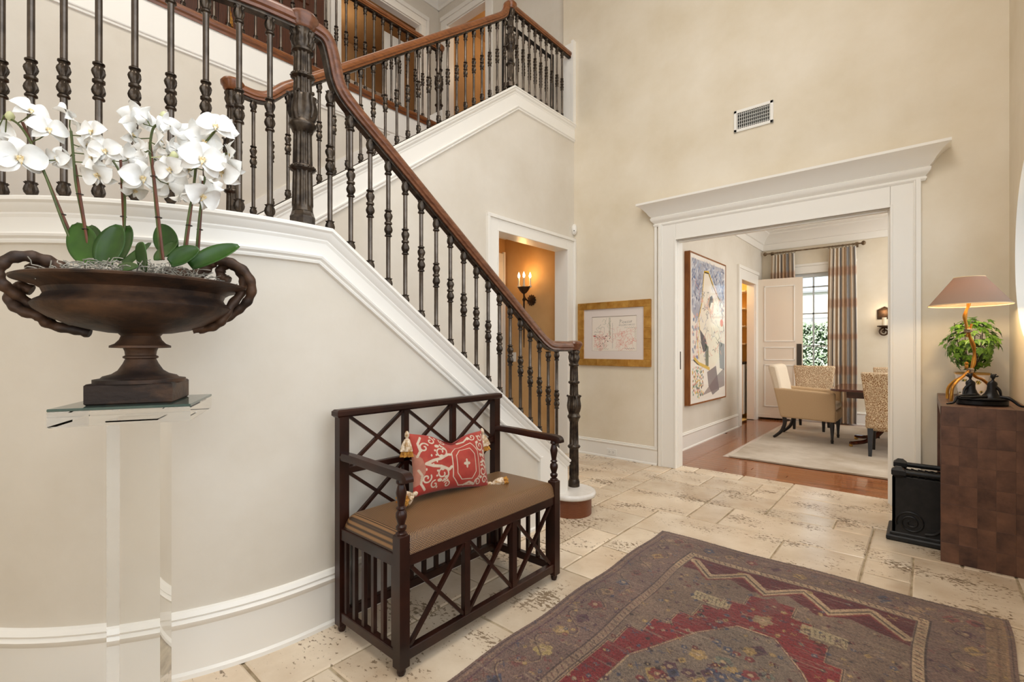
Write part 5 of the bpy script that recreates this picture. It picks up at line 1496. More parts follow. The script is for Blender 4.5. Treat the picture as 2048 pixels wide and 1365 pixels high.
lf(O4, (318, 520), (350, 482), 0.026, d=1.34, dt=1.44); lf(O5, (340, 528), (398, 498), 0.030, d=1.26, dt=1.28, fold=0.4)
lf(O6, (382, 535), (478, 488), 0.030, 0.04, d=1.30, dt=1.36, fold=0.5); lf(O3, (240, 540), (300, 486), 0.020, d=1.32, dt=1.46); lf(O1, (235, 536), (275, 534), 0.014, d=1.22, dt=1.18)
# ================================================================== foyer rug
RX, RY, RW, RL = -1.290, 2.975, 1.555, 3.10
nx_, ny_ = 400, 760
xs_ = np.linspace(0, RW, nx_ + 1); ys_ = np.linspace(0, RL, ny_ + 1)
gx, gy = np.meshgrid(xs_, ys_); P2 = np.stack([gx.ravel(), gy.ravel()], 1)
rng = np.random.default_rng(7)
TAUPE, MAUVE, RED, DRED, CREAM, DARK, GREY, GOLD, BLUE, PLUM = srgb(136, 112, 96), srgb(112, 84, 76), srgb(124, 42, 42), srgb(96, 36, 38), srgb(190, 160, 124), srgb(58, 44, 42), srgb(126, 107, 92), srgb(166, 134, 84), srgb(74, 76, 92), srgb(84, 52, 62)
pt = Paint(P2, MAUVE)
pt.rect(0, 0, RW, RL, TAUPE, 0.35)
def motif(x, y, s, c, kind):
    if kind == 0:
        pt.poly([(x - s, y), (x, y - s * 1.2), (x + s, y), (x, y + s * 1.2)], c, 0.9); pt.ell(x, y, s * 0.4, s * 0.4, DARK, 0.6)
    elif kind == 1:
        for a in range(5):
            pt.ell(x + s * 0.6 * math.cos(a * 1.257), y + s * 0.6 * math.sin(a * 1.257), s * 0.42, s * 0.42, c, 0.9)
        pt.ell(x, y, s * 0.35, s * 0.35, CREAM, 0.6)
    elif kind == 2:
        pt.stroke([(x - s, y - s), (x + s, y + s)], s * 0.35, c, 0.7); pt.stroke([(x - s, y + s), (x + s, y - s)], s * 0.35, c, 0.7)
    else:
        pt.stroke([(x - s, y + s * 0.5), (x - s * 0.4, y - s * 0.5), (x + s * 0.4, y + s * 0.5), (x + s, y - s * 0.5)], s * 0.4, c, 0.7)
# outer border flowers
mr = random.Random(2)
B = 0.27
pal = [srgb(126, 66, 62), PLUM, GOLD, srgb(150, 120, 96), srgb(120, 74, 66), BLUE, srgb(160, 128, 98)]
y = 0.12; k = 0
while y < RL - 0.1:
    for x in (0.13, RW - 0.13):
        motif(x + mr.uniform(-0.02, 0.02), y, 0.035, pal[k % 7], (k % 2)); motif(x - 0.07, y + 0.05, 0.016, pal[(k + 2) % 7], 2); motif(x + 0.07, y + 0.06, 0.016, pal[(k + 4) % 7], 3)
        pt.stroke([(x - 0.06, y - 0.06), (x - 0.02, y + 0.0), (x - 0.05, y + 0.06)], 0.010, srgb(120, 100, 84), 0.6)
    y += 0.135; k += 1
x = 0.1; k = 3
while x < RW - 0.05:
    for yy in (0.125, RL - 0.125):
        motif(x, yy + mr.uniform(-0.015, 0.015), 0.032, pal[k % 7], k % 2); motif(x + 0.055, yy - 0.04, 0.015, pal[(k + 3) % 7], 2); motif(x + 0.055, yy + 0.045, 0.014, GOLD, 3)
    x += 0.115; k += 1
motif(0.16, 1.49, 0.040, srgb(176, 150, 96), 1)
for sx_ in (0.13, RW - 0.13):                                                # running vine of the border
    vine_ = [(sx_ + 0.055 * math.sin(k * 0.42), 0.05 + k * 0.016) for k in range(190)]
    pt.stroke(vine_, 0.009, srgb(84, 62, 58), 0.8); pt.stroke([(a_ + 0.006, b_) for a_, b_ in vine_], 0.004, srgb(164, 136, 104), 0.7)
vine_ = [(0.05 + k * 0.016, 0.125 + 0.045 * math.sin(k * 0.42)) for k in range(91)]
pt.stroke(vine_, 0.009, srgb(84, 62, 58), 0.8); pt.stroke([(a_, b_ + 0.006) for a_, b_ in vine_], 0.004, srgb(164, 136, 104), 0.7)
for k in range(1500):
    x, y = mr.uniform(0.01, RW - 0.01), mr.uniform(0.01, RL - 0.01)
    if x < B or x > RW - B or y < 0.22 or y > RL - 0.22: motif(x, y, mr.uniform(0.006, 0.012), mr.choice(pal), mr.randrange(4))
for i, c in ((0.012, DARK), (0.026, srgb(150, 118, 94)), (0.05, PLUM)):
    for q in ([(i, i), (RW - i, i)], [(RW - i, i), (RW - i, RL - i)], [(RW - i, RL - i), (i, RL - i)], [(i, RL - i), (i, i)]): pt.stroke(q, 0.007, c, 0.7)
# gold outer band at the +x side
pt.rect(RW - 0.085, 0.02, RW - 0.02, RL, GOLD, 0.30)
# guard stripe, cream with dark knots
def frame(i0, j0, w, c, a=0.9):
    for q in ([(i0, j0), (RW - i0, j0)], [(RW - i0, j0), (RW - i0, RL - j0)], [(RW - i0, RL - j0), (i0, RL - j0)], [(i0, RL - j0), (i0, j0)]): pt.stroke(q, w, c, a)
frame(0.275, 0.228, 0.034, CREAM, 0.75); frame(0.254, 0.208, 0.006, DARK, 0.8); frame(0.296, 0.249, 0.006, DARK, 0.8)
for k in range(200):
    t = k * 0.030
    for (xx, yy) in ((0.275, 0.23 + t), (RW - 0.275, 0.23 + t)):
        if yy < RL - 0.23: pt.stroke([(xx - 0.010, yy - 0.006), (xx + 0.010, yy + 0.006)], 0.006, DRED if k % 2 else DARK, 0.8)
    for (xx, yy) in ((0.275 + t, 0.228), (0.275 + t, RL - 0.228)):
        if xx < RW - 0.275: pt.stroke([(xx - 0.006, yy - 0.010), (xx + 0.006, yy + 0.010)], 0.006, DRED if k % 2 else DARK, 0.8)
pt.rect(0.255, 0.45, 0.295, RL - 0.45, MAUVE, 0.55)
# field
x0, x1, y0, y1 = 0.302, RW - 0.302, 0.256, RL - 0.256
pt.rect(x0, y0, x1, y1, srgb(124, 100, 84))
XC, YC = RW / 2 - 0.02, RL / 2
for sg in (1, -1):
    def m(x, y): return (x, y if sg == 1 else RL - y)
    # red ends with cream zigzags
    pts = [m(x0, y0), m(x1, y0), m(x1, 0.50), m(1.05, 0.43), m(0.93, 0.50), m(0.80, 0.40), m(0.66, 0.46), m(0.52, 0.38), m(x0, 0.42)]
    pt.poly(pts, DRED)
    zz_ = []
    for k in range(8):
        zz_.append(m(x0 + 0.02 + k * (x1 - x0 - 0.04) / 7, 0.44 if k % 2 else 0.30))
    pt.stroke(zz_, 0.052, CREAM, 0.85); pt.stroke(zz_, 0.010, DARK, 0.8)
    pt.stroke([m(a, b + 0.035) for a, b in [(q[0], q[1] if sg == 1 else RL - q[1]) for q in zz_]], 0.012, RED, 0.9)
    for k in range(6): motif(*m(x0 + 0.10 + k * 0.155, 0.295), 0.016, GOLD if k % 2 else PLUM, k % 3)
    # stepped red medallion
    st_ = [(0.68, 0.50), (0.68, 0.60), (0.60, 0.60), (0.60, 0.72), (0.53, 0.72), (0.53, 0.85), (0.47, 0.85), (0.47, 0.98), (0.41, 0.98), (0.41, 1.11), (0.35, 1.11), (0.35, 1.26), (x0 + 0.005, 1.26), (x0 + 0.005, YC)]
    left = [m(x - 0.02 if x > 0.31 else x, y) for x, y in st_]; right = [m(2 * XC - x + 0.02, y) for x, y in reversed(st_)]
    pt.poly(left + right, RED)
    for q in (left, right): pt.stroke(q, 0.010, CREAM, 0.55); pt.stroke(q, 0.004, DARK, 0.9)
    pt.poly([m(XC, 0.46), m(XC + 0.07, 0.56), m(XC, 0.66), m(XC - 0.07, 0.56)], srgb(120, 60, 56)); motif(*m(XC, 0.70), 0.042, srgb(150, 124, 92), 1)
    # cream cartouches on either side
    for cx_ in (0.53, 0.98):
        pt.rect(*(m(cx_ - 0.085, 0.62) + m(cx_ + 0.085, 0.70) if sg == 1 else m(cx_ - 0.085, 0.70) + m(cx_ + 0.085, 0.62)), srgb(172, 152, 116), 0.85)
        for k in range(9): pt.stroke([m(cx_ - 0.07 + k * 0.018, 0.635), m(cx_ - 0.064 + k * 0.018, 0.685)], 0.005, DARK, 0.6)
    # inner grey lozenge with flowers
    hx = [(XC - 0.07, 0.81), (XC + 0.07, 0.81), (XC + 0.19, 0.97), (XC + 0.34, 1.28), (XC + 0.34, YC), (XC - 0.34, YC), (XC - 0.34, 1.28), (XC - 0.19, 0.97)]
    hx = [m(*q) for q in hx]
    pt.poly(hx, GREY); pt.stroke(hx[:4], 0.012, srgb(110, 66, 60)); pt.stroke([hx[7], hx[0]], 0.012, srgb(110, 66, 60)); pt.stroke(hx[5:8], 0.012, srgb(110, 66, 60))
    pt.stroke(hx[:5], 0.005, CREAM, 0.8); pt.stroke([hx[5], hx[6], hx[7], hx[0]], 0.005, CREAM, 0.8)
fx = random.Random(9)
for k in range(150):
    a, q = fx.uniform(0, 6.28), fx.uniform(0, 1)
    motif(XC + 0.27 * math.sqrt(q) * math.cos(a) * (0.6 + 0.4 * abs(math.cos(a))), YC + 0.66 * math.sqrt(q) * math.sin(a), fx.uniform(0.016, 0.036), fx.choice([BLUE, srgb(126, 52, 52), PLUM, GOLD, srgb(110, 110, 96), BLUE]), fx.choice([0, 1, 1]))
for k in range(1100):
    x, y = fx.uniform(x0, x1), fx.uniform(0.45, RL - 0.45)
    motif(x, y, fx.uniform(0.007, 0.014), fx.choice([BLUE, PLUM, GOLD, srgb(150, 126, 100), DRED, DARK]), fx.randrange(4))
for k in range(1600):                                                         # worn, streaky weft
    x, y = fx.uniform(0, RW), fx.uniform(0, RL); w = fx.uniform(0.03, 0.16)
    pt.stroke([(x, y), (x + w, y)], 0.005, fx.choice([srgb(160, 138, 116), MAUVE, DARK, TAUPE]), 0.40)
# fibre noise
pt.c *= (1 + 0.22 * rng.standard_normal((len(pt.c), 1))).clip(0.45, 1.6)
pt.c *= (1 + 0.14 * np.sin(P2[:, :1] * 9 + 3 * np.sin(P2[:, 1:] * 4)) * np.cos(P2[:, 1:] * 7))
pt.c *= 0.80
edge = 0.006 * np.sin(P2[:, 1] * 11) * (1 - P2[:, 0] / RW) + 0.012 * np.sin(P2[:, 1] * 6 + 1) * (P2[:, 0] / RW)
edg2 = 0.008 * np.sin(P2[:, 0] * 9)
zr_ = 0.010 + 0.0016 * np.sin(P2[:, 0] * 13) * np.sin(P2[:, 1] * 9) + 0.0005 * rng.standard_normal(len(P2))
VV = np.stack([RX + P2[:, 0] + edge, RY - P2[:, 1] + edg2, zr_], 1)
idx = np.arange((nx_ + 1) * (ny_ + 1)).reshape(ny_ + 1, nx_ + 1)
fq = np.stack([idx[:-1, :-1], idx[1:, :-1], idx[1:, 1:], idx[:-1, 1:]], -1).reshape(-1, 4)
me = bpy.data.meshes.new('rug'); me.from_pydata(VV.tolist(), [], fq.tolist()); me.update(); pt.put(me)
rg = empty('rug', (RX + RW / 2, RY - RL / 2, 0), label='worn oriental rug with red stepped medallion on the stone floor', cat='rug')
obj('pile', me, 'rug_pile', rg, smooth=True, angle=180)
g = G()
bnd = idx[0].tolist() + idx[1:, -1].tolist() + idx[-1, ::-1][1:].tolist() + idx[::-1, 0][1:-1].tolist()
m_ = len(bnd); vs = [tuple(VV[i]) for i in bnd] + [(VV[i][0], VV[i][1], 0.0) for i in bnd]
g.add(vs, [(i, (i + 1) % m_, m_ + (i + 1) % m_, m_ + i) for i in range(m_)])
mat('rug_edge', srgb(106, 74, 68), srgb(84, 58, 54), scale=40, rough=0.95)
obj('selvedge', g, 'rug_edge', rg)

# ================================================================== console
co = empty('console_table', (0.25, 4.1, 0), label='brown leather-tiled waterfall console against the side wall', cat='console')
CX0, CX1, CY0, CY1, CZ = 0.066, 0.425, 3.598, 4.600, 0.872
g = G(); g.box(CX0 + 0.003, CY0 + 0.003, 0, CX1, CY0 + 0.055, CZ - 0.003); obj('end_panel', g, 'leather', co)
g = G(); g.box(CX0 + 0.003, CY1 - 0.055, 0, CX1, CY1 - 0.003, CZ - 0.003); obj('end_panel', g, 'leather', co)
g = G(); g.box(CX0 + 0.003, CY0 + 0.003, CZ - 0.058, CX1, CY1 - 0.003, CZ - 0.003); obj('top', g, 'leather', co)
nt_, nz_ = 5, 8
tw, tzh = 0.0725, CZ / nz_
tiles = {}
def leather_tile(kind, w, h):
    key = (kind, round(w, 4), round(h, 4))
    if key not in tiles:
        g = G(); e = 0.0002
        if kind == 'F': g.cbox(e, -0.003, e, w - e, 0.002, h - e, 0.0007)
        elif kind == 'T': g.cbox(e, e, -0.002, w - e, h - e, 0.003, 0.0007)
        else: g.cbox(-0.003, e, e, 0.002, w - e, h - e, 0.0007)
        m_ = g.mesh('leather_tile'); m_.materials.append(MATS['leather']); tiles[key] = m_
    return tiles[key]
def put_tile(me, loc):
    o = bpy.data.objects.new('leather_tile', me); COL.objects.link(o); o.parent = co; o.matrix_parent_inverse = wm(co).inverted(); o.location = loc
x = CX0 + 0.003
while x < CX1 - 0.01:
    w = min(tw, CX1 - x)
    for k in range(nz_): put_tile(leather_tile('F', w, tzh), (x, CY0 + 0.003, k * tzh))
    for k in range(9): put_tile(leather_tile('T', w, (CY1 - CY0) / 9), (x, CY0 + k * (CY1 - CY0) / 9, CZ - 0.003))
    x += tw
for k in range(9): put_tile(leather_tile('L', (CY1 - CY0) / 9, 0.055), (CX0 + 0.003, CY0 + k * (CY1 - CY0) / 9, CZ - 0.056))
for k in range(nz_):
    for yy in (CY0, CY1 - 0.055): put_tile(leather_tile('L', 0.055, tzh), (CX0 + 0.003, yy, k * tzh))

# ================================================================== iron rack beside the console
rk = empty('iron_rack', (0.05, 3.95, 0), label='black cast iron log rack with scroll relief and mesh top', cat='rack')
KX0, KX1, KY0, KY1 = -0.155, 0.36, 3.80, 4.08
def kp(name, g, **k): return obj(name, g, 'black_iron', rk, **k)
g = G(); g.cbox(KX0 - 0.03, KY0 - 0.02, 0, KX1 + 0.02, KY1 + 0.02, 0.035, 0.008); g.cbox(KX0 - 0.012, KY0 - 0.006, 0.03, KX1, KY1 + 0.006, 0.055, 0.006); kp('base', g)
g = G(); g.cbox(KX0, KY0, 0.05, KX1, KY0 + 0.02, 0.40, 0.003); kp('front_panel', g)
g = G(); g.cbox(KX0, KY1 - 0.02, 0.05, KX1, KY1, 0.40, 0.003); kp('rear_panel', g)
g = G(); g.cbox(KX0, KY0, 0.05, KX0 + 0.015, KY1, 0.40, 0.003); kp('side_panel', g)
for yy in (KY0 + 0.005, KY1 - 0.005):
    g = G(); g.cbox(KX0 - 0.004, yy - 0.030, 0.392, KX0 + 0.066, yy + 0.030, 0.462, 0.022); kp('corner_block', g)
    g = G(); g.tube([(KX0 + 0.06, yy, 0.428), (KX1, yy, 0.428)], 0.016, 12); kp('rod', g, smooth=True)
for k in range(14):
    for s in (0, 1):
        xa = KX0 + 0.02 + k * 0.034; xb_ = xa + 0.17
        ya_, yb_ = (KY0 + 0.02, KY1 - 0.02) if s else (KY1 - 0.02, KY0 + 0.02)
        if xb_ < KX1:
            g = G(); g.bar((xa, ya_, 0.405), (xb_, yb_, 0.405), 0.006, 0.006); kp('mesh_bar', g)
for cx_, cz_, fl in ((-0.065, 0.125, 1), (0.24, 0.125, -1)):
    sp = [(cx_ + fl * (0.072 - 0.062 * k / 46) * math.cos(math.pi * 1.1 - k * 0.31), KY0 - 0.002, cz_ + (0.072 - 0.062 * k / 46) * math.sin(math.pi * 1.1 - k * 0.31)) for k in range(46)]
    g = G(); g.tube(sp, 0.007, 6); kp('scroll_relief', g, smooth=True)
g = G(); g.tube(crom([(0.0, KY0, 0.07), (0.05, KY0 - 0.003, 0.085), (0.085, KY0 - 0.003, 0.14), (0.09, KY0 - 0.003, 0.22), (0.09, KY0, 0.26)], 5), [0.010] * 21, 6); g.tube(crom([(0.18, KY0, 0.07), (0.13, KY0 - 0.003, 0.085), (0.095, KY0 - 0.003, 0.14)], 5), 0.008, 6); kp('leaf_relief', g, smooth=True)

# ================================================================== table lamp
LX, LY = 0.205, 4.06
la = empty('table_lamp', (LX, LY, CZ), label='gilt twig table lamp with wide conical silk shade on the console', cat='lamp')
g = G(); g.lathe([(0.192, 1.462), (0.072, 1.632)], (LX, LY, 0), 56, close=False)
obj('shade', g, 'shade_silk', la, smooth=True, angle=80, label='taupe conical silk shade')
for r, z in ((0.192, 1.462), (0.072, 1.632)):
    g = G(); g.tube([(LX + r * math.cos(a), LY + r * math.sin(a), z) for a in [i * 2 * math.pi / 56 for i in range(56)]], 0.0028, 6, closed=True); obj('shade_trim', g, 'shade_inner', la, smooth=True)
ax = lambda dx, z, dy=0.0: (LX + dx * 0.76, LY + dx * 0.65 + dy, z)
path = crom([ax(0.0, 1.52), ax(-0.004, 1.46), ax(-0.020, 1.42), ax(-0.026, 1.38), ax(-0.014, 1.33), ax(-0.006, 1.295), ax(0.006, 1.26), ax(0.026, 1.21), ax(0.032, 1.16), ax(0.026, 1.10), ax(0.012, 1.06)], 5)
g = G(); g.tube(path, [0.0095 + 0.002 * math.sin(i * 0.6) for i in range(len(path))], 10); obj('stem', g, 'gold', la, smooth=True)
g = G(); g.lathe([(0.012, 1.292), (0.019, 1.296), (0.019, 1.312), (0.012, 1.316)], ax(-0.006, 0)[:2] + (0,), 14); obj('cord_binding', g, 'cord', la, smooth=True)
for (a, b) in ((ax(-0.014, 1.265), ax(-0.004, 1.31)), (ax(0.006, 1.31), ax(0.016, 1.345))):
    g = G(); g.tube([a, b], 0.006, 8); obj('twig', g, 'gold', la, smooth=True)
g = G(); g.lathe([(0.012, 1.045), (0.018, 1.05), (0.018, 1.068), (0.012, 1.074)], ax(0.008, 0)[:2] + (0,), 14); obj('cord_binding', g, 'cord', la, smooth=True)
g = G(); g.lathe([(0.006, 1.07), (0.010, 1.085), (0.007, 1.092), (0.011, 1.104), (0.003, 1.113)], ax(-0.016, 0)[:2] + (0,), 12); obj('knob', g, 'gold', la, smooth=True)
for pts in ([(0.0, 1.06, 0), (-0.03, 1.03, -0.02), (-0.075, 0.995, -0.05), (-0.105, 0.955, -0.07), (-0.112, 0.90, -0.075), (-0.112, 0.876, -0.075)],
            [(0.01, 1.06, 0), (0.04, 1.02, 0), (0.085, 1.0, 0.02), (0.125, 0.965, 0.03), (0.15, 0.915, 0.035), (0.156, 0.876, 0.035)],
            [(0.0, 1.06, 0.0), (-0.035, 1.02, 0.05), (-0.09, 0.985, 0.09), (-0.125, 0.94, 0.11), (-0.130, 0.876, 0.11)]):
    path = crom([ax(a, z, dy) for a, z, dy in pts], 5)
    g = G(); g.tube(path, 0.0085, 9); obj('leg', g, 'gold', la, smooth=True)
g = G(); g.lathe([(0.004, 1.52), (0.016, 1.53), (0.024, 1.555), (0.018, 1.585), (0.004, 1.60)], (LX, LY, 0), 14); obj('bulb', g, 'flame', la, smooth=True)
g = G()
for a in (0, 2.094, 4.188): g.bar((LX, LY, 1.61), (LX + 0.072 * math.cos(a), LY + 0.072 * math.sin(a), 1.63), 0.003)
g.bar((LX, LY, 1.50), (LX, LY, 1.62), 0.005); obj('harp', g, 'brass', la)
lamp('table_lamp_light', 'POINT', 8.5, (LX, LY, 1.50), color=(1.0, 0.74, 0.42), radius=0.03)

# ================================================================== ivy in a porcelain cachepot
IX, IY = 0.235, 4.38
iv = empty('ivy_plant', (IX, IY, CZ), label='green ivy bush growing in the butterfly pot', cat='plant')
po = empty('cachepot', (IX, IY, CZ), label='white porcelain pot painted with butterflies behind the lamp', cat='pot')
NS, NZ = 96, 40; vs = []; P2 = []
pot_prof = [(0.070, 0.0), (0.074, 0.01), (0.078, 0.03), (0.083, 0.06), (0.086, 0.10), (0.090, 0.135), (0.098, 0.155), (0.102, 0.162), (0.094, 0.162), (0.088, 0.14)]
def pr_at(t):
    s = t * (len(pot_prof) - 1); i = min(int(s), len(pot_prof) - 2); f = s - i
    return tuple(pot_prof[i][k] * (1 - f) + pot_prof[i + 1][k] * f for k in (0, 1))
for j in range(NZ + 1):
    r, z = pr_at(j / NZ)
    for i in range(NS):
        a = 2 * math.pi * i / NS
        k = 1 / max(abs(math.cos(a)), abs(math.sin(a))) ; k = 1 + (min(k, 1.25) - 1) * 0.6
        vs.append((IX + r * k * 0.9 * math.cos(a), IY + r * k * 0.9 * math.sin(a), CZ + z)); P2.append((a * 0.085, z))
fs = [(j * NS + i, j * NS + (i + 1) % NS, (j + 1) * NS + (i + 1) % NS, (j + 1) * NS + i) for j in range(NZ) for i in range(NS)] + [tuple(range(NS))[::-1]]
pt = Paint(P2, srgb(240, 234, 228)); fx = random.Random(6)
for k in range(26):
    x, y = fx.uniform(0, 0.534), fx.uniform(0.02, 0.125); c = fx.choice([srgb(60, 66, 60), srgb(150, 80, 50), srgb(80, 84, 120), srgb(70, 90, 60)]); s = fx.uniform(0.006, 0.010)
    for sx_, sy_ in ((-1, 0.5), (1, 0.5), (-0.8, -0.5), (0.8, -0.5)): pt.ell(x + sx_ * s * 0.6, y + sy_ * s, s * 0.6, s * 0.55, c); pt.ell(x + sx_ * s * 0.6, y + sy_ * s, s * 0.28, s * 0.26, srgb(220, 190, 90))
    pt.stroke([(x, y - s), (x, y + s)], 0.003, srgb(40, 34, 30))
pt.rect(-1, 0.150, 9, 1, srgb(200, 160, 90))
me = bpy.data.meshes.new('pot'); me.from_pydata(vs, [], fs); me.update(); pt.put(me)
obj('body', me, 'porcelain', po, smooth=True, angle=60)
g = G(); g.lathe([(0.078, CZ + 0.125), (0.074, CZ + 0.140), (0.01, CZ + 0.146)], (IX, IY, 0), 16); obj('soil', g, 'hedge_core', po, smooth=True)
def ivy_leaf(seed):
    rr = random.Random(seed); pts = [(0, 0)]
    for a, q in ((-120, 0.55), (-95, 0.35), (-60, 0.85), (-35, 0.5), (0, 1.15), (35, 0.5), (60, 0.85), (95, 0.35), (120, 0.55)):
        q *= rr.uniform(0.92, 1.08); pts.append((q * math.sin(R_(a)), q * math.cos(R_(a)) + 0.25))
    g = G(); vs = [(x, y, -0.12 * (x * x + y * y) + 0.05 * abs(x)) for x, y in pts]
    g.add(vs, [(0, i, i + 1) for i in range(1, 9)] + [(0, 9, 1)])
    me = bpy.data.meshes.new('leaf'); me.from_pydata(g.v, [], g.f); me.update(); me.materials.append(MATS['ivy']); return me
IL = [ivy_leaf(s) for s in range(3)]; fx = random.Random(12)
for k in range(295):
    a = fx.uniform(0, 6.283); ph = math.acos(fx.uniform(-0.96, 1.0)); q = fx.uniform(0.72, 1.03)
    bump_ = 1 + 0.16 * math.sin(3 * a + 1) * math.sin(2.5 * ph)
    p = V(IX + 0.125 * q * bump_ * math.sin(ph) * math.cos(a) * (1.05 if ph < 1.6 else 0.95), IY + 0.120 * q * bump_ * math.sin(ph) * math.sin(a), CZ + 0.350 + 0.185 * q * math.cos(ph))
    if p.x > X_RIGHT - 0.015 or p.y > Y_BACK - 0.02: continue
    n = (p - V(IX, IY, CZ + 0.32)).normalized(); n = (n + V(fx.uniform(-0.55, 0.45), fx.uniform(-0.7, 0.3), fx.uniform(-0.1, 0.5))).normalized()
    dn = V(fx.uniform(-0.5, 0.5), fx.uniform(-0.5, 0.5), -1); y = (dn - n * dn.dot(n)).normalized(); x = y.cross(n)
    o = bpy.data.objects.new('leaf', IL[k % 3]); COL.objects.link(o); o.parent = iv; o.matrix_parent_inverse = wm(iv).inverted()
    o.matrix_basis = Matrix.Translation(p) @ Matrix((x, y, n)).transposed().to_4x4() @ Matrix.Scale(fx.uniform(0.027, 0.040), 4)
g = G()
for k in range(16):
    a = fx.uniform(0, 6.283); q = fx.uniform(0.04, 0.10)
    g.tube(crom([(IX, IY, CZ + 0.13), (IX + q * 0.6 * math.cos(a), IY + q * 0.6 * math.sin(a), CZ + 0.25), (IX + q * math.cos(a), IY + q * math.sin(a), CZ + fx.uniform(0.25, 0.50))], 4), 0.0025, 5)
obj('stems', g, 'ivy_stem', iv, smooth=True)

# ================================================================== bronze figures on the console
fg = empty('bronze_sculpture', (0.235, 3.82, CZ), label='black bronze sculpture of two seated robed figures on an oval base', cat='sculpture')
def fp(name, g, **k): return obj(name, g, 'bronze_black', fg, smooth=True, **k)
D = V(0.76, 0.65, 0)                                                           # long axis of the base, as seen across the console
D = V(0.94, 0.34, 0); E = V(-0.34, 0.94, 0)
def fpt(s, z, w=0.0): q = V(0.245, 3.80, CZ) + D * s + E * w; return V(q.x, q.y, CZ + z)
pts = []
g = G()
ov = [(fpt(0.108 * math.cos(a) * (1 + 0.06 * math.cos(2 * a)), 0, 0.075 * math.sin(a))) for a in [i * 2 * math.pi / 40 for i in range(40)]]
g.prism([(p.x, p.y) for p in ov], 'Z', CZ + 0.0, CZ + 0.034); fp('base', g, bevel=0.008, angle=50)
g = G(); ov2 = [(fpt(0.118 * math.cos(a), 0, 0.085 * math.sin(a))) for a in [i * 2 * math.pi / 40 for i in range(40)]]
g.prism([(p.x, p.y) for p in ov2], 'Z', CZ + 0.032, CZ + 0.044); fp('slab', g, bevel=0.004, angle=50)
def figure(s0, w0, lean, turn, legs):
    c = fpt(s0, 0, w0); g = G()
    rings = [(0.054, 0.044, 0.040), (0.040, 0.033, 0.052), (0.028, 0.024, 0.070), (0.021, 0.018, 0.090), (0.021, 0.016, 0.108), (0.023, 0.014, 0.122), (0.020, 0.012, 0.131), (0.011, 0.009, 0.138), (0.0055, 0.0055, 0.144), (0.0055, 0.0055, 0.150), (0.0085, 0.010, 0.157), (0.0105, 0.0115, 0.165), (0.0085, 0.0095, 0.174), (0.003, 0.003, 0.179)]
    vs = []
    for a_, b_, z in rings:
        for i in range(20):
            th = 2 * math.pi * i / 20; fold = 1 + (0.10 * math.cos(7 * th) if z < 0.06 else 0)
            q = c + D * (a_ * fold * math.cos(th) + lean * max(0, z - 0.05)) + E * (b_ * fold * math.sin(th)); vs.append((q.x, q.y, CZ + z))
    g.add(vs, [(k * 20 + i, k * 20 + (i + 1) % 20, (k + 1) * 20 + (i + 1) % 20, (k + 1) * 20 + i) for k in range(len(rings) - 1) for i in range(20)] + [tuple(range(20))[::-1], tuple(range((len(rings) - 1) * 20, len(rings) * 20))])
    hd = c + D * (lean * 0.125)
    g.lathe([(0.004, 0), (0.005, 0.005), (0.003, 0.010), (0.001, 0.013)], (hd.x + turn * 0.008, hd.y - 0.006, CZ + 0.166), 8, M=Matrix.Rotation(R_(80 * turn), 3, 'Y'))
    for (ds, dw, dz) in ((0.008, -0.004, 0.176), (-0.009, 0.003, 0.172), (-0.011, 0, 0.162), (-0.006, 0.008, 0.178)):
        q = hd + D * ds + E * dw; g.lathe([(0.001, -0.0045), (0.0045, 0), (0.001, 0.0045)], (q.x, q.y, CZ + dz), 8)
    for path in legs:
        pp = crom([fpt(*q) for q in path], 5); g.tube(pp, [0.010 - 0.006 * i / len(pp) for i in range(len(pp))], 8)
    fp('figure', g, angle=70)
figure(0.030, -0.018, 0.10, 1, [[(0.05, 0.052, -0.03), (0.09, 0.046, -0.06), (0.120, 0.012, -0.088), (0.145, 0.006, -0.092)], [(0.0, 0.052, -0.04), (-0.06, 0.05, -0.07), (-0.125, 0.048, -0.07)], [(0.034, 0.122, -0.018), (0.062, 0.09, -0.03), (0.07, 0.05, -0.03)]])
figure(-0.035, 0.030, -0.05, -1, [[(-0.06, 0.052, 0.01), (-0.11, 0.046, -0.005), (-0.140, 0.012, -0.03), (-0.175, 0.006, -0.04)], [(-0.03, 0.055, 0.0), (-0.09, 0.055, -0.02), (-0.12, 0.048, -0.03)], [(-0.040, 0.122, 0.022), (-0.068, 0.09, 0.02), (-0.085, 0.052, 0.0)]])

# ================================================================== gilt framed drawing
FX0, FX1, FZ0, FZ1 = -3.000, -2.122, 1.000, 1.700
pf = empty('framed_drawing', (-2.56, Y_BACK, 1.0), label='small gilt bamboo-style frame with red and black line drawing', cat='picture')
fw_ = 0.074
def seg(xa, xb, za, zb):
    g = G(); g.cbox(xa + 0.0002, Y_BACK - 0.030, za + 0.0002, xb - 0.0002, Y_BACK - 0.001, zb - 0.0002, 0.002); obj('frame_segment', g, 'gilt', pf)
for k in range(7):
    xa = FX0 + (FX1 - FX0) * k / 7; xb_ = FX0 + (FX1 - FX0) * (k + 1) / 7
    seg(xa, xb_, FZ1 - fw_, FZ1); seg(xa, xb_, FZ0, FZ0 + fw_)
for k in range(5):
    za = FZ0 + fw_ + (FZ1 - FZ0 - 2 * fw_) * k / 5; zb = FZ0 + fw_ + (FZ1 - FZ0 - 2 * fw_) * (k + 1) / 5
    seg(FX0, FX0 + fw_, za, zb); seg(FX1 - fw_, FX1, za, zb)
mx0, mx1, mz0, mz1 = FX0 + fw_, FX1 - fw_, FZ0 + fw_, FZ1 - fw_
px0, px1, pz0, pz1 = mx0 + 0.10, mx1 - 0.085, mz0 + 0.088, mz1 - 0.085
g = G(); yb_ = Y_BACK - 0.012
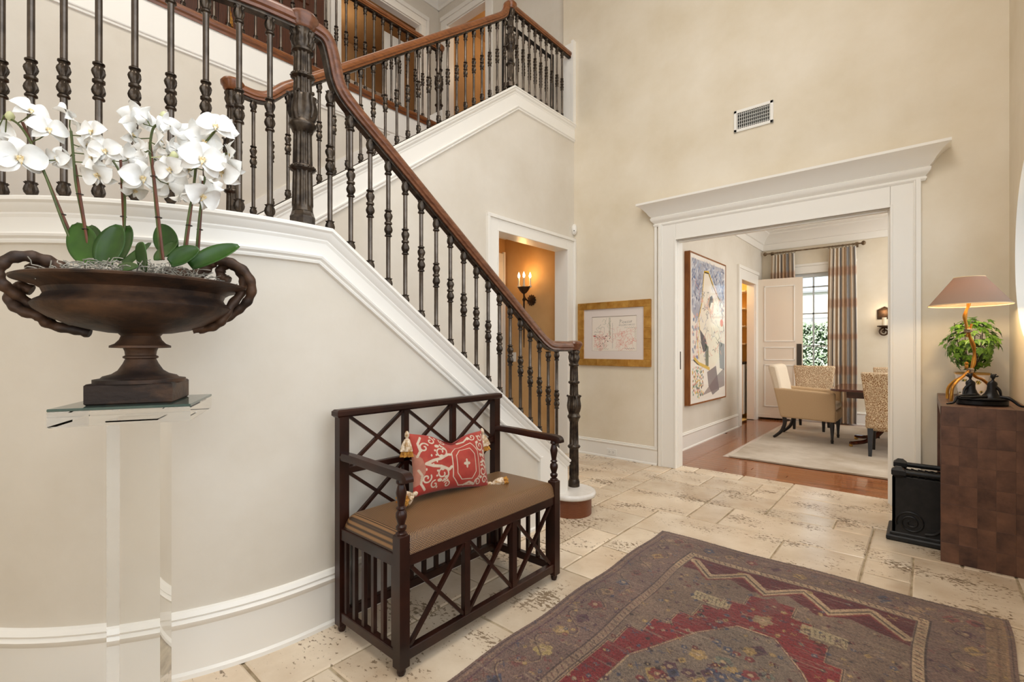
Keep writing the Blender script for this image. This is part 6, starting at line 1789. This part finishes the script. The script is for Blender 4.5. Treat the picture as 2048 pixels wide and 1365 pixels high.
g.box(mx0, yb_, mz0, px0, yb_ + 0.01, mz1); g.box(px1, yb_, mz0, mx1, yb_ + 0.01, mz1); g.box(px0, yb_, mz0, px1, yb_ + 0.01, pz0); g.box(px0, yb_, pz1, px1, yb_ + 0.01, mz1)
obj('mat_board', g, 'mat_board', pf)
na, nb_ = 300, 190
W_, H_ = px1 - px0, pz1 - pz0
g = G(); g.grid(lambda u, v: (px0 + W_ * u, Y_BACK - 0.006, pz0 + H_ * v), na, nb_)
P2 = [(W_ * i / na, H_ * j / nb_) for j in range(nb_ + 1) for i in range(na + 1)]
pt = Paint(P2, srgb(236, 224, 210)); fx = random.Random(31)
pt.rect(0, 0, 0.004, 1, srgb(120, 100, 90), 0.6); pt.rect(0, H_ - 0.004, 9, 9, srgb(120, 100, 90), 0.6); pt.rect(W_ - 0.004, 0, 9, 9, srgb(150, 130, 120), 0.6); pt.rect(0, 0, 9, 0.003, srgb(150, 130, 120), 0.6)
RED_, BLK, GRN = srgb(206, 84, 66), srgb(58, 52, 48), srgb(132, 138, 112)
def wig(cx_, cy_, s, c, w=0.0022, n=9):
    p = [(cx_, cy_)]; a = fx.uniform(0, 6.28)
    for k in range(n): a += fx.uniform(-1.6, 1.6); p.append((p[-1][0] + s * math.cos(a), p[-1][1] + s * math.sin(a)))
    pt.stroke(p, w, c, 0.8)
for k in range(30): wig(fx.uniform(0.04, 0.20), fx.uniform(0.03, 0.16), 0.014, RED_)
for k in range(16): wig(fx.uniform(0.03, 0.22), fx.uniform(0.02, 0.30), 0.013, BLK if k % 2 else GRN)
for k in range(42): wig(fx.uniform(0.28, 0.50), fx.uniform(0.03, 0.22), 0.016, srgb(214, 116, 98))
for x in (0.215, 0.222, 0.229): pt.stroke([(x, H_ * 0.96), (x + 0.004, H_ * 0.42)], 0.004, GRN, 0.8)
for q, c in (([(0.255 + 0.006 * (k % 2), 0.03 + k * 0.012) for k in range(24)], BLK), ([(0.40 + k * 0.012, 0.245 + 0.012 * (k % 2)) for k in range(12)], GRN), ([(0.40 + k * 0.012, 0.02 + 0.014 * (k % 2)) for k in range(11)], BLK), ([(0.03 + k * 0.012, 0.20 + 0.02 * (k % 2)) for k in range(8)], BLK), ([(0.52 + 0.01 * (k % 2), 0.12 + k * 0.012) for k in range(11)], GRN), ([(0.03 + k * 0.012, 0.015 + 0.012 * (k % 2)) for k in range(16)], GRN)):
    pt.stroke(q, 0.0024, c, 0.85)
for k in range(9): pt.ell(fx.uniform(0.04, 0.24), fx.uniform(0.03, 0.2), 0.006, 0.005, fx.choice([BLK, BLK, srgb(170, 40, 36)]))
pt.ell(0.035, 0.165, 0.018, 0.006, srgb(180, 50, 44))
# handwritten name above the right half, underlined
SX, SY, SS = 0.345, 0.300, 0.036
def hand(pts, dx): pt.stroke([(SX + (dx + x) * SS, SY + y * SS) for x, y in pts], 0.0030, BLK, 0.95)
hand([(0, -0.25), (0.18, 1.0)], 0); hand([(0.02, 0.95), (0.35, 1.05), (0.55, 0.85), (0.4, 0.6), (0.12, 0.5)], 0)
hand([(0, 0), (0.08, 0.5)], 0.75); hand([(0.12, 0.78), (0.14, 0.84)], 0.75)
hand([(0.35, 0.5), (0.12, 0.48), (0, 0.22), (0.1, 0.0), (0.38, 0.04)], 1.05)
hand([(0.4, 0.5), (0.12, 0.46), (0.02, 0.2), (0.14, 0.02), (0.36, 0.2), (0.42, 0.5), (0.42, 0.08), (0.52, 0.0)], 1.6)
hand([(0.34, 0.55), (0.1, 0.5), (0.2, 0.26), (0.3, 0.1), (0.02, 0.02)], 2.3); hand([(0.34, 0.6), (0.1, 0.54), (0.2, 0.3), (0.3, 0.14), (0.02, 0.05)], 2.85)
hand([(0.2, 0.55), (0.02, 0.4), (0.04, 0.15), (0.22, 0.1), (0.4, 0.3), (0.3, 0.55), (0.2, 0.55), (0.6, 0.62)], 3.4)
pt.stroke([(0.335, 0.280), (0.520, 0.286)], 0.0026, BLK); pt.stroke([(0.335, 0.270), (0.520, 0.274)], 0.0018, BLK, 0.7)
me = bpy.data.meshes.new('drawing'); me.from_pydata(g.v, [], g.f); me.update(); pt.put(me)
obj('drawing', me, 'paper', pf)

# ================================================================== large abstract picture in the dining room
ap = empty('abstract_painting', (DX, 6.27, 0.5), label='large tall abstract picture in a deep wooden frame in the dining room', cat='picture')
AY0, AY1, AZ0, AZ1, AXF = 5.563, 6.895, 0.515, 2.337, DX + 0.065
for (ya_, yb2, za, zb) in ((AY0, AY0 + 0.018, AZ0, AZ1), (AY1 - 0.018, AY1, AZ0, AZ1), (AY0 + 0.018, AY1 - 0.018, AZ0, AZ0 + 0.018), (AY0 + 0.018, AY1 - 0.018, AZ1 - 0.018, AZ1)):
    g = G(); g.box(DX, ya_, za, AXF, yb2, zb); obj('frame_side', g, 'frame_wood', ap)
na, nb_ = 240, 330; W_, H_ = AY1 - AY0 - 0.036, AZ1 - AZ0 - 0.036
g = G(); g.grid(lambda u, v: (AXF - 0.004, AY0 + 0.018 + W_ * u, AZ0 + 0.018 + H_ * v), na, nb_)
P2 = np.array([(i / na, j / nb_) for j in range(nb_ + 1) for i in range(na + 1)])
pt = Paint(P2, srgb(236, 226, 214)); fx = random.Random(17)
BLU, YEL, BK, PNK, GRY = srgb(74, 100, 146), srgb(216, 176, 60), srgb(46, 42, 46), srgb(226, 164, 146), srgb(112, 104, 112)
pt.poly([(0.03, 0.97), (0.97, 0.97), (0.97, 0.68), (0.80, 0.74), (0.62, 0.86), (0.42, 0.92), (0.30, 0.80), (0.24, 0.62), (0.16, 0.55), (0.03, 0.62)], BLU, 0.55)
for k in range(420):
    x, y = fx.uniform(0.03, 0.97), fx.uniform(0.64, 0.97)
    if 0.30 < x < 0.80 and y < 0.92 - 0.45 * abs(x - 0.45): continue
    pt.stroke([(x, y), (x + fx.uniform(-0.06, 0.06), y + fx.uniform(-0.06, 0.06))], 0.012, fx.choice([BLU, srgb(48, 66, 108), srgb(226, 226, 230), srgb(226, 226, 230), srgb(150, 168, 196)]), 0.6)
pt.poly([(0.36, 0.90), (0.45, 0.91), (0.78, 0.74), (0.82, 0.62), (0.80, 0.3), (0.56, 0.2), (0.22, 0.28), (0.22, 0.50), (0.30, 0.66)], srgb(238, 226, 206), 0.9)
pt.stroke([(0.36, 0.90), (0.48, 0.91), (0.62, 0.82), (0.80, 0.73)], 0.018, YEL); pt.stroke([(0.36, 0.90), (0.48, 0.90), (0.62, 0.81), (0.84, 0.72), (0.95, 0.5)], 0.010, BK)
pt.stroke([(0.36, 0.90), (0.30, 0.68), (0.22, 0.58), (0.24, 0.5), (0.18, 0.42), (0.22, 0.30)], 0.014, YEL); pt.stroke([(0.34, 0.88), (0.28, 0.68), (0.20, 0.58), (0.16, 0.44), (0.12, 0.36)], 0.008, BK)
pt.poly([(0.24, 0.50), (0.40, 0.44), (0.46, 0.36), (0.34, 0.34), (0.28, 0.40)], srgb(74, 70, 84), 0.9); pt.poly([(0.38, 0.40), (0.48, 0.38), (0.48, 0.24), (0.40, 0.24)], srgb(60, 78, 62), 0.8)
pt.poly([(0.46, 0.72), (0.58, 0.75), (0.64, 0.70), (0.56, 0.70), (0.50, 0.64)], BK, 0.9)
pt.stroke([(0.50, 0.72), (0.44, 0.66), (0.60, 0.62), (0.62, 0.72)], 0.030, srgb(222, 184, 150), 0.8)
pt.stroke([(0.10, 0.30), (0.22, 0.26), (0.36, 0.24), (0.50, 0.22)], 0.030, YEL, 0.9); pt.stroke([(0.08, 0.29), (0.24, 0.245), (0.50, 0.205)], 0.010, BK)
pt.poly([(0.10, 0.27), (0.50, 0.21), (0.56, 0.10), (0.34, 0.12), (0.14, 0.20)], srgb(240, 232, 222), 0.95)
pt.poly([(0.44, 0.20), (0.70, 0.24), (0.80, 0.06), (0.60, 0.03), (0.48, 0.10)], GRY, 0.85); pt.poly([(0.78, 0.42), (0.97, 0.40), (0.97, 0.20), (0.82, 0.22)], srgb(70, 74, 104), 0.7); pt.poly([(0.30, 0.04), (0.97, 0.08), (0.97, 0.22), (0.70, 0.16)], srgb(122, 108, 112), 0.75)
pt.ell(0.88, 0.56, 0.05, 0.028, srgb(214, 104, 84))
for k in range(90):
    x, y = fx.uniform(0.2, 0.9), fx.uniform(0.3, 0.8); p = [(x, y)]
    for _ in range(4): p.append((p[-1][0] + fx.uniform(-0.06, 0.06), p[-1][1] + fx.uniform(-0.04, 0.04)))
    pt.stroke(p, 0.006, fx.choice([PNK, BK, GRY, PNK, srgb(150, 150, 170)]), 0.65)
for k in range(150):
    x, y = fx.uniform(0.05, 0.34), fx.uniform(0.03, 0.24); pt.ell(x, y, 0.012, 0.008, fx.choice([srgb(90, 120, 90), PNK, YEL, BK, srgb(140, 170, 150)]), 0.8)
for k in range(40):
    x, y = fx.uniform(0.05, 0.22), fx.uniform(0.30, 0.60); pt.ell(x, y, 0.02, 0.012, fx.choice([PNK, BLU, srgb(230, 220, 210)]), 0.6)
e = 0.03
for q in ((0, 0, 1, e * 0.7), (0, 1 - e * 0.7, 1, 1), (0, 0, e, 1), (1 - e, 0, 1, 1)): pt.rect(*q, srgb(238, 230, 220))
me = bpy.data.meshes.new('picture'); me.from_pydata(g.v, [], g.f); me.update(); pt.put(me)
obj('picture', me, 'canvas', ap)

# ================================================================== small fittings
ve = empty('air_vent', (-1.16, Y_BACK, 3.26), label='white metal air vent grille high on the wall above the opening', cat='vent')
VX0, VX1, VZ0, VZ1 = -1.322, -0.998, 3.165, 3.362
g = G(); b_ = 0.026
for q in ((VX0, VZ0, VX1, VZ0 + b_), (VX0, VZ1 - b_, VX1, VZ1), (VX0, VZ0, VX0 + b_, VZ1), (VX1 - b_, VZ0, VX1, VZ1)): g.box(q[0], Y_BACK - 0.014, q[1], q[2], Y_BACK + 0.001, q[3])
obj('frame', g, 'white_plastic', ve, bevel=0.003)
g = G(); g.box(VX0 + 0.02, Y_BACK - 0.001, VZ0 + 0.02, VX1 - 0.02, Y_BACK + 0.0005, VZ1 - 0.02); obj('duct_shade', g, 'dark_hole', ve)  # near-black sheet stands in for the unlit space behind the louvers
for k in range(17):
    x = VX0 + b_ + 0.006 + (VX1 - VX0 - 2 * b_ - 0.012) * k / 16
    g = G(); g.box(x - 0.0018, Y_BACK - 0.012, VZ0 + 0.024, x + 0.0018, Y_BACK - 0.006, VZ1 - 0.024); obj('louver', g, 'white_plastic', ve)
for k in range(5):
    z = VZ0 + b_ + 0.012 + (VZ1 - VZ0 - 2 * b_ - 0.024) * k / 4
    g = G(); g.box(VX0 + 0.024, Y_BACK - 0.006, z - 0.0012, VX1 - 0.024, Y_BACK - 0.002, z + 0.0012); obj('cross_louver', g, 'white_plastic', ve)
dt = empty('motion_sensor', (-3.05, 4.61, 2.5), label='small white oval motion sensor in the wall corner', cat='sensor')
g = G(); g.lathe([(0.006, -0.062), (0.022, -0.050), (0.032, -0.02), (0.034, 0.01), (0.028, 0.042), (0.012, 0.06), (0.003, 0.064)], (-3.052, 4.606, 2.56), 18); obj('housing', g, 'white_plastic', dt, smooth=True)
g = G(); g.lathe([(0.002, -0.006), (0.006, 0), (0.002, 0.006)], (-3.034, 4.576, 2.540), 10); obj('lens', g, 'dark_hole', dt, smooth=True)
ot = empty('wall_outlet', (-2.573, Y_BACK, 0.065), label='white wall outlet set sideways in the baseboard', cat='outlet')
g = G(); g.cbox(-2.631, Y_BACK - 0.021, 0.030, -2.516, Y_BACK - 0.013, 0.100, 0.003); obj('plate', g, 'white_plastic', ot)
for x in (-2.596, -2.551):
    g = G(); g.cbox(x - 0.016, Y_BACK - 0.023, 0.048, x + 0.016, Y_BACK - 0.020, 0.082, 0.001); rc = obj('receptacle', g, 'white_plastic', ot)
    g = G(); g.box(x - 0.008, Y_BACK - 0.0238, 0.070, x + 0.004, Y_BACK - 0.0228, 0.073); g.box(x - 0.008, Y_BACK - 0.0238, 0.057, x + 0.004, Y_BACK - 0.0228, 0.060); g.box(x + 0.008, Y_BACK - 0.0238, 0.063, x + 0.012, Y_BACK - 0.0228, 0.067); obj('slots', g, 'dark_hole', rc)
sw = empty('light_switch', (-3.96, 4.60, 1.08), label='white double light switch below the hall sconce', cat='switch')
g = G(); g.cbox(-4.005, 4.592, 1.02, -3.925, 4.6, 1.14, 0.003); obj('plate', g, 'white_plastic', sw)
for x in (-3.983, -3.947):
    g = G(); g.cbox(x - 0.013, 4.588, 1.045, x + 0.013, 4.593, 1.115, 0.002); obj('rocker', g, 'white_plastic', sw)

# hall sconce with three candle lamps
hs = empty('hall_sconce', (-3.66, 4.6, 1.78), label='dark iron wall sconce with three lit candle bulbs in the amber hall', cat='sconce')
SXc, SYc = -3.665, 4.44
g = G(); g.lathe([(0.010, 0), (0.062, 0.004, 0.12, 12), (0.066, 0.012, 0.12, 12), (0.04, 0.022, 0, 0), (0.02, 0.03, 0, 0)] if False else [(0.010, 0, 0, 0), (0.062, 0.004, 0.10, 12), (0.066, 0.012, 0.10, 12), (0.04, 0.022, 0, 0), (0.02, 0.03, 0, 0)], (-3.668, 4.6, 1.785), 48, M=Matrix.Rotation(R_(90), 3, 'X')); obj('rosette', g, 'sconce_metal', hs, smooth=True)
g = G(); g.tube(crom([(-3.668, 4.58, 1.785), (-3.668, 4.52, 1.77), (SXc, 4.46, 1.80), (SXc, SYc, 1.83)], 5), 0.010, 8); g.tube([(SXc, SYc, 1.20), (SXc, SYc, 1.50), (SXc, SYc, 1.86)], [0.004, 0.012, 0.010], 8); g.lathe([(0.012, 1.76), (0.022, 1.78), (0.012, 1.80)], (SXc, SYc, 0), 10); obj('stem', g, 'sconce_metal', hs, smooth=True)
g = G(); g.lathe([(0.012, 1.85), (0.03, 1.862), (0.055, 1.89), (0.074, 1.925), (0.080, 1.93), (0.066, 1.918), (0.02, 1.88)], (SXc, SYc, 0), 24); obj('crown', g, 'sconce_metal', hs, smooth=True)
for k in range(3):
    a = R_(100 + 120 * k); x, y = SXc + 0.060 * math.cos(a), SYc + 0.060 * math.sin(a)
    if k == 0: x, y = SXc + 0.028, SYc - 0.035
    elif k == 1: x, y = SXc - 0.050, SYc - 0.036
    else: x, y = SXc + 0.058, SYc + 0.046
    g = G(); g.lathe([(0.008, 1.925), (0.020, 1.935), (0.018, 1.955), (0.0115, 1.957), (0.0115, 2.04), (0.006, 2.042)], (x, y, 0), 12); c = obj('candle', g, 'candle', hs, smooth=True)
    g = G(); g.lathe([(0.005, 2.04), (0.013, 2.058), (0.014, 2.07), (0.008, 2.092), (0.001, 2.112)], (x, y, 0), 10); obj('bulb', g, 'flame', c, smooth=True)
for dx in (-0.10, 0.10):
    g = G(); g.lathe([(0.004, -0.05), (0.02, -0.02), (0.008, 0.0), (0.002, 0.02)], (SXc + dx * 0.8, SYc, 1.93), 6, M=Matrix.Rotation(R_(60 if dx > 0 else -60), 3, 'Y')); obj('leaf', g, 'sconce_metal', hs, smooth=True)
lamp('hall_sconce_light', 'POINT', 2.0, (SXc, SYc - 0.02, 2.14), color=(1.0, 0.52, 0.16), radius=0.05)

# upstairs wooden armoire
am = empty('armoire', (-5.25, 1.6, 3.68), label='tall dark wooden armoire standing on the upstairs gallery', cat='armoire')
AY = [0.55, 1.565, 2.58]
g = G(); g.cbox(-5.54, 0.50, 3.70, -5.06, 2.63, 6.05, 0.01); obj('body', g, 'armoire', am)
for k in range(2):
    g = G(); g.cbox(-5.065, AY[k] + 0.01, 3.86, -5.035, AY[k + 1] - 0.01, 5.95, 0.006); d = obj('door', g, 'armoire', am)
    for za, zb in ((4.0, 4.75), (4.9, 5.8)):
        for q in range(2):
            y0_ = AY[k] + 0.12 + q * 0.42
            g = G(); g.cbox(-5.04, y0_, za, -5.022, y0_ + 0.34, zb, 0.01); obj('panel', g, 'armoire', d)
g = G(); g.cbox(-5.06, 0.48, 3.68, -5.02, 2.65, 3.84, 0.01); obj('plinth', g, 'armoire', am)
kt = empty('key_tassel', (-5.0, 1.63, 4.3), label='gold tassel hanging from the armoire door', cat='tassel')
g = G(); g.tube([(-5.015, 1.66, 4.52), (-5.005, 1.66, 4.40)], 0.004, 6); obj('cord', g, 'brass', kt)
g = G(); g.lathe([(0.008, 4.405), (0.014, 4.39), (0.010, 4.375), (0.022, 4.34), (0.028, 4.26), (0.02, 4.255)], (-5.0, 1.66, 0), 14); obj('skirt', g, 'tassel_gold', kt, smooth=True)
